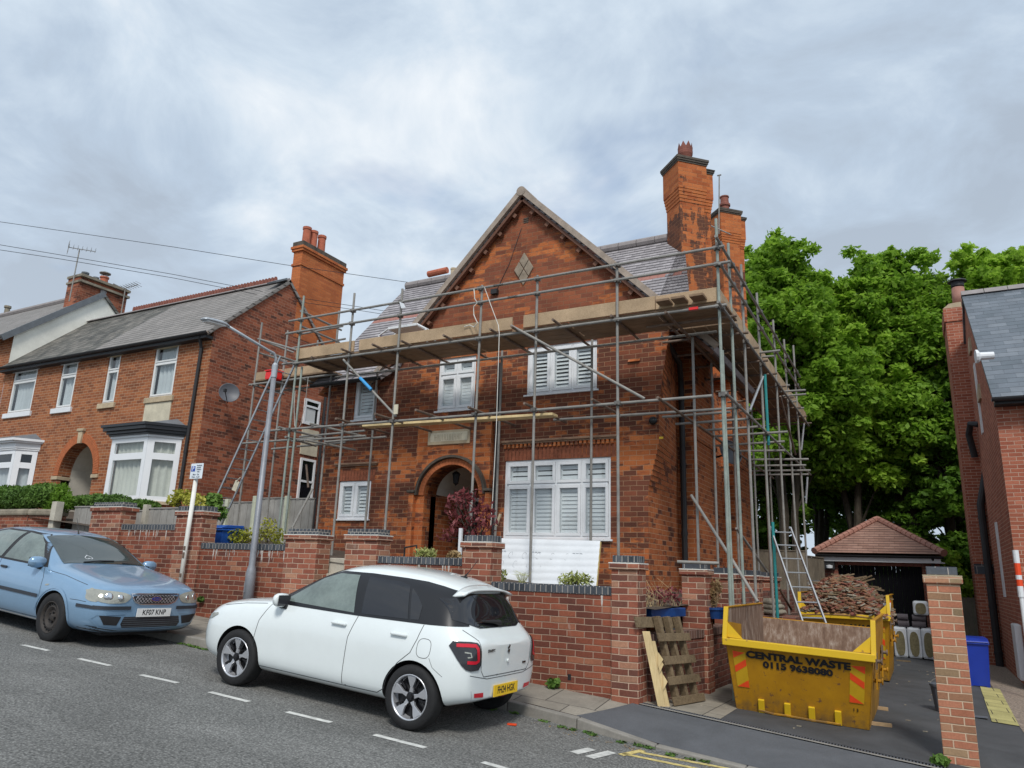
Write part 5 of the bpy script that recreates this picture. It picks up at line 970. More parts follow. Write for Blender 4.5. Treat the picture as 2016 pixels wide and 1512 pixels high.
def shrub(name, label, cl, n, leaf, mat, base, seed, cat='shrub', grp=None, stems=5, r=.012, flat=.4, asp=.55, smat='bark'):
    t_ = thing(name, base, label, cat, grp); g = random.Random(seed); m = MB()
    for i in range(stems):
        c_ = cl[i % len(cl)]; m.path([base, V(base).lerp(V(c_[:3]), .5)+V((g.uniform(-.05, .05), g.uniform(-.05, .05), .05)), (c_[0]+g.uniform(-.5, .5)*c_[3], c_[1]+g.uniform(-.5, .5)*c_[4], c_[2]+c_[5]*g.uniform(.2, .8))], [r, r*.7, r*.3], 5)
    m.build('stem', smat, t_); leaves('leaves', cl, n, leaf, mat, t_, seed, flat=flat, asp=asp); return t_
def pc(x, y, Y, rx, rz, ry=None): p = at(x, y, Y=Y); return (p.x, p.y, p.z, rx, ry or rx, rz)
# hedges on the left
def hedge(label, x0p, x1p, yt, yb, Y, n, seed, grp='clipped green hedges in front of the brick pair'):
    a, b = at(x0p, yt, Y=Y), at(x1p, yt, Y=Y); z0 = at(x0p, yb, Y=Y).z; cl = []; g = random.Random(seed); k = max(3, int((b.x-a.x)/.3))
    for i in range(k+1): x_ = a.x+(b.x-a.x)*i/k; hh = (a.z-z0); cl.append((x_, Y+g.uniform(-.05, .05), z0+hh*.5+g.uniform(-.03, .03), .32, .3, hh*.52))
    t_ = thing('hedge', ((a.x+b.x)/2, Y, z0), label, 'hedge', grp); leaves('leaves', cl, n, .045, 'leaf_hedge', t_, seed, shell=.25, flat=.1, asp=.35); m = MB()
    for i in range(k): x_ = a.x+(b.x-a.x)*(i+.5)/k; m.path([(x_, Y, z0-.3), (x_+.03, Y, z0+.2), (x_-.04, Y, a.z-.1)], [.015, .012, .006], 5)
    m.build('stem', 'bark', t_); return t_
hedge('soft green hedge above the stone-coped wall at the left edge', -60, 105, 960, 1003, 9.75, 16000, 41); hedge('low green hedge below the bay window, left of its centre', 160, 236, 974, 1002, 10.4, 6000, 42); hedge('small green hedge tuft below the bay window, right of its centre', 247, 290, 986, 1006, 10.4, 3500, 43)
b_ = at(120, 1010, Y=9.7); shrub('dark_conifer', 'small dark spiky conifer beside the pale concrete post', [pc(118, 985, 9.75, .22, .38), pc(105, 995, 9.75, .2, .25), pc(133, 990, 9.75, .15, .2)], 2600, .05, LD, tuple(b_), 44, flat=.1, asp=.3)
# street-side plants
b_ = at(935, 1075, Y=10.0); red = [pc(905, 985, 10., .22, .15), pc(925, 975, 10., .25, .12), pc(940, 1000, 10., .28, .2), pc(897, 1010, 10., .22, .16), pc(915, 1035, 10., .28, .16), pc(955, 1030, 10., .22, .22), pc(890, 1050, 10., .2, .1), pc(877, 1058, 10., .14, .07), pc(960, 1010, 10., .14, .14), pc(932, 1048, 10., .2, .14), pc(910, 970, 10, .1, .07), pc(888, 990, 10, .12, .1)]
rd = shrub('red_shrub', 'red-leaved photinia shrub in front of the porch arch', red, 620, .046, 'leaf_red', tuple(b_), 45, stems=12, r=.016, flat=.2, asp=.42); p0, p1 = at(905, 1095, Y=9.8), at(911, 1040, Y=9.8); MB().box(p0.x-.025, p0.x+.025, 9.78, 9.82, p0.z-.4, p1.z).build('stake', 'white_trim', rd)
shrub('yellow_shrub', 'yellow-green flowering shrub left of the parking sign', [pc(345, 985, 9.95, .2, .12), pc(362, 975, 9.95, .25, .12), pc(385, 985, 9.95, .25, .14), pc(345, 1015, 9.95, .14, .14), pc(395, 1000, 9.95, .2, .12)], 700, .045, 'leaf_yellow', tuple(at(365, 1045, Y=9.95)), 46, stems=8)
shrub('white_flowering_shrub', 'green shrub with pale flowers beside the blue bin at the ladder foot', [pc(418, 990, 10.2, .2, .2), pc(428, 1010, 10.2, .18, .16), pc(410, 1020, 10.2, .16, .16)], 1500, .05, 'leaf_hedge', tuple(at(415, 1060, Y=10.2)), 47, stems=7)
shrub('lime_shrub', 'small lime-green bush between the lamp post and the blue bin', [pc(460, 1052, 10.0, .16, .14), pc(486, 1052, 10.0, .14, .14), pc(472, 1062, 10, .2, .1)], 420, .03, 'leaf_yellow', tuple(at(475, 1090, Y=10.0)), 48, stems=9, r=.006)
shrub('lime_shrub', 'airy lime-green shrub just right of the lamp post', [pc(528, 1040, 10.0, .2, .22), pc(515, 1055, 10.0, .16, .16), pc(545, 1055, 10.0, .2, .16)], 420, .03, 'leaf_yellow', tuple(at(530, 1090, Y=10.0)), 49, stems=11, r=.006)
def low(label, xp, yp, w_, h_, mat, seed, n=260, Y=9.6, name='garden_plant', leaf=.034): c = [pc(xp+dx_, yp+abs(dx_)*.15, Y, w_*.45, h_) for dx_ in (-w_*60, 0, w_*60)]; b_ = at(xp, yp+25, Y=Y); return shrub(name, label, c, n, leaf, mat, tuple(b_), seed, cat='plant', stems=9, r=.006, flat=.0, asp=.35)
low('sparse rusty plant above the coping left of the porch', 838, 1088, .22, .09, 'leaf_pale', 50); low('small tan plant at the foot of the porch opening', 893, 1092, .12, .06, 'leaf_dry', 51, 250)
low('variegated plant poking up at the left end of the white board', 980, 1133, .16, .10, 'leaf_pale', 52, 220); low('variegated plant spreading in front of the white board, right of centre', 1132, 1140, .30, .10, 'leaf_pale', 53, 420)
m = MB(); b_ = at(1028, 1140, Y=9.6)
for i in range(40): m.path([(b_.x+random.uniform(-.04, .04), 9.6, b_.z-.1), (b_.x+random.uniform(-.1, .1), 9.6+random.uniform(-.05, .05), b_.z+.05), (b_.x+random.uniform(-.16, .16), 9.6+random.uniform(-.08, .08), b_.z+random.uniform(.04, .12))], [.003, .002, .001], 3)
tag(m.build('grass_tuft', 'leaf_pale'), 'thin tuft of pale grass above the coping in front of the white board', 'plant')
for k, (xp, yp, s_, lb) in enumerate(((1089, 1345, .09, 'green weed at the foot of the brick wall near the white car'), (1851, 1497, .08, 'small weed at the left foot of the gate pier'), (395, 1180, .05, 'tiny weed at the wall base beyond the sign post'))):
    Y = (9.05, 9.3, 9.05)[k]; c_ = pc(xp, yp, Y, s_, s_*.6); shrub('weed', lb, [c_], 130, .04, 'leaf_hedge', (c_[0], c_[1], c_[2]-.05), 60+k, cat='plant', stems=4, r=.004, flat=.3)
# gutter weeds and leaf litter
g = []; 
for x_ in np.arange(-9.6, -1.9, .12):
    if random.random() < .55: g.append((x_+random.uniform(-.05, .05), kerb_y(x_)-.05-random.random()*.08, gz(x_, kerb_y(x_))+.012, .07, .05, .012))
tag(leaves('kerb_weeds', g, 1500, .018, 'leaf_hedge', None, 66, flat=1), 'moss, weeds and leaf crumbs along the foot of the kerb', 'kerb weeds', kind='stuff')
g = [(x_+random.uniform(-.1, .1), kerb_y(x_)-.1-random.random()*.25, gz(x_, kerb_y(x_))+.006, .1, .08, .002) for x_ in np.arange(-4, 0, .1)]; tag(leaves('leaf_litter', g, 420, .012, 'leaf_dry', None, 67, flat=3), 'dry leaf litter in the road gutter beside the dropped kerb', 'leaf litter', kind='stuff')
# ================================================================ SCAFFOLD
OY, IY, OX, IX = 10.7, 11.85, -2.36, -3.12
sc = thing('scaffolding', (-6, OY, -.4), 'grey steel tube scaffold with timber platform round the front and side of the gabled house', 'scaffolding')
RT_ = .023
ZL = at(1200, 632, OY).z; ZL = 3.965; ZH = 4.915; ZM = 4.645; zlow = at(960, 815, OY).z
def tube(nm, a, b, mt='galv', r=RT_): return MB().tube(a, b, r, 9).build(nm, mt, sc, smooth=False)
def clamp(p, ax=(1, 0, 0)):
    ax = V(ax); m = MB(); p = V(p); m.obox(p, (.045, 0, 0), (0, .045, 0), (0, 0, .032)); m.tube(p-V((0, 0, .02))+V((.0, -.05, 0)), p-V((0, 0, .02))+V((.0, -.075, 0)), .012, 6); m.build('coupler', 'coupler', sc)
# standards: (x px top, y px top) gives height, X known
front = [(-13.25, 11.7, 635, 'galv', 515.7), (-12.36, 11.7, 651, 'galv', 567.5), (-10.95, OY, 582.6, 'galv_green', 599), (-9.55, OY, 577, 'galv', 700), (-8.365, OY, 569, 'galv', 791), (-6.59, OY, 562, 'galv', 947), (-5.445, OY, 542, 'galv', 1060), (-3.975, OY, 519.5, 'galv', 1216), (OX, OY, 431, 'galv_green', 1408.7)]
SX = []
for (x, y, yt, mt, xp) in front:
    zt = at(xp, yt, y).z; zb = gdz(x)-.1 if x < -3 else zd(x, y); tube('standard', (x, y, zb), (x+random.uniform(-.02, .02), y, zt), mt); SX.append(x)
tube('standard', (-10.83, OY+.05, .1), (-10.83, OY+.04, 3.9), 'galv_green'); tube('standard', (OX+.02, OY+.07, -1.6), (OX-.0, OY+.08, 3.3), 'galv_green')
for (x, yt, xp) in ((-11.05, 736, 654), (-9.77, 726, 743.5), (-6.76, 689, 988), (-4.90, 665, 1165), (-3.08, 664, 1362)): tube('standard', (x, IY, gdz(x)-.1), (x, IY, at(xp, yt, IY).z), 'galv')
side = [(11.6, 479, 1434, 'galv_green'), (12.5, 521, 1458, 'galv'), (14.05, 576.6, 1491, 'galv'), (15.72, 630, 1521, 'galv'), (17.35, 668, 1545, 'galv'), (18.75, 680, 1561, 'galv')]
for (y, yt, xp, mt) in side:
    tube('standard', (OX, y, -1.68), (OX+random.uniform(-.02, .02), y, at(xp, yt, y).z), mt)
tube('standard', (OX+.05, 14.1, -1.65), (OX+.05, 14.1, 1.0), 'teal_paint', .027); tube('standard', (OX+.05, 14.1, 2.4), (OX+.05, 14.1, 3.75), 'teal_paint', .027); tube('standard', (OX-.14, 14.7, -1.65), (OX-.10, 14.6, 2.6), 'rusty_tube')
for (y, zt) in ((13.3, 3.85), (15.0, 3.85), (17.0, 3.85), (19.0, 3.85)): tube('standard', (IX, y, -.6), (IX, y, zt), 'galv')
# ledgers and rails, front
def xl(z_, x0, x1, y, dz0=0, mt='galv', nm='ledger'): return tube(nm, (x0, y, z_), (x1, y, z_), mt)
xl(ZL, -10.98, OX+.12, OY-.05); xl(ZL-.02, -10.9, OX-.3, IY-.05); xl(ZH, -11.25, -6.1, OY-.05, nm='guard_rail'); xl(ZH-.0, -6.3, OX+.12, OY-.05, nm='guard_rail'); xl(ZM, -11.3, -5.8, OY-.05, nm='guard_rail'); xl(ZM, -6.0, OX+.2, OY-.05, nm='guard_rail')
zlo_l = at(560, 846, OY).z; tube('ledger', at(530, 848, OY), at(960, 815, OY)); tube('ledger', at(940, 816.5, OY), at(1402, 779, OY))
za = at(1260, 815, IY-.05).z; tube('ledger', at(640, 870, 11.5), at(760, 860, 11.5)); tube('ledger', at(1090, 826.5, IY-.1), at(1453, 803, IY-.1)); tube('ledger', at(575, 868, 11.0), at(720, 858, 11.0)); tube('ledger', at(590, 860, 11.6), at(718, 848, 11.6)); tube('ledger', at(585, 879, 12), at(680, 871, 12)); tube('ledger', at(535, 884, 11.6), at(575, 880, 11.6)); tube('ledger', at(478, 873, 11.6), at(620, 862, 11.6))
# left return at the alley
tube('guard_rail', at(508, 667, 11.7), (-12.0, 11.7, at(580, 690, 11.7).z)); 
for (p, q, Y0, Y1) in (((592, 612), (672, 650), OY, 12.2), ((592, 642), (668, 674), OY, 12.2), ((510, 668), (578, 694), 11.75, 12.4), ((508, 694), (565, 712), 11.75, 12.4), ((533, 696), (590, 715), 10.5, 11.3), ((556, 717), (578, 714), 10.7, 10.7)): tube('ledger', at(*p, Y0), at(*q, Y1))
for (p, q, Y) in (((592, 658), (675, 642), 11.8), ((577, 685), (680, 667), 12.2)): tube('guard_rail', at(*p, Y), at(*q, Y))
for (xp, y0, y1, Y) in ((668, 612, 690, 12.2), (626, 670, 700, 12.3)): a, b = at(xp, y0, Y), at(xp, y1, Y); tube('standard', (a.x, Y, b.z), (a.x, Y, a.z))
tube('ledger', (-13.35, 11.65, ZL), (-10.7, 11.65, ZL)); tube('ledger', (-13.35, 12.2, ZL-.05), (-11, 12.2, ZL-.05))
for i, x in enumerate((-13.1, -12.4, -11.6)): tube('transom', (x, 11.5, ZL-.05), (x, 12.5, ZL-.05))
# transoms under the boards
def transom(x, y0, y1, z_, mt='rusty_tube'): tube('transom', (x, y0, z_), (x, y1, z_), mt)
for (xp, yp) in ((598, 713), (613, 702), (672, 686), (733, 677), (790, 670), (873, 659), (965, 647), (1007, 642), (1088, 628), (1203, 620), (1297, 618)):
    a = at(xp, yp, Z=ZL+.06); transom(a.x, a.y, IY+.15, ZL+.05)
for (xp, yp) in ((661, 825), (738, 816), (818, 808), (922, 803), (1032, 795), (1165, 787)):
    a = at(xp, yp, Z=zlow+.05); a.y = min(max(a.y, 10.0), 10.6); transom(a.x, a.y, IY+.2, zlow+.06, 'rusty_tube')
for (p, q) in (((548, 841), (640, 863)), ((610, 834), (720, 860)), ((562, 860), (622, 878)), ((600, 866), (700, 886))): tube('transom', at(*p, 10.6), at(*q, 11.7), 'galv')
for x in SX[2:]:
    for z_ in (ZL, ZH, ZM, zlow): clamp((x, OY-.02, z_))
# side ledgers
YE = 20.4
def yl_(x, y0, y1, z_, nm='ledger', mt='galv'): tube(nm, (x, y0, z_), (x, y1, z_), mt)
yl_(OX+.05, OY-.3, YE, ZL-.03); yl_(IX, OY-.25, YE, ZL-.06, mt='rusty_tube'); yl_(OX+.05, OY-.3, 19.3, ZH+.07, 'guard_rail'); yl_(OX+.05, OY-.1, 19.3, ZM-.02, 'guard_rail')
p = at(1400, 772, Z=zlow+.05); yl_(OX+.05, p.y, YE-.3, zlow+.02); 
a = at(1294.8, 785, Z=zlow-.02); b = at(1502.7, 929.8, Z=zlow-.25); yl_(a.x, a.y, 15.5, zlow-.0, mt='rusty_tube'); yl_(IX, 12.2, 19.5, zlow-.12, mt='rusty_tube')
for y in (11.2, 12.1, 13.0, 13.9, 14.9, 16.0, 17.1, 18.2, 19.3, 20.2): tube('transom', (IX-.55, y, ZL-.0), (OX+.15, y, ZL-.0), 'rusty_tube')
for (p, q, Y) in (((1304, 821), (1438, 811), None), ((1330, 835), (1481, 824), None), ((1388, 847), (1498, 840), None), ((1408, 859), (1551, 850), None), ((1403, 878), (1545, 869), None)):
    a = at(*p, Z=zlow+.0); tube('transom', (a.x, a.y, zlow), (at(*q, Y=a.y).x, a.y, at(*q, Y=a.y).z), 'galv')
for (x0p, x1p, yp, Y) in ((1455, 1545, 888, 15.2), (1478, 1592, 905, 16.2), (1478, 1587, 917, 17), (1480, 1596, 927, 18), (1482, 1592, 935, 18.8)): tube('transom', at(x0p, yp, Y), at(x1p, yp-1, Y), 'galv')
for (x0p, y0p, x1p, y1p, Y) in ((1480, 696, 1536, 690, 14.0), (1484, 704, 1524, 701, 14.3), (1517, 745, 1530, 744, 16), (1530, 763, 1555, 758, 17.3), (1535, 771, 1586, 768, 16.6), (1537, 780, 1587, 776, 16.9), (1550, 792, 1568, 790, 18), (1562, 805, 1583, 803, 19)): tube('transom', at(x0p, y0p, Y), at(x1p, y1p, Y), 'galv')
# braces
def brace(p, q, Y0, Y1, mt='galv'): tube('brace', at(*p, Y0), at(*q, Y1), mt)
brace((676, 708), (780, 820), OY-.1, OY+.0); brace((1006, 641), (1269, 785), OY-.12, OY-.0); a, b = at(709, 744, OY-.09), at(731, 767, OY-.085); MB().tube(a, b, .031, 9).build('tape_wrap', 'blue_tape', sc)
brace((1361, 975), (1440, 1100), 11.9, 11.2); brace((1440, 1100), (1492, 1185), 11.2, 10.9); brace((1450, 1040), (1510, 1125), 13.2, 14.6); brace((1502, 742), (1476, 808), 14.0, 12.5, 'alu'); brace((1536, 780), (1566, 895), 16, 17.5, 'rusty_tube'); brace((615, 963), (575, 1040), 11.2, 10.6); brace((577, 1040), (556, 1072), 10.6, 10.3); brace((603, 915), (607, 960), 11.6, 11.5, 'rusty_tube'); brace((985, 1012), (977, 1035), 11.0, 11.0, 'stone'); brace((1534, 1158), (1558, 1200), 14.6, 15.6, 'rusty_tube')
tube('ledger', at(1333, 1106, 10.3), at(1415, 1109, 10.5)); tube('standard', at(1583, 834, 19.5), at(1578, 886, 19.5), 'alu'); tube('standard', at(1590, 939, 19.5), at(1587, 991, 19.5), 'alu')
for y in (10.72, 11.6, 12.5, 14.05, 15.72, 17.35, 18.75):
    for z_ in (ZL-.03, ZM, ZH+.07, zlow+.02): clamp((OX+.03, y, z_))
# boards
ZB = ZL+.095
def board(a, b, w=.22, t_=.038, mt='board'): return MB().plank(a, b, w, t_).build('scaffold_board', mt, sc, bevel=.004)
for k in range(4):
    y = OY+.18+k*.232
    for (x0, x1) in ((-11.0, -8.1), (-8.07, -4.9), (-4.87, -2.3)) if k % 2 == 0 else ((-11.0, -7.0), (-6.97, -3.4), (-3.37, -2.3)): board((x0, y, ZB), (x1, y, ZB), mt='board_under')
for k in range(3): y = 11.8+k*.232; board((-13.3, y, ZB), (-10.9, y, ZB), mt='board_under')
for k in range(4):
    x = OX-.12-k*.232
    for (y0, y1) in ((11.75, 14.6), (14.63, 17.5), (17.53, 20.35)) if k % 2 else ((11.75, 13.4), (13.43, 16.2), (16.23, 20.35)): board((x, y0, ZB), (x, y1, ZB), mt='board_under')
def toe(a, b, hh=.225, y=None):
    a, b = V(a), V(b); d = b-a; l = d.length; d.normalize(); nn = d.cross(V((0, 0, 1))); MB().obox((a+b)/2+V((0, 0, hh/2)), d*l/2, nn*.019, (0, 0, hh/2)).build('toe_board', 'board' if abs(d.x) < .5 else 'board_y', sc, bevel=.004)
zt_ = ZB+.02
for xa, xb in ((-10.62, -9.3), (-9.27, -7.95), (-7.93, -6.35), (-6.1, -5.85)): pass
for p, q in ((581, 699), (699, 1008)): toe((at(p+8, 690, OY+.05).x, OY+.05, zt_), (at(q, 660, OY+.05).x, OY+.05, zt_))
toe((at(1031, 640, OY+.05).x, OY+.05, zt_), (at(1290, 610, OY+.05).x, OY+.05, zt_)); toe((at(1290, 610, OY+.05).x+.01, OY+.06, zt_), (OX+.0, OY+.06, zt_)); toe((-11.0, OY+.0, zt_+.01), (-10.62, OY+.45, zt_+.01))
toe((-13.25, 11.72, zt_-.02), (-11.2, 11.72, zt_-.02), .2)
for y0, y1 in ((10.8, 13.0), (13.02, 15.6), (15.62, 18.2), (18.22, 20.5)): toe((OX-.03, y0, zt_), (OX-.03, y1, zt_))
for (xp, yp) in ((1303, 590), (1333, 585), (1370, 580)):     # loose boards over the corner
    a = at(xp, yp, Z=ZB+.08); board((a.x, a.y, ZB+.08), (a.x+.03, OY+.85, ZB+.06), .21, .04, mt='board_under')
board(at(715, 840, 11.2), at(1093, 817, 11.2), .22, .045, 'new_timber')
for (p, q, Y) in (((880, 660), (985, 648), 11.9), ((1090, 645), (1200, 633), 11.9)): pass
rd_ = MB().box(0, .01, 0, .01, 0, .01)
a = at(1366, 608, OY-.06); MB().box(a.x-.07, a.x+.07, OY-.09, OY-.03, a.z-.02, a.z+.02).build('tape_wrap', 'red_plastic', sc)
a = at(779, 806, OY-.1); MB().box(a.x-.035, a.x+.05, OY-.11, OY-.09, a.z-.09, a.z+.09).build('scaffold_tag', 'stone_cream', sc)
a = at(918, 597, OY); b = at(790, 600, OY)
# ropes
def rope(name, pts, r, label, mat='rope', cat='rope'): return tag(MB().path(pts, r, 5).build(name, mat), label, cat)
rope('rope', [at(954, 566, OY-.1), at(966, 600, OY-.1), at(981, 640, OY-.1), at(983, 656, OY-.15), at(981, 720, OY-.2), at(977, 850, OY-.2), at(970, 980, OY-.2), at(966, 1035, OY-.2)], .007, 'pale rope hanging from the top rail right down past the porch')
pts = [at(933, 569, OY-.08)]; 
for i in range(9): pts.append(at(933+random.uniform(-5, 8), 580+i*8, OY-.08+random.uniform(-.03, .03)))
pts += [at(925, 640, OY), at(914, 643, OY)]; rope('rope', pts, .009, 'tangled hank of white rope tied on the guard rail above the porch window')
rope('cable_loop', [at(607, 742, 11.4), at(600, 800, 11.4), at(592, 836, 11.4), at(586, 845, 11.4), at(580, 838, 11.4), at(579, 800, 11.4), at(581, 770, 11.4)], .007, 'thin pale cord looping below the left platform')
a = at(918, 600, OY-.08); MB().prism([at(905, 590, OY-.08), at(915, 600, OY-.08), at(917, 606, OY-.08), at(904, 600, OY-.08)], (0, .01, 0))
rg = tag(MB().prism([at(786, 594, OY-.1), at(794, 597, OY-.1), at(798, 606, OY-.1), at(790, 607, OY-.1)], (0, .02, 0)).build('rag', 'foil_white'), 'small pale rag tied round a scaffold pole left of the gable', 'rag')
# hop-up step on the platform
hz0 = ZB+.03; a, b = at(772, 652, 11.3), at(828, 640, 11.3); hp = thing('hop_up_step', ((a.x+b.x)/2, 11.4, hz0), 'white aluminium hop-up step standing on the scaffold platform in front of the roof', 'step platform')
zt_h = (a.z+b.z)/2; x0, x1 = a.x, b.x; MB().box(x0, x1, 11.15, 11.5, zt_h-.035, zt_h+.02).build('deck', 'white_trim', hp, bevel=.008)
for xx, sgn in ((x0, -1), (x1, 1)):
    for yy in (11.18, 11.47): MB().path([(xx, yy, zt_h), (xx+sgn*.22, yy, zt_h-.12), (xx+sgn*.3, yy, hz0)], .022, 6).build('leg', 'white_trim', hp)
    MB().tube((xx+sgn*.22, 11.18, zt_h-.12), (xx+sgn*.22, 11.47, zt_h-.12), .015, 6).build('stretcher', 'blue_plastic' if sgn < 0 else 'white_trim', hp)
bx_ = at(538, 739, 11.5); bk_ = thing('plastic_crate', (bx_.x, 11.5, bx_.z-.1), 'bright red plastic crate at the left end of the scaffold platform', 'crate'); m = MB(); m.box(bx_.x-.14, bx_.x+.16, 11.4, 11.62, bx_.z-.11, bx_.z+.08); m.build('box', 'red_plastic', bk_, bevel=.02); m = MB(); m.box(bx_.x-.16, bx_.x+.18, 11.38, 11.64, bx_.z+.08, bx_.z+.11); m.box(bx_.x-.155, bx_.x-.141, 11.41, 11.6, bx_.z-.09, bx_.z+.07); m.build('rim', 'red_plastic', bk_, bevel=.006)

# ================================================================ LADDERS
def ladder(nm, label, p0, p1, sdir, w, n, grp='aluminium ladders', r=.022):
    p0, p1 = V(p0), V(p1); d = p1-p0; L_ = d.length; s_ = V(sdir); s_ -= d.normalized()*s_.dot(d.normalized()); s_.normalize(); nn = d.normalized().cross(s_)
    t_ = thing(nm, p0, label, 'ladder', grp)
    for k in (-1, 1): MB().obox((p0+p1)/2+s_*w/2*k, d/2, s_*.011, nn*.022).build('stile', 'alu', t_)
    for i in range(n): q = p0+d*((i+.6)/n); MB().tube(q-s_*w/2, q+s_*w/2, .012, 6).build('rung', 'alu', t_)
    return t_
q0, q1 = at(404, 1066, 10.9), at(568, 706, 10.66); dd_ = q1-q0; ladder('ladder', 'long aluminium ladder climbing to the left end of the scaffold from beside the blue bin', q0, q1, (dd_.y, -dd_.x, 0), .40, 19)
f0, f1 = at(1640, 1330, 12.75), at(1536, 1038, 14.3); dd_ = f1-f0; f0 = f0-dd_*((f0.z+1.66)/dd_.z); dd_ = f1-f0; ladder('ladder', 'aluminium ladder leaning on the side scaffold between the two yellow skips', f0, f1, (-dd_.y, dd_.x, 0) if dd_.y*dd_.x > 0 else (dd_.y, -dd_.x, 0), .37, 11)
a, b = at(467, 947, 10.3), at(459, 966, 10.3); lt = MB(); lt.prism([at(464, 945, 10.3), at(471, 949, 10.3), at(464, 968, 10.3), at(456, 964, 10.3)], (0, .015, 0)); lt.tube(at(466, 948, 10.29), at(473, 940, 10.29), .01, 5)
tag(lt.build('hanging_tag', 'stone_cream'), 'pale scaffold inspection tag hanging beside the left ladder', 'tag')

# ================================================================ LAMP POST, SIGN, WIRES
LY = 8.92; lx = at(515, 950, LY).x; lz = wall_z(lx)-.02; lp = thing('street_lamp', (lx, LY, lz), 'grey street lamp column on the pavement in front of the left end of the scaffold', 'street lamp')
zsh = at(483, 1122, LY).z; ztp = at(541, 730, LY).z
MB().lathe([(.082, 0), (.082, zsh-lz-.05), (.07, zsh-lz+.02), (.053, zsh-lz+.08), (.040, ztp-lz), (.0, ztp-lz+.0)], (lx, LY, lz), (0, 0, 1), 18).build('column', 'lamp_grey', lp, smooth=True)
MB().lathe([(.05, -.12), (.052, .1), (.03, .14)], (lx, LY, ztp), (0, 0, 1), 12).build('collar', 'lamp_head', lp); a2 = at(453, 643, Y=7.85); a2.x = lx; zb_a = ztp+.1; hz_ = at(450, 643, X=lx); ht = at(398, 628, X=lx)
MB().path([(lx, LY, ztp), (lx, LY, at(546, 705, LY).z), (lx, LY-.06, at(546, 697, LY).z), (lx, LY-.2, at(540, 690, LY-.15).z), (lx, hz_.y, hz_.z)], .024, 9).build('arm', 'lamp_head', lp, smooth=True)
m = MB(); hd = V((lx, ht.y, ht.z))-V((lx, hz_.y, hz_.z)); hn = V((1, 0, 0)); hu = hd.normalized().cross(hn); hu = -hu if hu.z < 0 else hu; o = V((lx, hz_.y, hz_.z)); L_ = hd.length; dn = hd.normalized()
sec = [(0, .03, .03), (.12, .06, .05), (.3, .09, .06), (.7, .10, .055), (.92, .085, .04), (1.0, .05, .02)]; vs_, fs_ = [], []; K = 10
for u, w_, h_ in sec:
    for k in range(K): t_ = 2*pi*k/K; vs_.append(o+dn*(L_*u)+hn*w_*cos(t_)+hu*(h_*sin(t_)*(1 if sin(t_) > 0 else .35)))
for i in range(len(sec)-1):
    for k in range(K): fs_.append((i*K+k, i*K+(k+1) % K, (i+1)*K+(k+1) % K, (i+1)*K+k))
fs_ += [tuple(range(K)), tuple(range((len(sec)-1)*K, len(sec)*K))]; m.add(vs_, fs_); lh = m.build('lantern', 'lamp_head', lp, smooth=True); MB().obox(o+dn*L_*.55-hu*.022, dn*L_*.33, hn*.07, hu*.008).build('lens', 'upvc_old', lh)
tag(MB().box(lx-.03, lx+.0, LY-.09, LY-.083, zsh-.35, zsh-.2).build('access_door', 'lamp_grey', lp))
# parking sign
PY_ = 8.93; sb, stt = at(352, 1165, PY_), at(387, 935, PY_); ps = thing('parking_sign', (sb.x, PY_, wall_z(sb.x)), 'peeling white post with a blue P residents parking sign', 'sign'); sb.z = wall_z(sb.x)-.05; MB().tube(sb, stt, .038, 12).build('post', 'white_paint', ps, smooth=True)
m = MB(); 
for (u, hh) in ((.42, .05), (.47, .035), (.28, .03), (.2, .02)): c_ = V(sb).lerp(stt, u); m.obox(c_+V((.012, -.034, 0)), (.02, 0, 0), (0, .006, 0), (0, 0, hh))
m.build('rust_patch', 'rusty_tube', ps)
c_ = at(387.5, 927.5, PY_-.05); d1, d2 = at(373, 942, PY_-.05), at(397, 942, PY_-.05); w_ = d2.x-d1.x; hgt = at(378, 912, PY_-.05).z-d1.z; sh_ = 0
pm = MB().box(c_.x-w_/2, c_.x+w_/2, PY_-.058, PY_-.05, c_.z-hgt/2, c_.z+hgt/2).build('sign_plate', 'sign_white', ps, bevel=.006)
def sp(u, v): return (c_.x+(u-.5)*w_, PY_-.0595, c_.z+(.5-v)*hgt)
x0, _, z1 = sp(.07, .17); x1, _, z0 = sp(.38, .52); MB().box(x0, x1, PY_-.0605, PY_-.0582, z0, z1).build('blue_panel', 'sign_blue', pm)
FX, FZ, FN = (1, 0, 0), (0, 0, 1), (0, -1, 0)
text('P', (z1-z0)*1.05, 'sign_white', frame(((x0+x1)/2, PY_-.0615, (z0+z1)/2-.0), FX, FZ, FN), pm, bold=.002)
for tx, u, v, s_ in (('Resident', .69, .14, .14), ('permit', .66, .27, .14), ('holders', .68, .40, .14), ('only', .66, .54, .14), ('Mon - Sat', .5, .73, .15), ('8 am - 6 pm', .5, .88, .15)): text(tx, s_*hgt, 'ink_soft', frame(sp(u, v), FX, FZ, FN), pm, bold=.0006)
# telephone wires
def wire(pts, label, r=.008): return tag(MB().path(pts, r, 4).build('overhead_wire', 'wire'), label, 'wire', 'overhead telephone wires')
def wpts(P, sag=.0): return [at(x, y, Y=Y) for x, y, Y in P]
wire(wpts([(-60, 428, 9), (120, 454, 10), (340, 486, 11.5), (560, 521, 13), (700, 541, 14), (812, 557, 15)]), 'highest of the overhead wires crossing the sky to the gabled roof')
wire(wpts([(-60, 472, 9), (120, 502, 10.5), (340, 540, 12.5), (560, 582, 15), (700, 603, 17), (775, 615, 18)]), 'middle overhead wire crossing in front of the terraced roof'); wire(wpts([(-60, 483, 9), (120, 510, 10.5), (340, 547, 12.5), (560, 590, 15), (700, 610, 17), (770, 621, 18)]), 'lowest overhead wire running just under its twin')
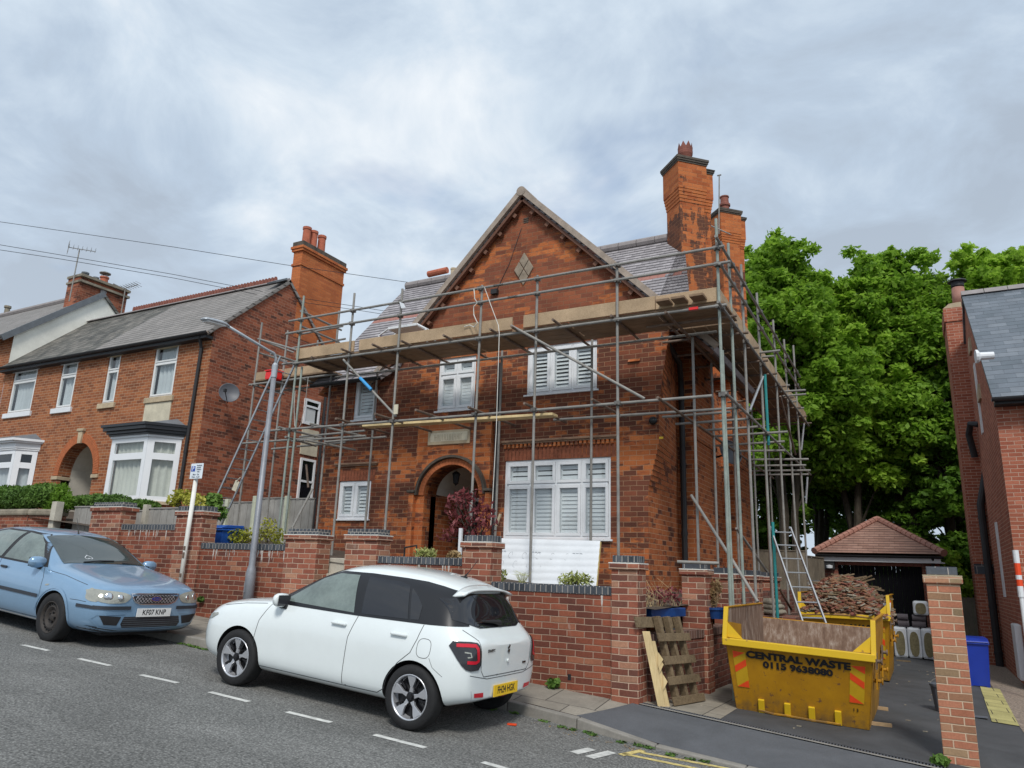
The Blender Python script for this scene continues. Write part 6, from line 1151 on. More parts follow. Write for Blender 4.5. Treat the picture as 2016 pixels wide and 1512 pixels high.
# ================================================================ SKIPS
def skip(label, x0b, x1b, yb0, yb1, x0t, x1t, yt0, yt1, zf, zr, zp, mirror=False, post_y=None, zfar=0, txt=True, rot=0, loc=(0, 0, 0), grp='yellow builder skips'):
    """open skip in local coordinates: bottom rectangle, top rectangle, rim heights: zr end rims, zp raised side walls"""
    t_ = thing('skip', loc, label, 'skip', grp, rot=(0, 0, rot))
    sk = []
    def B(m, nm, mat, bevel=0, par=t_): o = m.build(nm, mat, None, bevel=bevel); o.parent = par; sk.append(o); return o
    th_ = .02; m = MB(); fb = [(x0b, yb0, 0), (x1b, yb0, 0), (x1t, yt0, zr), (x0t, yt0, zr)]
    def slab(m, q, off): q = [V(p) for p in q]; nn = (q[1]-q[0]).cross(q[3]-q[0]).normalized(); c = sum(q, V())/4; ctr = V(((x0b+x1b)/2, (yb0+yb1)/2, zr/2)); nn = nn if nn.dot(c-ctr) > 0 else -nn; m.prism(q, -nn*off)
    slab(m, fb, .006); B(m, 'end_panel', 'skip_yellow'); m = MB(); slab(m, [(x0b, yb1, 0), (x1b, yb1, 0), (x1t, yt1, zr+zfar), (x0t, yt1, zr+zfar)], .006); B(m, 'end_panel', 'skip_yellow')
    for xb, xt in ((x0b, x0t), (x1b, x1t)):
        xp = xt
        P = [(xb, yb0, 0), (xb, yb1, 0), (xt, yt1, zr+zfar), (xp, yt1-.07, zp), (xp, yt0+.07, zp), (xt, yt0, zr)]; sg = 1 if xb < 0 else -1; m = MB(); m.prism(P, (sg*.006, 0, 0)); B(m, 'side_panel', 'skip_yellow')
    m = MB(); i_ = .012; 
    A = [(x0b+i_, yb0+i_, .02), (x1b-i_, yb0+i_, .02), (x1b-i_, yb1-i_, .02), (x0b+i_, yb1-i_, .02)]; m.poly(A); m.quad(A[0], A[1], (x1t-i_, yt0+i_, zr-.01), (x0t+i_, yt0+i_, zr-.01)); m.quad(A[3], A[2], (x1t-i_, yt1-i_, zr+zfar-.01), (x0t+i_, yt1-i_, zr+zfar-.01))
    for s_, xb, xt in ((1, x0b, x0t), (-1, x1b, x1t)): m.poly([(xb+i_*s_, yb0+i_, .02), (xb+i_*s_, yb1-i_, .02), (xt+i_*s_, yt1-i_, zr+zfar-.01), (xt+i_*s_, yt1-.08, zp-.01), (xt+i_*s_, yt0+.08, zp-.01), (xt+i_*s_, yt0+i_, zr-.01)])
    B(m, 'inner_lining', 'skip_inside')
    m = MB(); rw_ = .055; m.box(x0t-.02, x1t+.02, yt0-rw_, yt0+.01, zr-.085, zr); B(m, 'rim', 'skip_bright', .008)
    m = MB(); m.box(x0t-.02, x1t+.02, yt1-.01, yt1+.04, zr+zfar-.06, zr+zfar); B(m, 'rim', 'skip_yellow', .008)
    for xt in (x0t, x1t):
        s_ = 1 if xt < 0 else -1; m = MB(); m.prism([(xt-.03*s_, yt0-.035, zr-.05), (xt-.03*s_, yt0+.05, zp+.01), (xt-.03*s_, yt0+.10, zp+.01), (xt-.03*s_, yt0+.03, zr-.05)], (.055*s_, 0, 0)); B(m, 'corner_post', 'skip_bright', .006)
        m = MB(); m.box(min(xt-.025*s_, xt+.02*s_), max(xt-.025*s_, xt+.02*s_), yt0+.06, yt1-.06, zp, zp+.012); B(m, 'side_rim', 'skip_yellow')
        m = MB(); m.add([(xt+.015*s_, yt0+.012, zr+.01), (xt+.22*s_, yt0+.012, zr+.002), (xt+.015*s_, yt0+.02, zr+.2), (xt+.015*s_, yt0+.16, zr+.01)], ((0, 1, 2), (0, 2, 3), (0, 3, 1), (1, 3, 2))); B(m, 'gusset', 'skip_bright')
    # lifting lugs on the sides
    for xt, s_ in ((x0t, -1), (x1t, 1)):
        for yy in (yt0+.55, yt1-.55):
            for zz_ in (zr*.86, zr*.60):
                m = MB(); m.tube((xt-.04*s_, yy, zz_), (xt+.05*s_, yy, zz_), .022, 10); m.tube((xt+.05*s_, yy, zz_), (xt+.065*s_, yy, zz_), .04, 10); m.obox((xt-.0*s_, yy, zz_), (.008, 0, 0), (0, .09, 0), (0, 0, .09)); B(m, 'lifting_lug', 'rusty_tube' if zz_ > zr*.7 else 'skip_yellow')
    def fp(u, v, o=.004): a = V(fb[0]).lerp(V(fb[1]), u); b = V(fb[3]).lerp(V(fb[2]), u); nn = V((0, -1, -(yb0-yt0)/zr)).normalized(); return a.lerp(b, v)+nn*o
    up_ = (V(fb[3])-V(fb[0])).normalized(); up_ = V((0, yt0-yb0, zr)).normalized(); nn_ = V((1, 0, 0)).cross(up_)
    # hazard plates
    for u0, u1, fl in ((.04, .135, 1), (.855, .955, -1)):
        m = MB(); p0, p1, p2, p3 = fp(u0, .33, .006), fp(u1, .33, .006), fp(u1, .83, .006), fp(u0, .83, .006); m.quad(p0, p1, p2, p3); pl_ = B(m, 'hazard_plate', 'hazard_yellow'); m = MB()
        def hp_(a_, b_): return fp(u0+(u1-u0)*a_, .33+.5*b_, .0085)
        for poly in (((.02, 1.0), (.98, .98), (.02, .80)), ((.02, .40), (.02, .58), (.98, .80), (.98, .62)), ((.02, .01), (.98, .22), (.98, .01))):
            q_ = [(a_ if fl > 0 else 1-a_, b_) for a_, b_ in poly]; m.poly([hp_(a_, b_) for a_, b_ in q_])
        B(m, 'stripes', 'hazard_red', par=pl_)
    if txt:
        c = fp(.50, .80, .008); o = text('CENTRAL WASTE', .115, 'ink', frame(c, (1, 0, 0), up_, nn_), None, bold=.006, sx=1.3); o.parent = t_; sk.append(o)
        c = fp(.50, .685, .008); o = text('0115 9638080', .105, 'ink', frame(c, (1, 0, 0), up_, nn_), None, bold=.005, sx=1.3); o.parent = t_; sk.append(o)
        c = fp(.90, .24, .008); o = text('1 3', .05, 'ink', frame(c, (1, 0, 0), up_, nn_), None, bold=.001); o.parent = t_; sk.append(o)
    for u in (.21, .41, .59, .78):
        m = MB(); a = fp(u, .04, .02); b = fp(u, .17, .012); m.obox((a+b)/2, (.036, 0, 0), nn_*.018, up_*.085); B(m, 'lug_plate', 'skip_bright', .006)
    m = MB(); m.path([fp(.19, .055, .03), fp(.3, .035, .04), fp(.4, .04, .04), fp(.6, .03, .04), fp(.7, .035, .04), fp(.8, .03, .03)], .014, 6); B(m, 'tipping_bar', 'skip_yellow')
    return t_
# front skip: measured from the photograph
A0_, A1_ = at(1450, 1396, Y=10.15), at(1712, 1437.5, Y=10.15); bl = V((A0_.x, 10.15, A0_.z)); br = V((A1_.x, 10.15, A1_.z)); rot_ = math.atan2(br.y-bl.y, br.x-bl.x); mid = (bl+br)/2; wb_ = (br-bl).length
TL, TR = at(1423, 1252, Y=9.86), at(1716, 1291, Y=9.86); wt_ = TR.x-TL.x
s1 = skip('empty rust-lined yellow skip with black lettering at the mouth of the driveway', -wb_/2, wb_/2, 0, 1.95, -wt_/2+.0, wt_/2, -.27, 2.25, 0, (TL.z+TR.z)/2-mid.z, (TL.z+TR.z)/2-mid.z+.36, loc=tuple(mid), rot=rot_, zfar=.16)
s1.rotation_euler = (0, -math.atan2(br.z-bl.z, wb_), rot_)
m2 = at(1640, 1325, Y=15.2); mid2 = V((at(1668, 1300, Y=15.1).x, 15.1, zd(-1.3, 15.1)))
TL2, TR2 = at(1573, 1196, Y=15.0), at(1750, 1222, Y=15.0); wt2 = TR2.x-TL2.x; mid2.x = (TL2.x+TR2.x)/2; zr2 = (TL2.z+TR2.z)/2-mid2.z+.0
s2 = skip('yellow skip heaped with broken tiles and timber, further up the driveway', -wt2/2+.12, wt2/2-.08, .25, 2.2, -wt2/2, wt2/2, 0, 2.5, 0, zr2, zr2+.34, loc=tuple(mid2), rot=-.0)
# rubble in the second skip
g = random.Random(5); m = [MB(), MB(), MB()]; cx2, cy2, zr0 = mid2.x, 16.25, mid2.z+zr2
def heap(x, y): u, v = (x-cx2)/(wt2/2), (y-cy2)/1.25; return zr0-.02+.66*max(0, 1-(u+.12)**2*.85)*max(0, 1-v*v*1.0)**.8
for i in range(2300):
    x, y = cx2+g.uniform(-.96, .96)*wt2/2, cy2+g.uniform(-1, 1)*1.2; z_ = heap(x, y)+g.uniform(-.05, .03); a = g.uniform(0, pi); l, w_ = g.uniform(.05, .16), g.uniform(.03, .07)
    ax = V((cos(a), sin(a), g.uniform(-.35, .35))).normalized(); ay = V((-sin(a), cos(a), g.uniform(-.5, .5))).normalized(); m[g.choice((0, 0, 1, 2))].obox((x, y, z_), ax*l*.7, ay*w_*.7, ax.cross(ay)*g.uniform(.006, .014))
hb = MB().grid(lambda u, v: (cx2-wt2/2*.97+wt2*.97*u, cy2-1.22+2.44*v, heap(cx2-wt2/2*.97+wt2*.97*u, cy2-1.22+2.44*v)-.06), 14, 14)
rb_ = thing('rubble_heap', (cx2, cy2, zr0), 'heap of broken roof tiles and splintered battens filling the rear skip', 'rubble'); rb_['kind'] = 'stuff'
hb.build('rubble', 'splinter', rb_); m[0].build('rubble', 'splinter', rb_); m[1].build('rubble', 'terracotta_dark', rb_); m[2].build('rubble', 'stone_dark', rb_); mm_ = MB()
for i in range(46):
    x, y = cx2+g.uniform(-.8, .8)*wt2/2, cy2+g.uniform(-1, .8)*1.1; z_ = heap(x, y)+.03; a = g.uniform(-.7, 1.0); L_ = g.uniform(.25, .6); d_ = V((cos(a), sin(a)*.5, g.uniform(-.2, .45))).normalized(); mm_.plank(V((x, y, z_))-d_*L_*.5, V((x, y, z_))+d_*L_*.5, .045, .025)
mm_.build('rubble', 'pallet_wood', rb_)
a = at(1749, 1200, Y=15.25); MB().prism([(a.x-.08, a.y, a.z+.1), (a.x+.05, a.y, a.z+.12), (a.x+.02, a.y-.02, a.z-.12)], (0, .02, 0)).build('rubble', 'foil_white', rb_); a = at(1749, 1196, Y=15.4); MB().obox((a.x, a.y+.1, a.z+.05), (.04, 0, .02), (0, .03, 0), (0, 0, .05)).build('rubble', 'hazard_red', rb_)
# timber bearers poking out beside the front skip
for (p, q, lb) in (((1700, 1394), (1749, 1401), 'short pale timber bearer under the front skip, the farther of two'), ((1690, 1426), (1756, 1434), 'longer pale timber bearer under the front skip, the nearer of two')):
    a, b = at(*p, Z=-1.66), at(*q, Z=-1.675); tag(MB().plank(a+V((0, 0, .03)), b+V((0, 0, .03)), .05, .04).build('timber_bearer', 'batten'), lb, 'timber')

# ================================================================ PALLET, BOARDS
PB, PT = (at(1313, 1385, Y=9.72), at(1306, 1213, Y=9.95)); pz0 = zd(-2.9, 9.7)
# pallet corner points measured: bottom-left, bottom-right, top-left, top-right
def wpt(x, y, off):      # point at a given distance in front of the first length of the driveway wall
    a_, b_ = V((*SWP[0], 0)), V((*SWP[1], 0)); d_ = (b_-a_).normalized(); n_ = V((d_.y, -d_.x, 0)); r_ = ray(x, y); return r_*((a_.dot(n_)+off)/r_.dot(n_))
bl_, br_, tl_, tr_ = wpt(1319, 1386, .22), wpt(1378, 1376, .22), wpt(1286, 1246, .10), wpt(1352, 1244, .10)
pl_t = thing('pallet', (bl_+br_)/2, 'weathered wooden pallet leaning against the driveway wall', 'pallet'); ux = (br_-bl_).normalized(); uy = (tl_-bl_); Lp = uy.length; uy.normalize(); un = ux.cross(uy).normalized(); un = -un if un.y > 0 else un; Wp = (br_-bl_).length
for v in (.03, .315, .60, .93): 
    c_ = bl_+uy*Lp*v+ux*Wp/2; MB().obox(c_+un*.06, ux*Wp*.52, uy*.05, un*.011).build('deck_board', 'pallet_wood', pl_t, bevel=.004)
for u in (.22, .53, .86):
    a = bl_+ux*Wp*u; e_ = 1.24; MB().obox(a+uy*Lp*e_/2, ux*.035, uy*Lp*e_/2, un*.042).build('bearer', 'pallet_wood', pl_t, bevel=.006)
c_ = bl_+uy*Lp*1.16+ux*Wp*.30; MB().obox(c_-un*.06, ux*Wp*.62, uy*.065, un*.01).build('deck_board', 'pallet_wood', pl_t); 
a, b = wpt(1303, 1392, .20), wpt(1272, 1243, .10); a2, b2 = wpt(1312, 1391, .22), wpt(1283, 1262, .13)
dm_ = (b-a).normalized(); tag(MB().obox((a+b)/2, (b-a)/2, V((.035, .03, 0)), V((0, -.012, 0))).build('timber_board', 'new_timber', bevel=.003), 'fresh pale board leaning left of the pallet, the taller one', 'timber board')
tm = MB().obox((a2+b2)/2, (b2-a2)/2, V((.032, .028, 0)), V((0, -.012, 0))); 
for k, (u, w_) in enumerate(((.62, .05), (.66, .035), (.7, .06), (.36, .05))): q_ = a2.lerp(b2, u); tm.add([q_+V((.03, -.01, -.08)), q_+V((.03+w_, .0, .02)), q_+V((.03, -.01, .1)), q_+V((.03, .02, 0))], ((0, 1, 2), (1, 3, 2), (0, 3, 1), (0, 2, 3)))
tag(tm.build('timber_board', 'new_timber'), 'splintered fresh board leaning beside the pallet, with torn slivers', 'timber board')
# insulation board under the window
q_ = [at(967, 1062, Y=11.3), at(1184, 1068, Y=11.3), at(1176, 1160, Y=10.9), at(964, 1160, Y=10.9)]; ib = thing('insulation_board', (q_[2]+q_[3])/2, 'large white foil-faced insulation board propped below the ground-floor window', 'insulation board')
hh_ = (q_[0]-q_[3]); nn_ = (q_[1]-q_[0]).cross(hh_).normalized(); nn_ = -nn_ if nn_.y > 0 else nn_; ww = q_[1]-q_[0]; m = MB()
NS = 7
m.grid(lambda u, v: q_[3]+(q_[2]-q_[3])*u*(1-v)+(q_[1]-q_[0])*u*v+hh_*v+nn_*(.012*abs(sin(v*pi*NS))+.05), 10, NS*6); m.build('foil_face', 'foil_white', ib, smooth=True); MB().prism([q_[3]-V((0, 0, 0)), q_[2], q_[1], q_[0]], nn_*.048).build('foam_core', 'foam_yellow', ib)
for u in (.12, .44, .80):
    p_ = q_[3]+ww*u+hh_*.73+nn_*.068; o = text('Xtratherm Thin-R', .028, 'ink_soft', frame(p_, ww, hh_, nn_), ib, name='faint_print', bold=.0003) if False else MB()
    for k in range(3): c_ = p_+ww.normalized()*(.06*k-.06); o.obox(c_, ww.normalized()*.022, hh_.normalized()*.003, nn_*.001)
    o.build('faint_print', 'ink_soft', ib)
m = MB()
for r_i, (v_, of) in enumerate(((.66, .08), (.48, .12))):
    for k in range(7):
        c0_ = q_[3]+ww*(of+k*.125)+hh_*v_+nn_*.066; pts_ = [c0_+ww.normalized()*(.035*cos(t_)+.02*sin(t_))+hh_.normalized()*.06*sin(t_) for t_ in [i*pi/5 for i in range(9)]]; m.path(pts_, .0018, 3)
m.build('pen_loops', 'lead', ib)
# insulation packs and rolls
def pack(x, y, z0, w_, d_, h_, label, grp='insulation packs by the garage'):
    t_ = thing('insulation_pack', (x, y, z0), label, 'insulation pack', grp); MB().box(x-w_/2, x+w_/2, y, y+d_, z0, z0+h_).build('wrapper', 'foil_white', t_, bevel=.05); n_ = 20; m = MB(); m.prism([(x+w_*.34*math.copysign(abs(cos(a))**.75, cos(a)), y-.012, z0+h_*.47+h_*.40*math.copysign(abs(sin(a))**.8, sin(a))) for a in [2*pi*i/n_ for i in range(n_)]], (0, .02, 0)); m.build('mineral_wool', 'wool', t_); return t_
PYY = 21.2; xs3 = [at(v, 1290, Y=PYY).x for v in (1775, 1803, 1831)]; zb3 = at(1800, 1290, Y=PYY).z; zt3 = at(1800, 1236, Y=PYY).z; zb3 = zd(-.4, PYY); w3 = xs3[1]-xs3[0]
zt3 = at(1800, 1236, Y=PYY).z
for k, (x_, lb) in enumerate(zip(xs3, ('left one of the white wrapped insulation packs by the garage door', 'middle one of the white wrapped insulation packs by the garage door', 'right one of the white wrapped insulation packs, half behind the gate pier'))): pack(x_, PYY, zb3, w3*.97, .5, zt3-zb3, lb)
z4 = zt3; pack(xs3[2]-.1, PYY, zt3+.3, w3*1.1, .45, .33, 'white insulation pack lying on top of the dark rolls')
for k, (xa, xb, zz4, lb) in enumerate(((1768, 1790, 0, 'dark grey roll lying on the insulation packs, lower left'), (1768, 1789, .15, 'dark grey roll lying on the insulation packs, upper left'), (1796, 1823, 0, 'dark grey roll lying on the insulation packs, lower right'), (1797, 1824, .15, 'dark grey roll lying on the insulation packs, upper right'))):
    a, b = at(xa, 1230, Y=PYY+.1), at(xb, 1230, Y=PYY+.1); o = MB().lathe([(.0, 0), (.075, 0), (.078, .01), (.078, b.x-a.x-.01), (.075, b.x-a.x), (.03, b.x-a.x), (.03, b.x-a.x-.05), (0, b.x-a.x-.05)], (a.x, PYY+.12, z4+.08+zz4), (1, 0, 0), 14).build('roofing_roll', 'roll_dark', smooth=False); tag(o, lb, 'roll', 'dark rolls on the insulation packs')
# wheelie bins
def wbin(x, y, z0, w_, d_, h_, label, yaw=0, mat='blue_plastic'):
    t_ = thing('wheelie_bin', (x, y, z0), label, 'wheelie bin', 'blue wheelie bins', rot=(0, 0, yaw)); P = []
    def B(m, nm, mat, **k): o = m.build(nm, mat, None, **k); o.parent = t_; return o
    m = MB(); b0, t0 = .40, .5; m.add([(-w_*b0, -d_*b0, .08), (w_*b0, -d_*b0, .08), (w_*b0, d_*.38, .08), (-w_*b0, d_*.38, .08), (-w_*t0, -d_*t0, h_*.93), (w_*t0, -d_*t0, h_*.93), (w_*t0, d_*t0, h_*.93), (-w_*t0, d_*t0, h_*.93)], ((0, 3, 2, 1), (4, 5, 6, 7), (0, 1, 5, 4), (1, 2, 6, 5), (2, 3, 7, 6), (3, 0, 4, 7))); b = B(m, 'body', mat, bevel=.025)
    m = MB(); m.box(-w_*.53, w_*.53, -d_*.55, d_*.52, h_*.90, h_*.935); B(m, 'rim', mat, bevel=.01); m = MB(); m.prism([(-w_*.52, -d_*.58, h_*.94), (-w_*.52, d_*.5, h_*.96), (-w_*.52, d_*.45, h_*1.02), (-w_*.52, -d_*.3, h_*1.01), (-w_*.52, -d_*.55, h_*.965)], (w_*1.04, 0, 0)); l = B(m, 'lid', mat, bevel=.012); m = MB(); m.tube((-w_*.4, d_*.58, h_*.95), (w_*.4, d_*.58, h_*.95), .016, 8); B(m, 'handle', mat)
    for s_ in (-1, 1): m = MB(); m.tube((s_*w_*.42, d_*.42, .1), (s_*w_*.5, d_*.42, .1), .1, 16); B(m, 'wheel', 'rubber')
    m = MB(); m.box(-w_*.25, w_*.25, -d_*.405-.012, -d_*.40, .10, .125); B(m, 'foot_grip', 'rubber')
    return t_
a = at(1924, 1362, Z=-1.78); BYY = 16.6; a = at(1925, 1365, Y=BYY); aw = at(1950, 1300, Y=BYY).x-at(1900, 1300, Y=BYY).x; wbin((at(1900, 1300, Y=BYY).x+at(1952, 1300, Y=BYY).x)/2-.03, BYY+.3, a.z, aw*1.02, .62, at(1925, 1258, Y=BYY).z-a.z, 'large blue wheelie bin behind the gate pier on the right', yaw=.06)
a = at(420, 1068, Y=9.85); bz_ = at(420, 1037, Y=9.85).z; aw = at(447, 1050, Y=9.85).x-at(394, 1050, Y=9.85).x; wbin(a.x, 10.0, bz_-.95, aw*.95, .5, .97, 'blue bin behind the garden wall at the foot of the left ladder', yaw=-.05, mat='blue_bin_dull')
# blue trough and pot on the side wall
ta, tb, tc = at(1270, 1202, Y=10.35), at(1337, 1192, Y=10.9), at(1270, 1211, Y=10.35); ta, tb = wpt(1270, 1202, -.15), wpt(1337, 1192, -.15); tt_ = thing('blue_trough', (ta+tb)/2, 'blue plant trough of straggly red stems behind the pallet', 'planter'); d_ = tb-ta; d_.z = 0; n_ = V((d_.y, -d_.x, 0)).normalized(); zz0 = wpt(1300, 1215, -.15).z; zz1 = wpt(1300, 1197, -.15).z; mid_ = (ta+tb)/2; MB().obox((mid_.x, mid_.y, (zz0+zz1)/2), d_/2, n_*.1, (0, 0, (zz1-zz0)/2)).build('trough', 'blue_pot', tt_, bevel=.01); MB().obox((mid_.x, mid_.y, zz1-.01), d_*.48, n_*.085, (0, 0, .005)).build('soil', 'soil', tt_)
sp_ = thing('straggly_plant', (mid_.x, mid_.y, zz1), 'straggly reddish bare stems growing from the blue trough', 'plant'); m = MB(); gg_ = random.Random(9)
for i in range(34): p0 = V(ta).lerp(tb, gg_.random()); p0.z = zz1; e = gg_.uniform(.12, .42); m.path([p0, p0+V((gg_.uniform(-.08, .08), 0, e*.6)), p0+V((gg_.uniform(-.22, .22), gg_.uniform(-.08, .08), e))], [.004, .003, .002], 3)
m.build('stem', 'dried', sp_); leaves('leaves', [(mid_.x+dx_, mid_.y+dx_*.6, zz1+.16, .14, .1, .12) for dx_ in (-.2, -.05, .12)], 260, .03, 'leaf_red', sp_, 71)
a = at(1411, 1209, Y=11.2); pt = thing('blue_pot', (a.x, 11.2, a.z), 'round blue flower pot on the driveway wall beside the piers', 'planter'); zb_p, zt_p = at(1411, 1218, Y=11.2).z, at(1411, 1196, Y=11.2).z; MB().lathe([(.0, 0), (.11, 0), (.14, zt_p-zb_p-.03), (.155, zt_p-zb_p-.03), (.155, zt_p-zb_p), (.13, zt_p-zb_p), (.12, zt_p-zb_p-.03), (0, zt_p-zb_p-.03)], (a.x, 11.2, zb_p), (0, 0, 1), 20).build('pot', 'blue_pot', pt, smooth=False)
shrub('dried_plant', 'dried straw-coloured plant in the round blue pot', [pc(1404, 1170, 11.2, .12, .16), pc(1410, 1155, 11.2, .1, .12), pc(1402, 1185, 11.2, .08, .1)], 420, .035, 'leaf_dry', (a.x, 11.2, zt_p), 72, cat='plant', stems=14, r=.004, flat=0, asp=.25, smat='dried')
# sacks, bucket, debris
a = at(1512, 1204, Y=14.6); st_ = thing('sand_sacks', (a.x, 14.6, a.z), 'limp brown sacks piled on the low wall beyond the skip corner', 'sacks')
for k, (dz_, w_) in enumerate(((0, .33), (.09, .30), (.17, .24))):
    MB().grid(lambda u, v: (a.x+w_*cos(2*pi*u)*(sin(pi*v)**.5), 14.6+.2*sin(2*pi*u)*(sin(pi*v)**.5), a.z+dz_-.06*cos(pi*v)+.012*sin(9*u*pi)), 18, 8).build('sack', 'stone_dark', st_, smooth=True)
MB().box(a.x-.5, a.x+.5, 14.4, 15.0, -1.7, a.z-.06).build('block_plinth', 'brick_drive', sw)
a = at(1841, 1372, Y=12.6); bu = thing('bucket', (a.x, 12.6, zd(0, 12.6)), 'small dark bucket half hidden behind the gate pier', 'bucket'); MB().lathe([(.0, 0), (.13, 0), (.17, .33), (.18, .33), (.18, .36), (.155, .36), (.12, .02), (0, .02)], (a.x+.12, 12.6, zd(0, 12.6)), (0, 0, 1), 20).build('pail', 'grey_plastic', bu, smooth=False); MB().path([(a.x+.12+.17*cos(t_), 12.6, zd(0, 12.6)+.34+.1*sin(t_)) for t_ in [i*pi/8 for i in range(9)]], .005, 4).build('handle', 'galv', bu)
m = MB(); gg_ = random.Random(4)
for i in range(80):
    x_, y_ = gg_.uniform(-2.6, .2), gg_.uniform(9.4, 20); m.obox((x_, y_, zd(x_, y_)+.006), (gg_.uniform(.006, .03), gg_.uniform(-.01, .01), 0), (0, gg_.uniform(.005, .02), 0), (0, 0, .004))
tag(m.build('driveway_crumbs', 'stone_dark'), 'scattered crumbs of brick and tile over the driveway', 'debris', kind='stuff')
a, b = at(1765, 1302, Z=-1.72), at(1793, 1304, Z=-1.72); tag(MB().plank(a+V((0, 0, .02)), b+V((0, 0, .02)), .05, .03).build('timber_scrap', 'pallet_wood'), 'dark timber scrap lying in front of the insulation packs', 'timber')
a = at(1008, 1424, Z=gz(-4)+.01); tag(MB().obox((a.x, a.y, gz(a.x, a.y)+.01), (.05, .01, 0), (-.01, .03, 0), (0, 0, .006)).build('litter_scrap', 'hazard_red', bevel=.003), 'crumpled scrap of red litter in the gutter behind the white car', 'litter')
# ================================================================ CARS
def catmull(keys, t):
    n = len(keys); i = min(max(int(t), 0), n-2); f = t-i; g = lambda k: keys[min(max(k, 0), n-1)]
    a, b, c, d = g(i-1), g(i), g(i+1), g(i+2)
    return [.5*((2*q)+(-p+r)*f+(2*p-5*q+4*r-s)*f*f+(-p+3*q-3*r+s)*f**3) for p, q, r, s in zip(a, b, c, d)]
def loft(st):
    """stations: x, zb, ws, zsill, wm, zm, wsh, zsh, wb, zb2, wg, zg, wr, zr, ztop"""
    v, f = [], []
    for s in st:
        x, zb, ws, zs, wm, zm, wh, zh, wb, zbl, wg, zg, wr, zr, zt = s
        h = [(0, zb), (ws*.75, zb), (ws, zs), (wm, zm), (wh, zh), (wb, zbl), (wg, zg), (wr, zr), (wr*.6, zt-.008), (0, zt)]
        ring = h+[(-y, z) for y, z in reversed(h[1:-1])]; v += [(x, y, z) for y, z in ring]
    K = 18; n = len(st)
    for i in range(n-1):
        for k in range(K): f.append((i*K+k, i*K+(k+1) % K, (i+1)*K+(k+1) % K, (i+1)*K+k))
    for o in (0, (n-1)*K):   # end caps as quads
        for k in range(9):
            if k == 0: f.append((o, o+1, o+17, o+17)[:3])
            elif k < 8: f.append((o+k, o+k+1, o+18-k-1, o+18-k))
            else: f.append((o+8, o+9, o+10))
    return v, f
def car_body(name, st, mat, parent, axles, wr, wz, arch_r, inner=.52):
    v, f = loft(st); me = bpy.data.meshes.new('b'); me.from_pydata(v, [], f); bm = bmesh.new(); bm.from_mesh(me); bmesh.ops.remove_doubles(bm, verts=bm.verts, dist=1e-5); bmesh.ops.recalc_face_normals(bm, faces=bm.faces); bm.to_mesh(me); bm.free()
    me.materials.append(MAT[mat]); me.materials.append(MAT['black_matt']); o = bpy.data.objects.new('b', me); COL.objects.link(o); sb = o.modifiers.new('s', 'SUBSURF'); sb.levels = 3; sb.render_levels = 3
    cut = MB()
    for ax in axles:
        for s_ in (-1, 1): cut.lathe([(arch_r, 0), (arch_r, 1.0)], (ax, s_*inner, wz), (0, s_, 0), 40)
    cm = bpy.data.meshes.new('c'); cm.from_pydata(cut.v, [], cut.f); bm = bmesh.new(); bm.from_mesh(cm); bmesh.ops.recalc_face_normals(bm, faces=bm.faces); bm.to_mesh(cm); bm.free(); cm.materials.append(MAT['black_matt']); co = bpy.data.objects.new('c', cm); COL.objects.link(co)
    b = o.modifiers.new('b', 'BOOLEAN'); b.operation = 'DIFFERENCE'; b.object = co; b.solver = 'EXACT'
    try: b.material_mode = 'TRANSFER'
    except Exception: pass
    dg = C.evaluated_depsgraph_get(); full = bpy.data.meshes.new_from_object(o.evaluated_get(dg)); o.modifiers.remove(b); dg = C.evaluated_depsgraph_get(); smooth_me = bpy.data.meshes.new_from_object(o.evaluated_get(dg))
    bm = bmesh.new(); bm.from_mesh(smooth_me); bvh = BVHTree.FromBMesh(bm); bm.free(); bpy.data.objects.remove(o); bpy.data.objects.remove(co)
    full.polygons.foreach_set('use_smooth', [True]*len(full.polygons)); full.name = name
    ob = bpy.data.objects.new(name, full); COL.objects.link(ob); ob.parent = parent
    try:
        w_ = ob.modifiers.new('wn', 'EDGE_SPLIT'); w_.split_angle = R(40)
    except Exception: pass
    return ob, bvh
DIRS = {'L': (1, -1), 'Rr': (1, 1)}
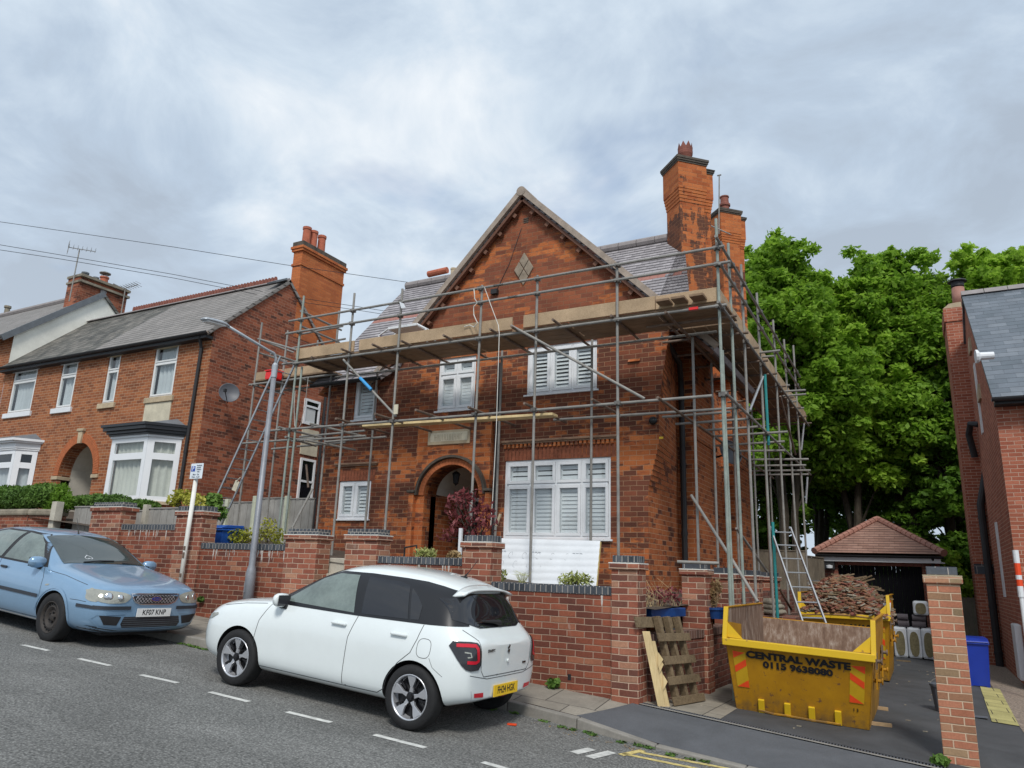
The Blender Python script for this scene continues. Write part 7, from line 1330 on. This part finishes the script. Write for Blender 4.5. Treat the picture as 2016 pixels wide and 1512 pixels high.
class Proj:
    def __init__(s, bvh): s.b = bvh
    def pt(s, mode, a, b, off):
        if mode in 'LR': o, d = V((a, 3 if mode == 'L' else -3, b)), V((0, -1 if mode == 'L' else 1, 0))
        elif mode == 'B': o, d = V((-5, a, b)), V((1, 0, 0))
        elif mode in 'QW': k = .7071; sg_ = 1 if mode == 'Q' else -1; o, d = V((a*k-3*k, sg_*(a*k+3*k), b)), V((k, -sg_*k, 0))
        elif mode == 'F': o, d = V((5, a, b)), V((-1, 0, 0))
        else: o, d = V((a, b, 5)), V((0, 0, -1))
        loc, nn, i, ds = s.b.ray_cast(o, d)
        if loc is None: loc, nn, i, ds = s.b.find_nearest(o+d*2.2 if mode in 'LR' else o+d*(5-1.8))
        return loc+nn*off
    def patch(s, nm, mode, poly, off, mat, par, cell=.05, thick=0):
        bm = bmesh.new(); vs = [bm.verts.new((p[0], p[1], 0)) for p in poly]; bm.faces.new(vs); bmesh.ops.triangulate(bm, faces=bm.faces)
        for _ in range(7):
            e = [e for e in bm.edges if e.calc_length() > cell]
            if not e: break
            bmesh.ops.subdivide_edges(bm, edges=e, cuts=1); bmesh.ops.triangulate(bm, faces=[f for f in bm.faces if len(f.verts) > 3])
        for v in bm.verts: v.co = s.pt(mode, v.co.x, v.co.y, off)
        bmesh.ops.recalc_face_normals(bm, faces=bm.faces); me = bpy.data.meshes.new(nm); bm.to_mesh(me); bm.free()
        o = mkobj(nm, me, mat, None, True); o.parent = par
        if me.polygons and sum((p.normal for p in me.polygons), V()).dot({'L': V((0, 1, 0)), 'R': V((0, -1, 0)), 'B': V((-1, 0, 0)), 'F': V((1, 0, 0)), 'T': V((0, 0, 1)), 'Q': V((-1, 1, 0)), 'W': V((-1, -1, 0))}[mode]) < 0: me.flip_normals()
        return o
    def strip(s, nm, mode, pts, w, off, mat, par, closed=False, step=.03):
        P = []; pts = [V((p[0], p[1], 0)) for p in pts]; pts = pts+[pts[0]] if closed else pts
        for a, b in zip(pts, pts[1:]):
            k = max(1, int((b-a).length/step)); P += [a+(b-a)*(i/k) for i in range(k)]
        P.append(pts[-1]); vs, fs = [], []
        for i, p in enumerate(P):
            d = (P[min(i+1, len(P)-1)]-P[max(i-1, 0)]); d.normalize(); n_ = V((-d.y, d.x, 0))*w/2
            vs += [s.pt(mode, p.x-n_.x, p.y-n_.y, off), s.pt(mode, p.x+n_.x, p.y+n_.y, off)]
        fs = [(2*i, 2*i+1, 2*i+3, 2*i+2) for i in range(len(P)-1)]; o = MB().add(vs, fs).build(nm, mat, None, smooth=True, fix=False); o.parent = par; return o
def smooth_poly(pts, it=2):
    for _ in range(it): pts = [q for i in range(len(pts)) for q in ((pts[i][0]*.78+pts[(i+1) % len(pts)][0]*.22, pts[i][1]*.78+pts[(i+1) % len(pts)][1]*.22), (pts[i][0]*.22+pts[(i+1) % len(pts)][0]*.78, pts[i][1]*.22+pts[(i+1) % len(pts)][1]*.78))]
    return pts
def lchild(m, nm, mat, par, **k): o = m.build(nm, mat, None, **k); o.parent = par; return o
def wheel(par, x, y, s_, r, rr, style):
    w = lchild(MB().lathe([(rr*.98, -.19), (r*.93, -.195), (r*.985, -.175), (r, -.14), (r, -.05), (r*.985, -.02), (r*.94, 0.0), (rr*1.06, .004), (rr, -.004), (rr, -.19)], (x, y, r), (0, s_, 0), 48), 'wheel', 'rubber', par, smooth=True)
    A = V((0, s_, 0)); ctr = V((x, y, r))
    def pt(rad, an, d): return ctr+A*d+V((cos(an), 0, sin(an)))*rad
    if style == 'alloy':
        lchild(MB().lathe([(rr+.003, -.17), (rr+.004, 0.0), (rr*.965, .002), (rr*.93, -.02), (rr*.90, -.12)], (x, y, r), (0, s_, 0), 48), 'rim', 'alloy', w, smooth=True)
        lchild(MB().lathe([(0, -.075), (rr*.93, -.09), (rr*.93, -.1), (0, -.1)], (x, y, r), (0, s_, 0), 36), 'brake_disc', 'alloy_black', w)
        m = MB()
        for i in range(5):
            a = 2*pi*i/5+.35
            out = [(.05, -.45), (rr*.45, -.17), (rr*.93, -.30), (rr*.955, -.28), (rr*.955, .20), (rr*.78, .22), (rr*.45, .12), (.05, .45)]
            P = [pt(q, a+t_, -.006-.022*(1-q/rr)) for q, t_ in out]; m.prism(P, -A*.03)
            out2 = [(rr*.42, .34), (rr*.9, .34), (rr*.93, .46), (rr*.5, .5)]; P = [pt(q, a+t_, -.03) for q, t_ in out2]; lchild(MB().prism(P, -A*.03), 'spoke_inlay', 'alloy_black', w, bevel=.003)
        lchild(m, 'spokes', 'alloy', w, bevel=.003)
        lchild(MB().lathe([(0, .0), (.028, -.002), (.032, -.03), (.06, -.035), (.065, -.06)], (x, y, r), (0, s_, 0), 20), 'hub_cap', 'alloy_black', w)
    else:
        lchild(MB().lathe([(rr+.003, -.12), (rr+.003, .0), (rr*.96, .002), (rr*.92, -.035), (rr*.86, -.045), (rr*.70, -.02), (rr*.62, -.022), (rr*.55, -.05), (rr*.3, -.055), (rr*.22, -.03), (0, -.03)], (x, y, r), (0, s_, 0), 48), 'rim', 'steel_wheel', w, smooth=True)
        m = MB()
        for i in range(20): a = 2*pi*i/20; p = pt(rr*.79, a, -.028); t_ = V((-sin(a), 0, cos(a))); m.obox(p, t_*.012, V((cos(a), 0, sin(a)))*.016, A*.004)
        for i in range(5): a = 2*pi*i/5; p = pt(rr*.30, a, -.045); m.tube(p, p+A*.02, .013, 6)
        lchild(m, 'wheel_holes', 'black_gloss', w)
    return w
def mirror_(par, x, y, s_, z, mat, k=1):
    m = MB(); n, q = 14, 8; c = V((x, y+s_*.10, z)); vs = []
    def f(u, v):
        a, b = 2*pi*u, pi*v; cx_, cy_, cz_ = cos(b), sin(b)*cos(a), sin(b)*sin(a)
        sg = lambda t_, e: math.copysign(abs(t_)**e, t_); return c+V((sg(cy_, .8)*.075*k*(1 if cy_ > 0 else .45), sg(cx_, .75)*.115*k, sg(cz_, .8)*.078*k))
    m.grid(f, n, q); o = lchild(m, 'door_mirror', mat, par, smooth=True); lchild(MB().obox(c-V((.037*k, 0, 0)), (.003, 0, 0), (0, .09*k, 0), (0, 0, .058*k)), 'mirror_glass', 'smoke_lens', o)
    lchild(MB().obox(V((x, y+s_*.01, z-.07)), (.05, 0, 0), (0, .06, 0), (0, 0, .02)), 'mirror_foot', 'black_matt', o); return o
def plate(par, c, right, up, n_, s, mat, w_=.52, h_=.111):
    c, right, up, n_ = V(c), V(right).normalized(), V(up).normalized(), V(n_).normalized(); o = lchild(MB().obox(c, right*w_/2, up*h_/2, n_*.005), 'number_plate', mat, par)
    t_ = text(s, .096, 'ink', frame(c+n_*.006, right, up, n_), None, 'plate_lettering', bold=.0012, sx=.86); t_.parent = o; return o
def place(o, loc, fwd, up=(.074, .01, 1)):
    f = V(fwd); u = V(up).normalized(); f = (f-u*f.dot(u)).normalized(); l = u.cross(f); o.location = loc; o.rotation_euler = M(((f.x, l.x, u.x), (f.y, l.y, u.y), (f.z, l.z, u.z))).to_euler()

# ---------------------------------------------------------------- white hatchback
wc = thing('parked_car', (0, 0, 0), 'white small hatchback with black roof pillars and yellow rear number plate, parked at the kerb', 'car', 'cars parked along the kerb')
#      x     zb   ws   zs   wm    zm   wsh  zsh  wb   zbl   wg   zg    wr   zr    zt
ST = [(2.035, .34, .42, .36, .50, .46, .48, .60, .44, .66, .36, .69, .26, .70, .705),
      (1.985, .26, .60, .30, .67, .46, .65, .62, .60, .70, .50, .745, .36, .765, .77),
      (1.88, .21, .73, .26, .785, .46, .765, .66, .70, .76, .60, .81, .42, .83, .835),
      (1.62, .19, .82, .24, .855, .46, .84, .70, .765, .845, .68, .89, .48, .91, .915),
      (1.225, .18, .835, .23, .872, .46, .862, .72, .79, .895, .70, .945, .50, .97, .98),
      (.93, .17, .850, .25, .856, .46, .86, .74, .80, .92, .715, .965, .55, 1.00, 1.02),
      (.80, .17, .850, .25, .853, .46, .858, .745, .80, .935, .73, 1.0, .60, 1.065, 1.085),
      (.40, .17, .850, .25, .851, .46, .855, .75, .805, .95, .715, 1.14, .60, 1.29, 1.315),
      (.12, .17, .850, .25, .851, .46, .855, .76, .805, .955, .70, 1.22, .585, 1.395, 1.46),
      (-.15, .17, .850, .25, .851, .46, .855, .76, .805, .96, .69, 1.24, .575, 1.43, 1.515),
      (-.55, .17, .850, .25, .853, .46, .857, .77, .805, .97, .685, 1.24, .57, 1.43, 1.525),
      (-1.0, .17, .852, .25, .858, .46, .866, .78, .805, .98, .68, 1.23, .56, 1.40, 1.50),
      (-1.31, .18, .838, .23, .872, .46, .868, .79, .80, .985, .67, 1.21, .55, 1.35, 1.45),
      (-1.46, .22, .82, .25, .862, .46, .858, .79, .785, .985, .655, 1.18, .53, 1.30, 1.395),
      (-1.545, .25, .80, .26, .848, .46, .845, .79, .765, .98, .64, 1.10, .53, 1.20, 1.24),
      (-1.62, .28, .78, .28, .828, .46, .825, .79, .745, .96, .63, 1.01, .53, 1.06, 1.08),
      (-1.70, .30, .74, .30, .795, .46, .79, .78, .71, .92, .60, .955, .50, .975, .985),
      (-1.785, .32, .68, .33, .74, .46, .735, .76, .66, .87, .56, .90, .46, .915, .92),
      (-1.83, .35, .58, .37, .65, .47, .64, .72, .58, .80, .48, .83, .38, .845, .85)]
AX = 1.225
wb_o, bvh = car_body('body', ST, 'paint_white', wc, (AX, -AX), .31, .30, .352, .56); P = Proj(bvh)
BAND = [(.90, .955), (.74, 1.07), (.30, 1.325), (.08, 1.395), (-.35, 1.412), (-.80, 1.41), (-1.05, 1.40), (-1.25, 1.375), (-1.46, 1.335), (-1.66, 1.02), (-1.30, 1.00), (-.4, .972)]
FG = [(.70, 1.0), (.30, 1.285), (.08, 1.365), (-.20, 1.375), (-.34, .995)]; RG = [(-.44, .998), (-.34, 1.375), (-.76, 1.365), (-.90, 1.335), (-1.04, 1.02)]; QG = [(-1.07, 1.02), (-.935, 1.32), (-1.05, 1.25), (-1.15, 1.16), (-1.17, 1.03)]
for md in 'LR':
    b = P.patch('window_band', md, BAND, .0035, 'black_gloss', wc, .04); P.patch('front_window', md, FG, .0065, 'clear_glass_car', wc); P.patch('rear_door_window', md, RG, .0065, 'privacy_glass', wc); P.patch('quarter_window', md, QG, .0065, 'privacy_glass', wc)
    P.strip('door_seam', md, [(.95, .30), (.985, .55), (.96, .75), (.86, .94)], .007, .0015, 'seam', wc); P.strip('door_seam', md, [(.90, .27), (-.36, .27), (-.39, .28)], .007, .0015, 'seam', wc); P.strip('door_seam', md, [(-.34, .28), (-.345, .75), (-.41, .97)], .007, .0015, 'seam', wc)
    P.strip('door_seam', md, [(-.37, .27), (-.80, .275), (-.89, .33), (-.92, .45), (-1.03, .60), (-1.17, .72), (-1.22, .85), (-1.25, .995)], .007, .0015, 'seam', wc)
    P.strip('wing_seam', md, [(1.66, .83), (1.3, .895), (.95, .935)], .005, .0015, 'seam', wc); P.strip('bumper_seam', md, [(-1.565, .55), (-1.45, .62), (-1.40, .70)], .004, .0015, 'seam', wc)
    s_ = 1 if md == 'L' else -1
    for hx in (-.20, -1.0): p = P.pt(md, hx, .865, .02); lchild(MB().obox(p, (.10, 0, 0), (0, .017, 0), (0, 0, .015)), 'door_handle', 'paint_white', wc, bevel=.012)
    for hx in (-.20, -1.0): P.patch('handle_recess', md, smooth_poly([(hx-.05, .83), (hx+.055, .83), (hx+.06, .895), (hx-.055, .895)]), .0015, 'paint_white', wc, .03)
    mp_ = P.pt(md, .70, 1.0, 0); mirror_(wc, .66, mp_.y, s_, 1.005, 'paint_white')
    # lamps
    qm = 'Q' if md == 'L' else 'W'; t_ = P.patch('tail_light', qm, smooth_poly([(-.52, .885), (-.82, .89), (-.875, .85), (-.90, .635), (-.74, .625), (-.66, .69)], 1), .012, 'smoke_lens', wc, .03)
    P.strip('red_lens', qm, [(-.62, .852), (-.72, .856), (-.81, .855), (-.835, .83), (-.845, .76), (-.85, .72), (-.82, .705), (-.73, .707)], .030, .016, 'red_lens', t_, step=.02); P.strip('clear_lens', qm, [(-.70, .795), (-.76, .79), (-.77, .755), (-.73, .75)], .012, .016, 'head_lens', t_, step=.02)
    P.patch('headlight', md, [(1.70, .74), (1.95, .69), (1.97, .63), (1.80, .66), (1.68, .72)], .006, 'head_lens', wc, .03)
fl = P.strip('fuel_flap', 'L', smooth_poly([(-1.40, .69), (-1.24, .69), (-1.24, .87), (-1.40, .87)], 3), .005, .0015, 'seam', wc, closed=True)
# rear
rwin = P.patch('rear_window', 'B', smooth_poly([(-.72, 1.0), (.72, 1.0), (.60, 1.325), (-.60, 1.325)], 1), .007, 'privacy_glass', wc, .05)
for s_ in (-1, 1):
    P.patch('reflector', 'B', [(s_*.44, .365), (s_*.60, .375), (s_*.61, .415), (s_*.45, .41)], .006, 'red_lens', wc, .03)
P.strip('tailgate_seam', 'B', [(-.66, .99), (-.56, .90), (-.53, .62), (-.47, .56), (.47, .56), (.53, .62), (.56, .90), (.66, .99)], .007, .002, 'seam', wc)
P.strip('bumper_line', 'B', [(-.70, .585), (-.40, .535), (.40, .535), (.70, .585)], .006, .002, 'seam', wc)
P.patch('plate_recess', 'B', smooth_poly([(-.33, .33), (.33, .33), (.36, .50), (-.36, .50)], 1), .002, 'paint_white', wc, .05)
pc_ = P.pt('B', 0, .405, .014); plate(wc, pc_, (0, -1, 0), (0.05, 0, 1), (-1, 0, 0), 'FH24 HGK', 'plate_yellow')
P.patch('fog_light', 'B', [(-.055, .36), (.055, .36), (.06, .30), (-.06, .30)][::-1], .01, 'red_lens', wc, .03); P.strip('bumper_crease', 'B', [(-.66, .44), (-.62, .345), (-.30, .335), (-.12, .34)], .006, .002, 'lamp_head', wc); P.strip('bumper_crease', 'B', [(.66, .44), (.62, .345), (.30, .335), (.12, .34)], .006, .002, 'lamp_head', wc)
pe = P.pt('B', 0, .80, .004); em = MB()
for k in (-1, 1): em.prism([pe+V((0, .0, .0)), pe+V((0, -.028, .018*k+.012)), pe+V((0, -.01, .05*k)), pe+V((0, .0, .028*k)), pe+V((0, .028, .022*k))], (-.004, 0, 0))
lchild(em, 'emblem', 'badge_grey', wc); pe = P.pt('B', .36, .80, .004); o = text('SWIFT', .042, 'badge_grey', frame(pe, (0, -1, 0), (.15, 0, 1), (-1, 0, .15)), None, 'badge', bold=.001, sx=1.3); o.parent = wc
pe = P.pt('B', -.40, .64, .004); lchild(MB().obox(pe, (.002, 0, 0), (0, .04, 0), (0, 0, .01)), 'badge', 'badge_grey', wc)
pe = P.pt('B', -.0, .685, .004); lchild(MB().lathe([(0, .012), (.018, .01), (.02, 0)], pe, (-1, 0, 0), 14), 'lock_button', 'paint_white', wc)
pw = P.pt('B', 0, 1.03, .03); m = MB(); m.path([pw+V((0, -.0, 0)), pw+V((.0, .12, .012)), pw+V((.02, .34, .02))], [.03, .018, .008], 8); lchild(m, 'rear_wiper', 'black_matt', wc)
m = MB(); m.grid(lambda u, v: P.pt('T', -1.40, (-.55+1.1*u), .004)*(1-v)+V((-1.53, (-.55+1.1*u)*.97, 1.375-.05*(2*u-1)**4))*v, 14, 4); m2 = MB(); o = lchild(m, 'spoiler', 'paint_white', wc, smooth=True); so_ = o.modifiers.new('s', 'SOLIDIFY'); so_.thickness = .022
pa_ = P.pt('T', -1.18, 0, .0); lchild(MB().path([pa_, pa_+V((-.05, 0, .06)), pa_+V((-.16, 0, .21))], [.016, .005, .003], 6), 'aerial', 'black_matt', wc); lchild(MB().obox(pa_+V((0, 0, .004)), (.035, 0, 0), (0, .02, 0), (0, 0, .01)), 'aerial_base', 'black_matt', wc)
P.patch('windscreen', 'T', [(.85, -.60), (.85, .60), (.16, .50), (.16, -.50)], .006, 'car_glass', wc, .06)
for c0 in ((-.46, .76), (.2, .62), (-.2, .62)): 
    p = P.pt('B', c0[0], .56 if c0[1] < .7 else .56, .001); lchild(MB().lathe([(0, .002), (.009, .001), (.01, 0)], p, (-1, 0, 0), 10), 'parking_sensor', 'grey_plastic', wc)
lchild(MB().box(-1.3, 1.8, -.5, .5, .19, .22), 'underbody', 'black_matt', wc)
for ax in (AX, -AX):
    for s_ in (-1, 1): wheel(wc, ax, s_*.862, s_, .306, .212, 'alloy')
place(wc, (-5.83, 7.27, gz(-5.83, 7.27)), (-1, -.012, 0))

# ---------------------------------------------------------------- blue saloon
bc = thing('parked_car', (0, 0, 0), 'dusty light blue saloon with cloudy headlights, bare steel wheels and white front number plate', 'car', 'cars parked along the kerb')
ST = [(2.30, .30, .50, .33, .60, .44, .58, .58, .50, .655, .40, .68, .28, .69, .695),
      (2.26, .24, .66, .28, .74, .44, .72, .60, .64, .70, .52, .74, .38, .755, .76),
      (2.15, .20, .78, .25, .835, .44, .82, .63, .745, .755, .64, .80, .46, .815, .82),
      (1.95, .18, .84, .24, .88, .45, .865, .66, .79, .80, .70, .845, .52, .865, .87),
      (1.377, .18, .865, .24, .905, .46, .895, .69, .825, .87, .74, .925, .56, .95, .955),
      (1.05, .17, .865, .23, .90, .46, .89, .71, .83, .895, .76, .955, .60, .99, 1.005),
      (.92, .17, .865, .23, .90, .46, .89, .71, .83, .90, .76, .97, .64, 1.02, 1.035),
      (.50, .17, .865, .23, .90, .46, .89, .72, .83, .91, .74, 1.10, .62, 1.235, 1.255),
      (.18, .17, .865, .23, .90, .46, .89, .73, .83, .915, .725, 1.19, .60, 1.345, 1.385),
      (-.15, .17, .865, .23, .90, .46, .89, .74, .83, .92, .715, 1.22, .595, 1.385, 1.43),
      (-.7, .17, .865, .23, .90, .46, .89, .75, .83, .93, .71, 1.21, .59, 1.38, 1.43),
      (-1.2, .18, .865, .24, .902, .46, .892, .77, .82, .945, .70, 1.19, .575, 1.33, 1.385),
      (-1.6, .20, .86, .25, .895, .46, .885, .78, .80, .96, .68, 1.11, .56, 1.19, 1.23),
      (-1.9, .21, .84, .26, .875, .46, .865, .80, .79, .97, .68, 1.02, .56, 1.05, 1.065),
      (-2.2, .24, .79, .28, .84, .46, .83, .80, .76, .95, .66, .985, .52, 1.0, 1.005),
      (-2.36, .28, .70, .32, .76, .46, .755, .78, .69, .90, .60, .93, .48, .945, .95),
      (-2.42, .34, .60, .38, .66, .46, .65, .70, .60, .80, .52, .83, .42, .84, .845)]
AX = 1.377
bb_o, bvh = car_body('body', ST, 'paint_blue', bc, (AX, -AX), .32, .305, .362, .58); P = Proj(bvh)
FG = [(.80, .955), (.42, 1.22), (.18, 1.325), (-.10, 1.345), (-.24, .965)]; RG = [(-.33, .97), (-.20, 1.345), (-.75, 1.34), (-1.02, 1.28), (-1.15, .985)]; QG = [(-1.2, .99), (-1.08, 1.26), (-1.30, 1.17), (-1.48, 1.04), (-1.42, 1.0)]
BAND = [(.92, .93), (.45, 1.26), (.18, 1.352), (-.15, 1.372), (-.75, 1.365), (-1.1, 1.30), (-1.5, 1.08), (-1.5, .975), (-.3, .94)]
for md in 'LR':
    s_ = 1 if md == 'L' else -1
    P.patch('window_band', md, BAND, .003, 'black_matt', bc, .05); P.patch('front_window', md, FG, .006, 'clear_glass_car', bc); P.patch('rear_door_window', md, RG, .006, 'clear_glass_car', bc); P.patch('quarter_window', md, QG, .006, 'car_glass', bc)
    P.strip('door_seam', md, [(1.02, .28), (1.03, .60), (.98, .80), (.86, .93)], .007, .0015, 'seam', bc); P.strip('door_seam', md, [(1.0, .27), (-.30, .27), (-1.0, .28)], .007, .0015, 'seam', bc); P.strip('door_seam', md, [(-.26, .28), (-.25, .75), (-.28, .95)], .007, .0015, 'seam', bc); P.strip('door_seam', md, [(-1.02, .29), (-1.1, .6), (-1.3, .8), (-1.33, .97)], .007, .0015, 'seam', bc)
    P.strip('rubbing_strip', md, [(1.0, .555), (-.22, .56)], .045, .010, 'bumper_dark', bc); P.strip('rubbing_strip', md, [(-.30, .56), (-1.0, .565)], .045, .010, 'bumper_dark', bc); P.strip('sill_trim', md, [(.99, .245), (-.9, .245)], .02, .006, 'paint_white' if 0 else 'upvc_old', bc)
    P.strip('bonnet_seam', md, [(1.9, .80), (1.4, .872), (.98, .90)], .005, .0015, 'seam', bc); P.strip('bumper_seam', md, [(1.74, .60), (1.9, .605), (2.05, .60)], .006, .0015, 'seam', bc); P.strip('arch_flare', md, [(AX+.40*cos(t_), .305+.40*sin(t_)) for t_ in [i*pi/14+.05 for i in range(14)]], .03, .007, 'paint_blue', bc)
    for hx in (-.08, -.95): p = P.pt(md, hx, .84, .016); lchild(MB().obox(p, (.08, 0, 0), (0, .014, 0), (0, 0, .016)), 'door_handle', 'bumper_dark', bc, bevel=.01)
    mp_ = P.pt(md, .78, .98, 0); mirror_(bc, .76, mp_.y, s_, .985, 'paint_blue', 1.05); P.patch('indicator', md, smooth_poly([(1.10, .70), (1.19, .715), (1.18, .735), (1.10, .722)], 1), .004, 'head_lens', bc, .03)
    P.patch('headlight', md, smooth_poly([(1.98, .78), (2.10, .75), (2.2, .70), (2.2, .61), (2.08, .615), (2.0, .65)], 1), .006, 'head_lens', bc, .03); P.strip('bumper_strip', md, [(1.90, .545), (2.10, .545), (2.20, .54)], .04, .012, 'bumper_dark', bc)
    P.patch('tail_light', md, [(-2.05, .93), (-2.33, .90), (-2.36, .68), (-2.1, .70)], .006, 'red_lens', bc, .04)
P.patch('windscreen', 'T', [(1.0, -.63), (1.02, 0), (1.0, .63), (.24, .54), (.20, 0), (.24, -.54)], .006, 'car_glass', bc, .06); P.patch('rear_window', 'T', [(-1.35, -.50), (-1.35, .50), (-1.85, .58), (-1.85, -.58)], .006, 'car_glass', bc, .06)
hl = []
for s_ in (-1, 1):
    o = P.patch('headlight', 'F', smooth_poly([(s_*.36, .705), (s_*.48, .742), (s_*.66, .755), (s_*.80, .765), (s_*.83, .66), (s_*.72, .60), (s_*.46, .605), (s_*.40, .64)], 1), .0075, 'head_lens', bc, .03)
    for (yy, zz_, rr_) in ((.52, .672, .045), (.66, .678, .058)): p = P.pt('F', s_*yy, zz_, .010); lchild(MB().lathe([(rr_, 0), (rr_*.9, .008), (rr_*.5, .014), (0, .016)], p-V((.006, 0, 0)), (1, s_*.45, .15), 18), 'reflector_bowl', 'chrome', o, smooth=True)
    P.strip('bumper_strip', 'F', [(s_*.35, .545), (s_*.60, .545), (s_*.80, .545)], .045, .012, 'bumper_dark', bc); P.patch('lower_grille', 'F', [(s_*.50, .32), (s_*.66, .33), (s_*.74, .45), (s_*.46, .43)], .005, 'black_matt', bc, .04)
    P.strip('grille_trim', 'F', [(s_*.42, .47), (s_*.76, .455), (s_*.80, .40), (s_*.70, .30), (s_*.45, .265), (0, .255)], .016, .007, 'paint_blue', bc)
gr = P.patch('grille', 'F', smooth_poly([(-.36, .715), (.36, .715), (.30, .625), (.22, .60), (-.22, .60), (-.30, .625)], 1), .006, 'black_matt', bc, .04)
for sg in (1, -1):
    for k in range(-9, 10): 
        pts_ = [(k*.05+sg*t_, .612+t_*1.0) for t_ in (0, .05, .095)]; pts_ = [q for q in pts_ if abs(q[0]) < .33]; 
        if len(pts_) > 1: P.strip('grille_mesh', 'F', pts_, .007, .009, 'alloy', gr, step=.05)
P.strip('grille_surround', 'F', [(-.37, .722), (-.31, .625), (-.22, .592), (.22, .592), (.31, .625), (.37, .722), (-.37, .722)], .014, .011, 'chrome', bc)
lgr = P.patch('lower_grille', 'F', [(-.45, .34), (-.42, .29), (.42, .29), (.45, .34), (.42, .43), (-.42, .43)], .005, 'black_matt', bc, .05)
for k in range(5): P.strip('grille_bar', 'F', [(-.43, .305+k*.027), (0, .305+k*.027), (.43, .305+k*.027)], .006, .008, 'grey_plastic', lgr, step=.1)
pe = P.pt('F', 0, .665, .016); e_ = lchild(MB().prism([(pe.x-.004, .085*cos(t_), pe.z+.034*sin(t_)) for t_ in [i*pi/12 for i in range(24)]], (.008, 0, 0)), 'emblem', 'chrome', bc); lchild(MB().prism([(pe.x+.0045, .074*cos(t_), pe.z+.027*sin(t_)) for t_ in [i*pi/12 for i in range(24)]], (.002, 0, 0)), 'emblem_face', 'badge_blue', e_)
o = text('Ford', .042, 'chrome', frame((pe.x+.0075, 0, pe.z), (0, 1, 0), (0, 0, 1), (1, 0, 0)), None, 'badge_lettering', shear=.3, sx=1.2); o.parent = e_
pc_ = P.pt('F', 0, .485, .02); plate(bc, pc_, (0, 1, 0), (0, 0, 1), (1, 0, 0), 'KF07 KNP', 'plate_white')
pa_ = P.pt('T', .12, 0, 0); lchild(MB().path([pa_, pa_+V((-.05, 0, .10)), pa_+V((-.14, 0, .24))], [.012, .005, .003], 6), 'aerial', 'black_matt', bc)
for yy in (-.35, .25): a_, b_ = P.pt('T', 1.0, yy, .015), P.pt('T', .93, yy+.5, .015); lchild(MB().path([a_, (a_+b_)/2+V((0, 0, .01)), b_], .010, 6), 'wiper', 'black_matt', bc)
a_ = P.pt('T', .86, -.12, .009); hm = MB(); pts_ = [P.pt('T', .86-.05*(sin(t_)**3), -.12+.0, .009) for t_ in (0, 1)]
P.strip('heart_sticker', 'T', [(.84+.0035*(13*cos(t_)-5*cos(2*t_)-2*cos(3*t_)-cos(4*t_)), -.20+.0035*16*sin(t_)**3) for t_ in [i*pi/10 for i in range(21)]], .008, .009, 'foil_white', bc, step=.02)
lchild(MB().box(-2.1, 2.0, -.5, .5, .15, .19), 'underbody', 'black_matt', bc); P.strip('lower_valance', 'F', [(-.80, .29), (-.5, .235), (0, .225), (.5, .235), (.80, .29)], .05, .006, 'bumper_dark', bc)
for ax in (AX, -AX):
    for s_ in (-1, 1): wheel(bc, ax, s_*.885, s_, .318, .205, 'steel')
place(bc, (-10.42-1.377+.0, 6.25+.885, gz(-11.6, 7.1)), (1, -.02, 0))
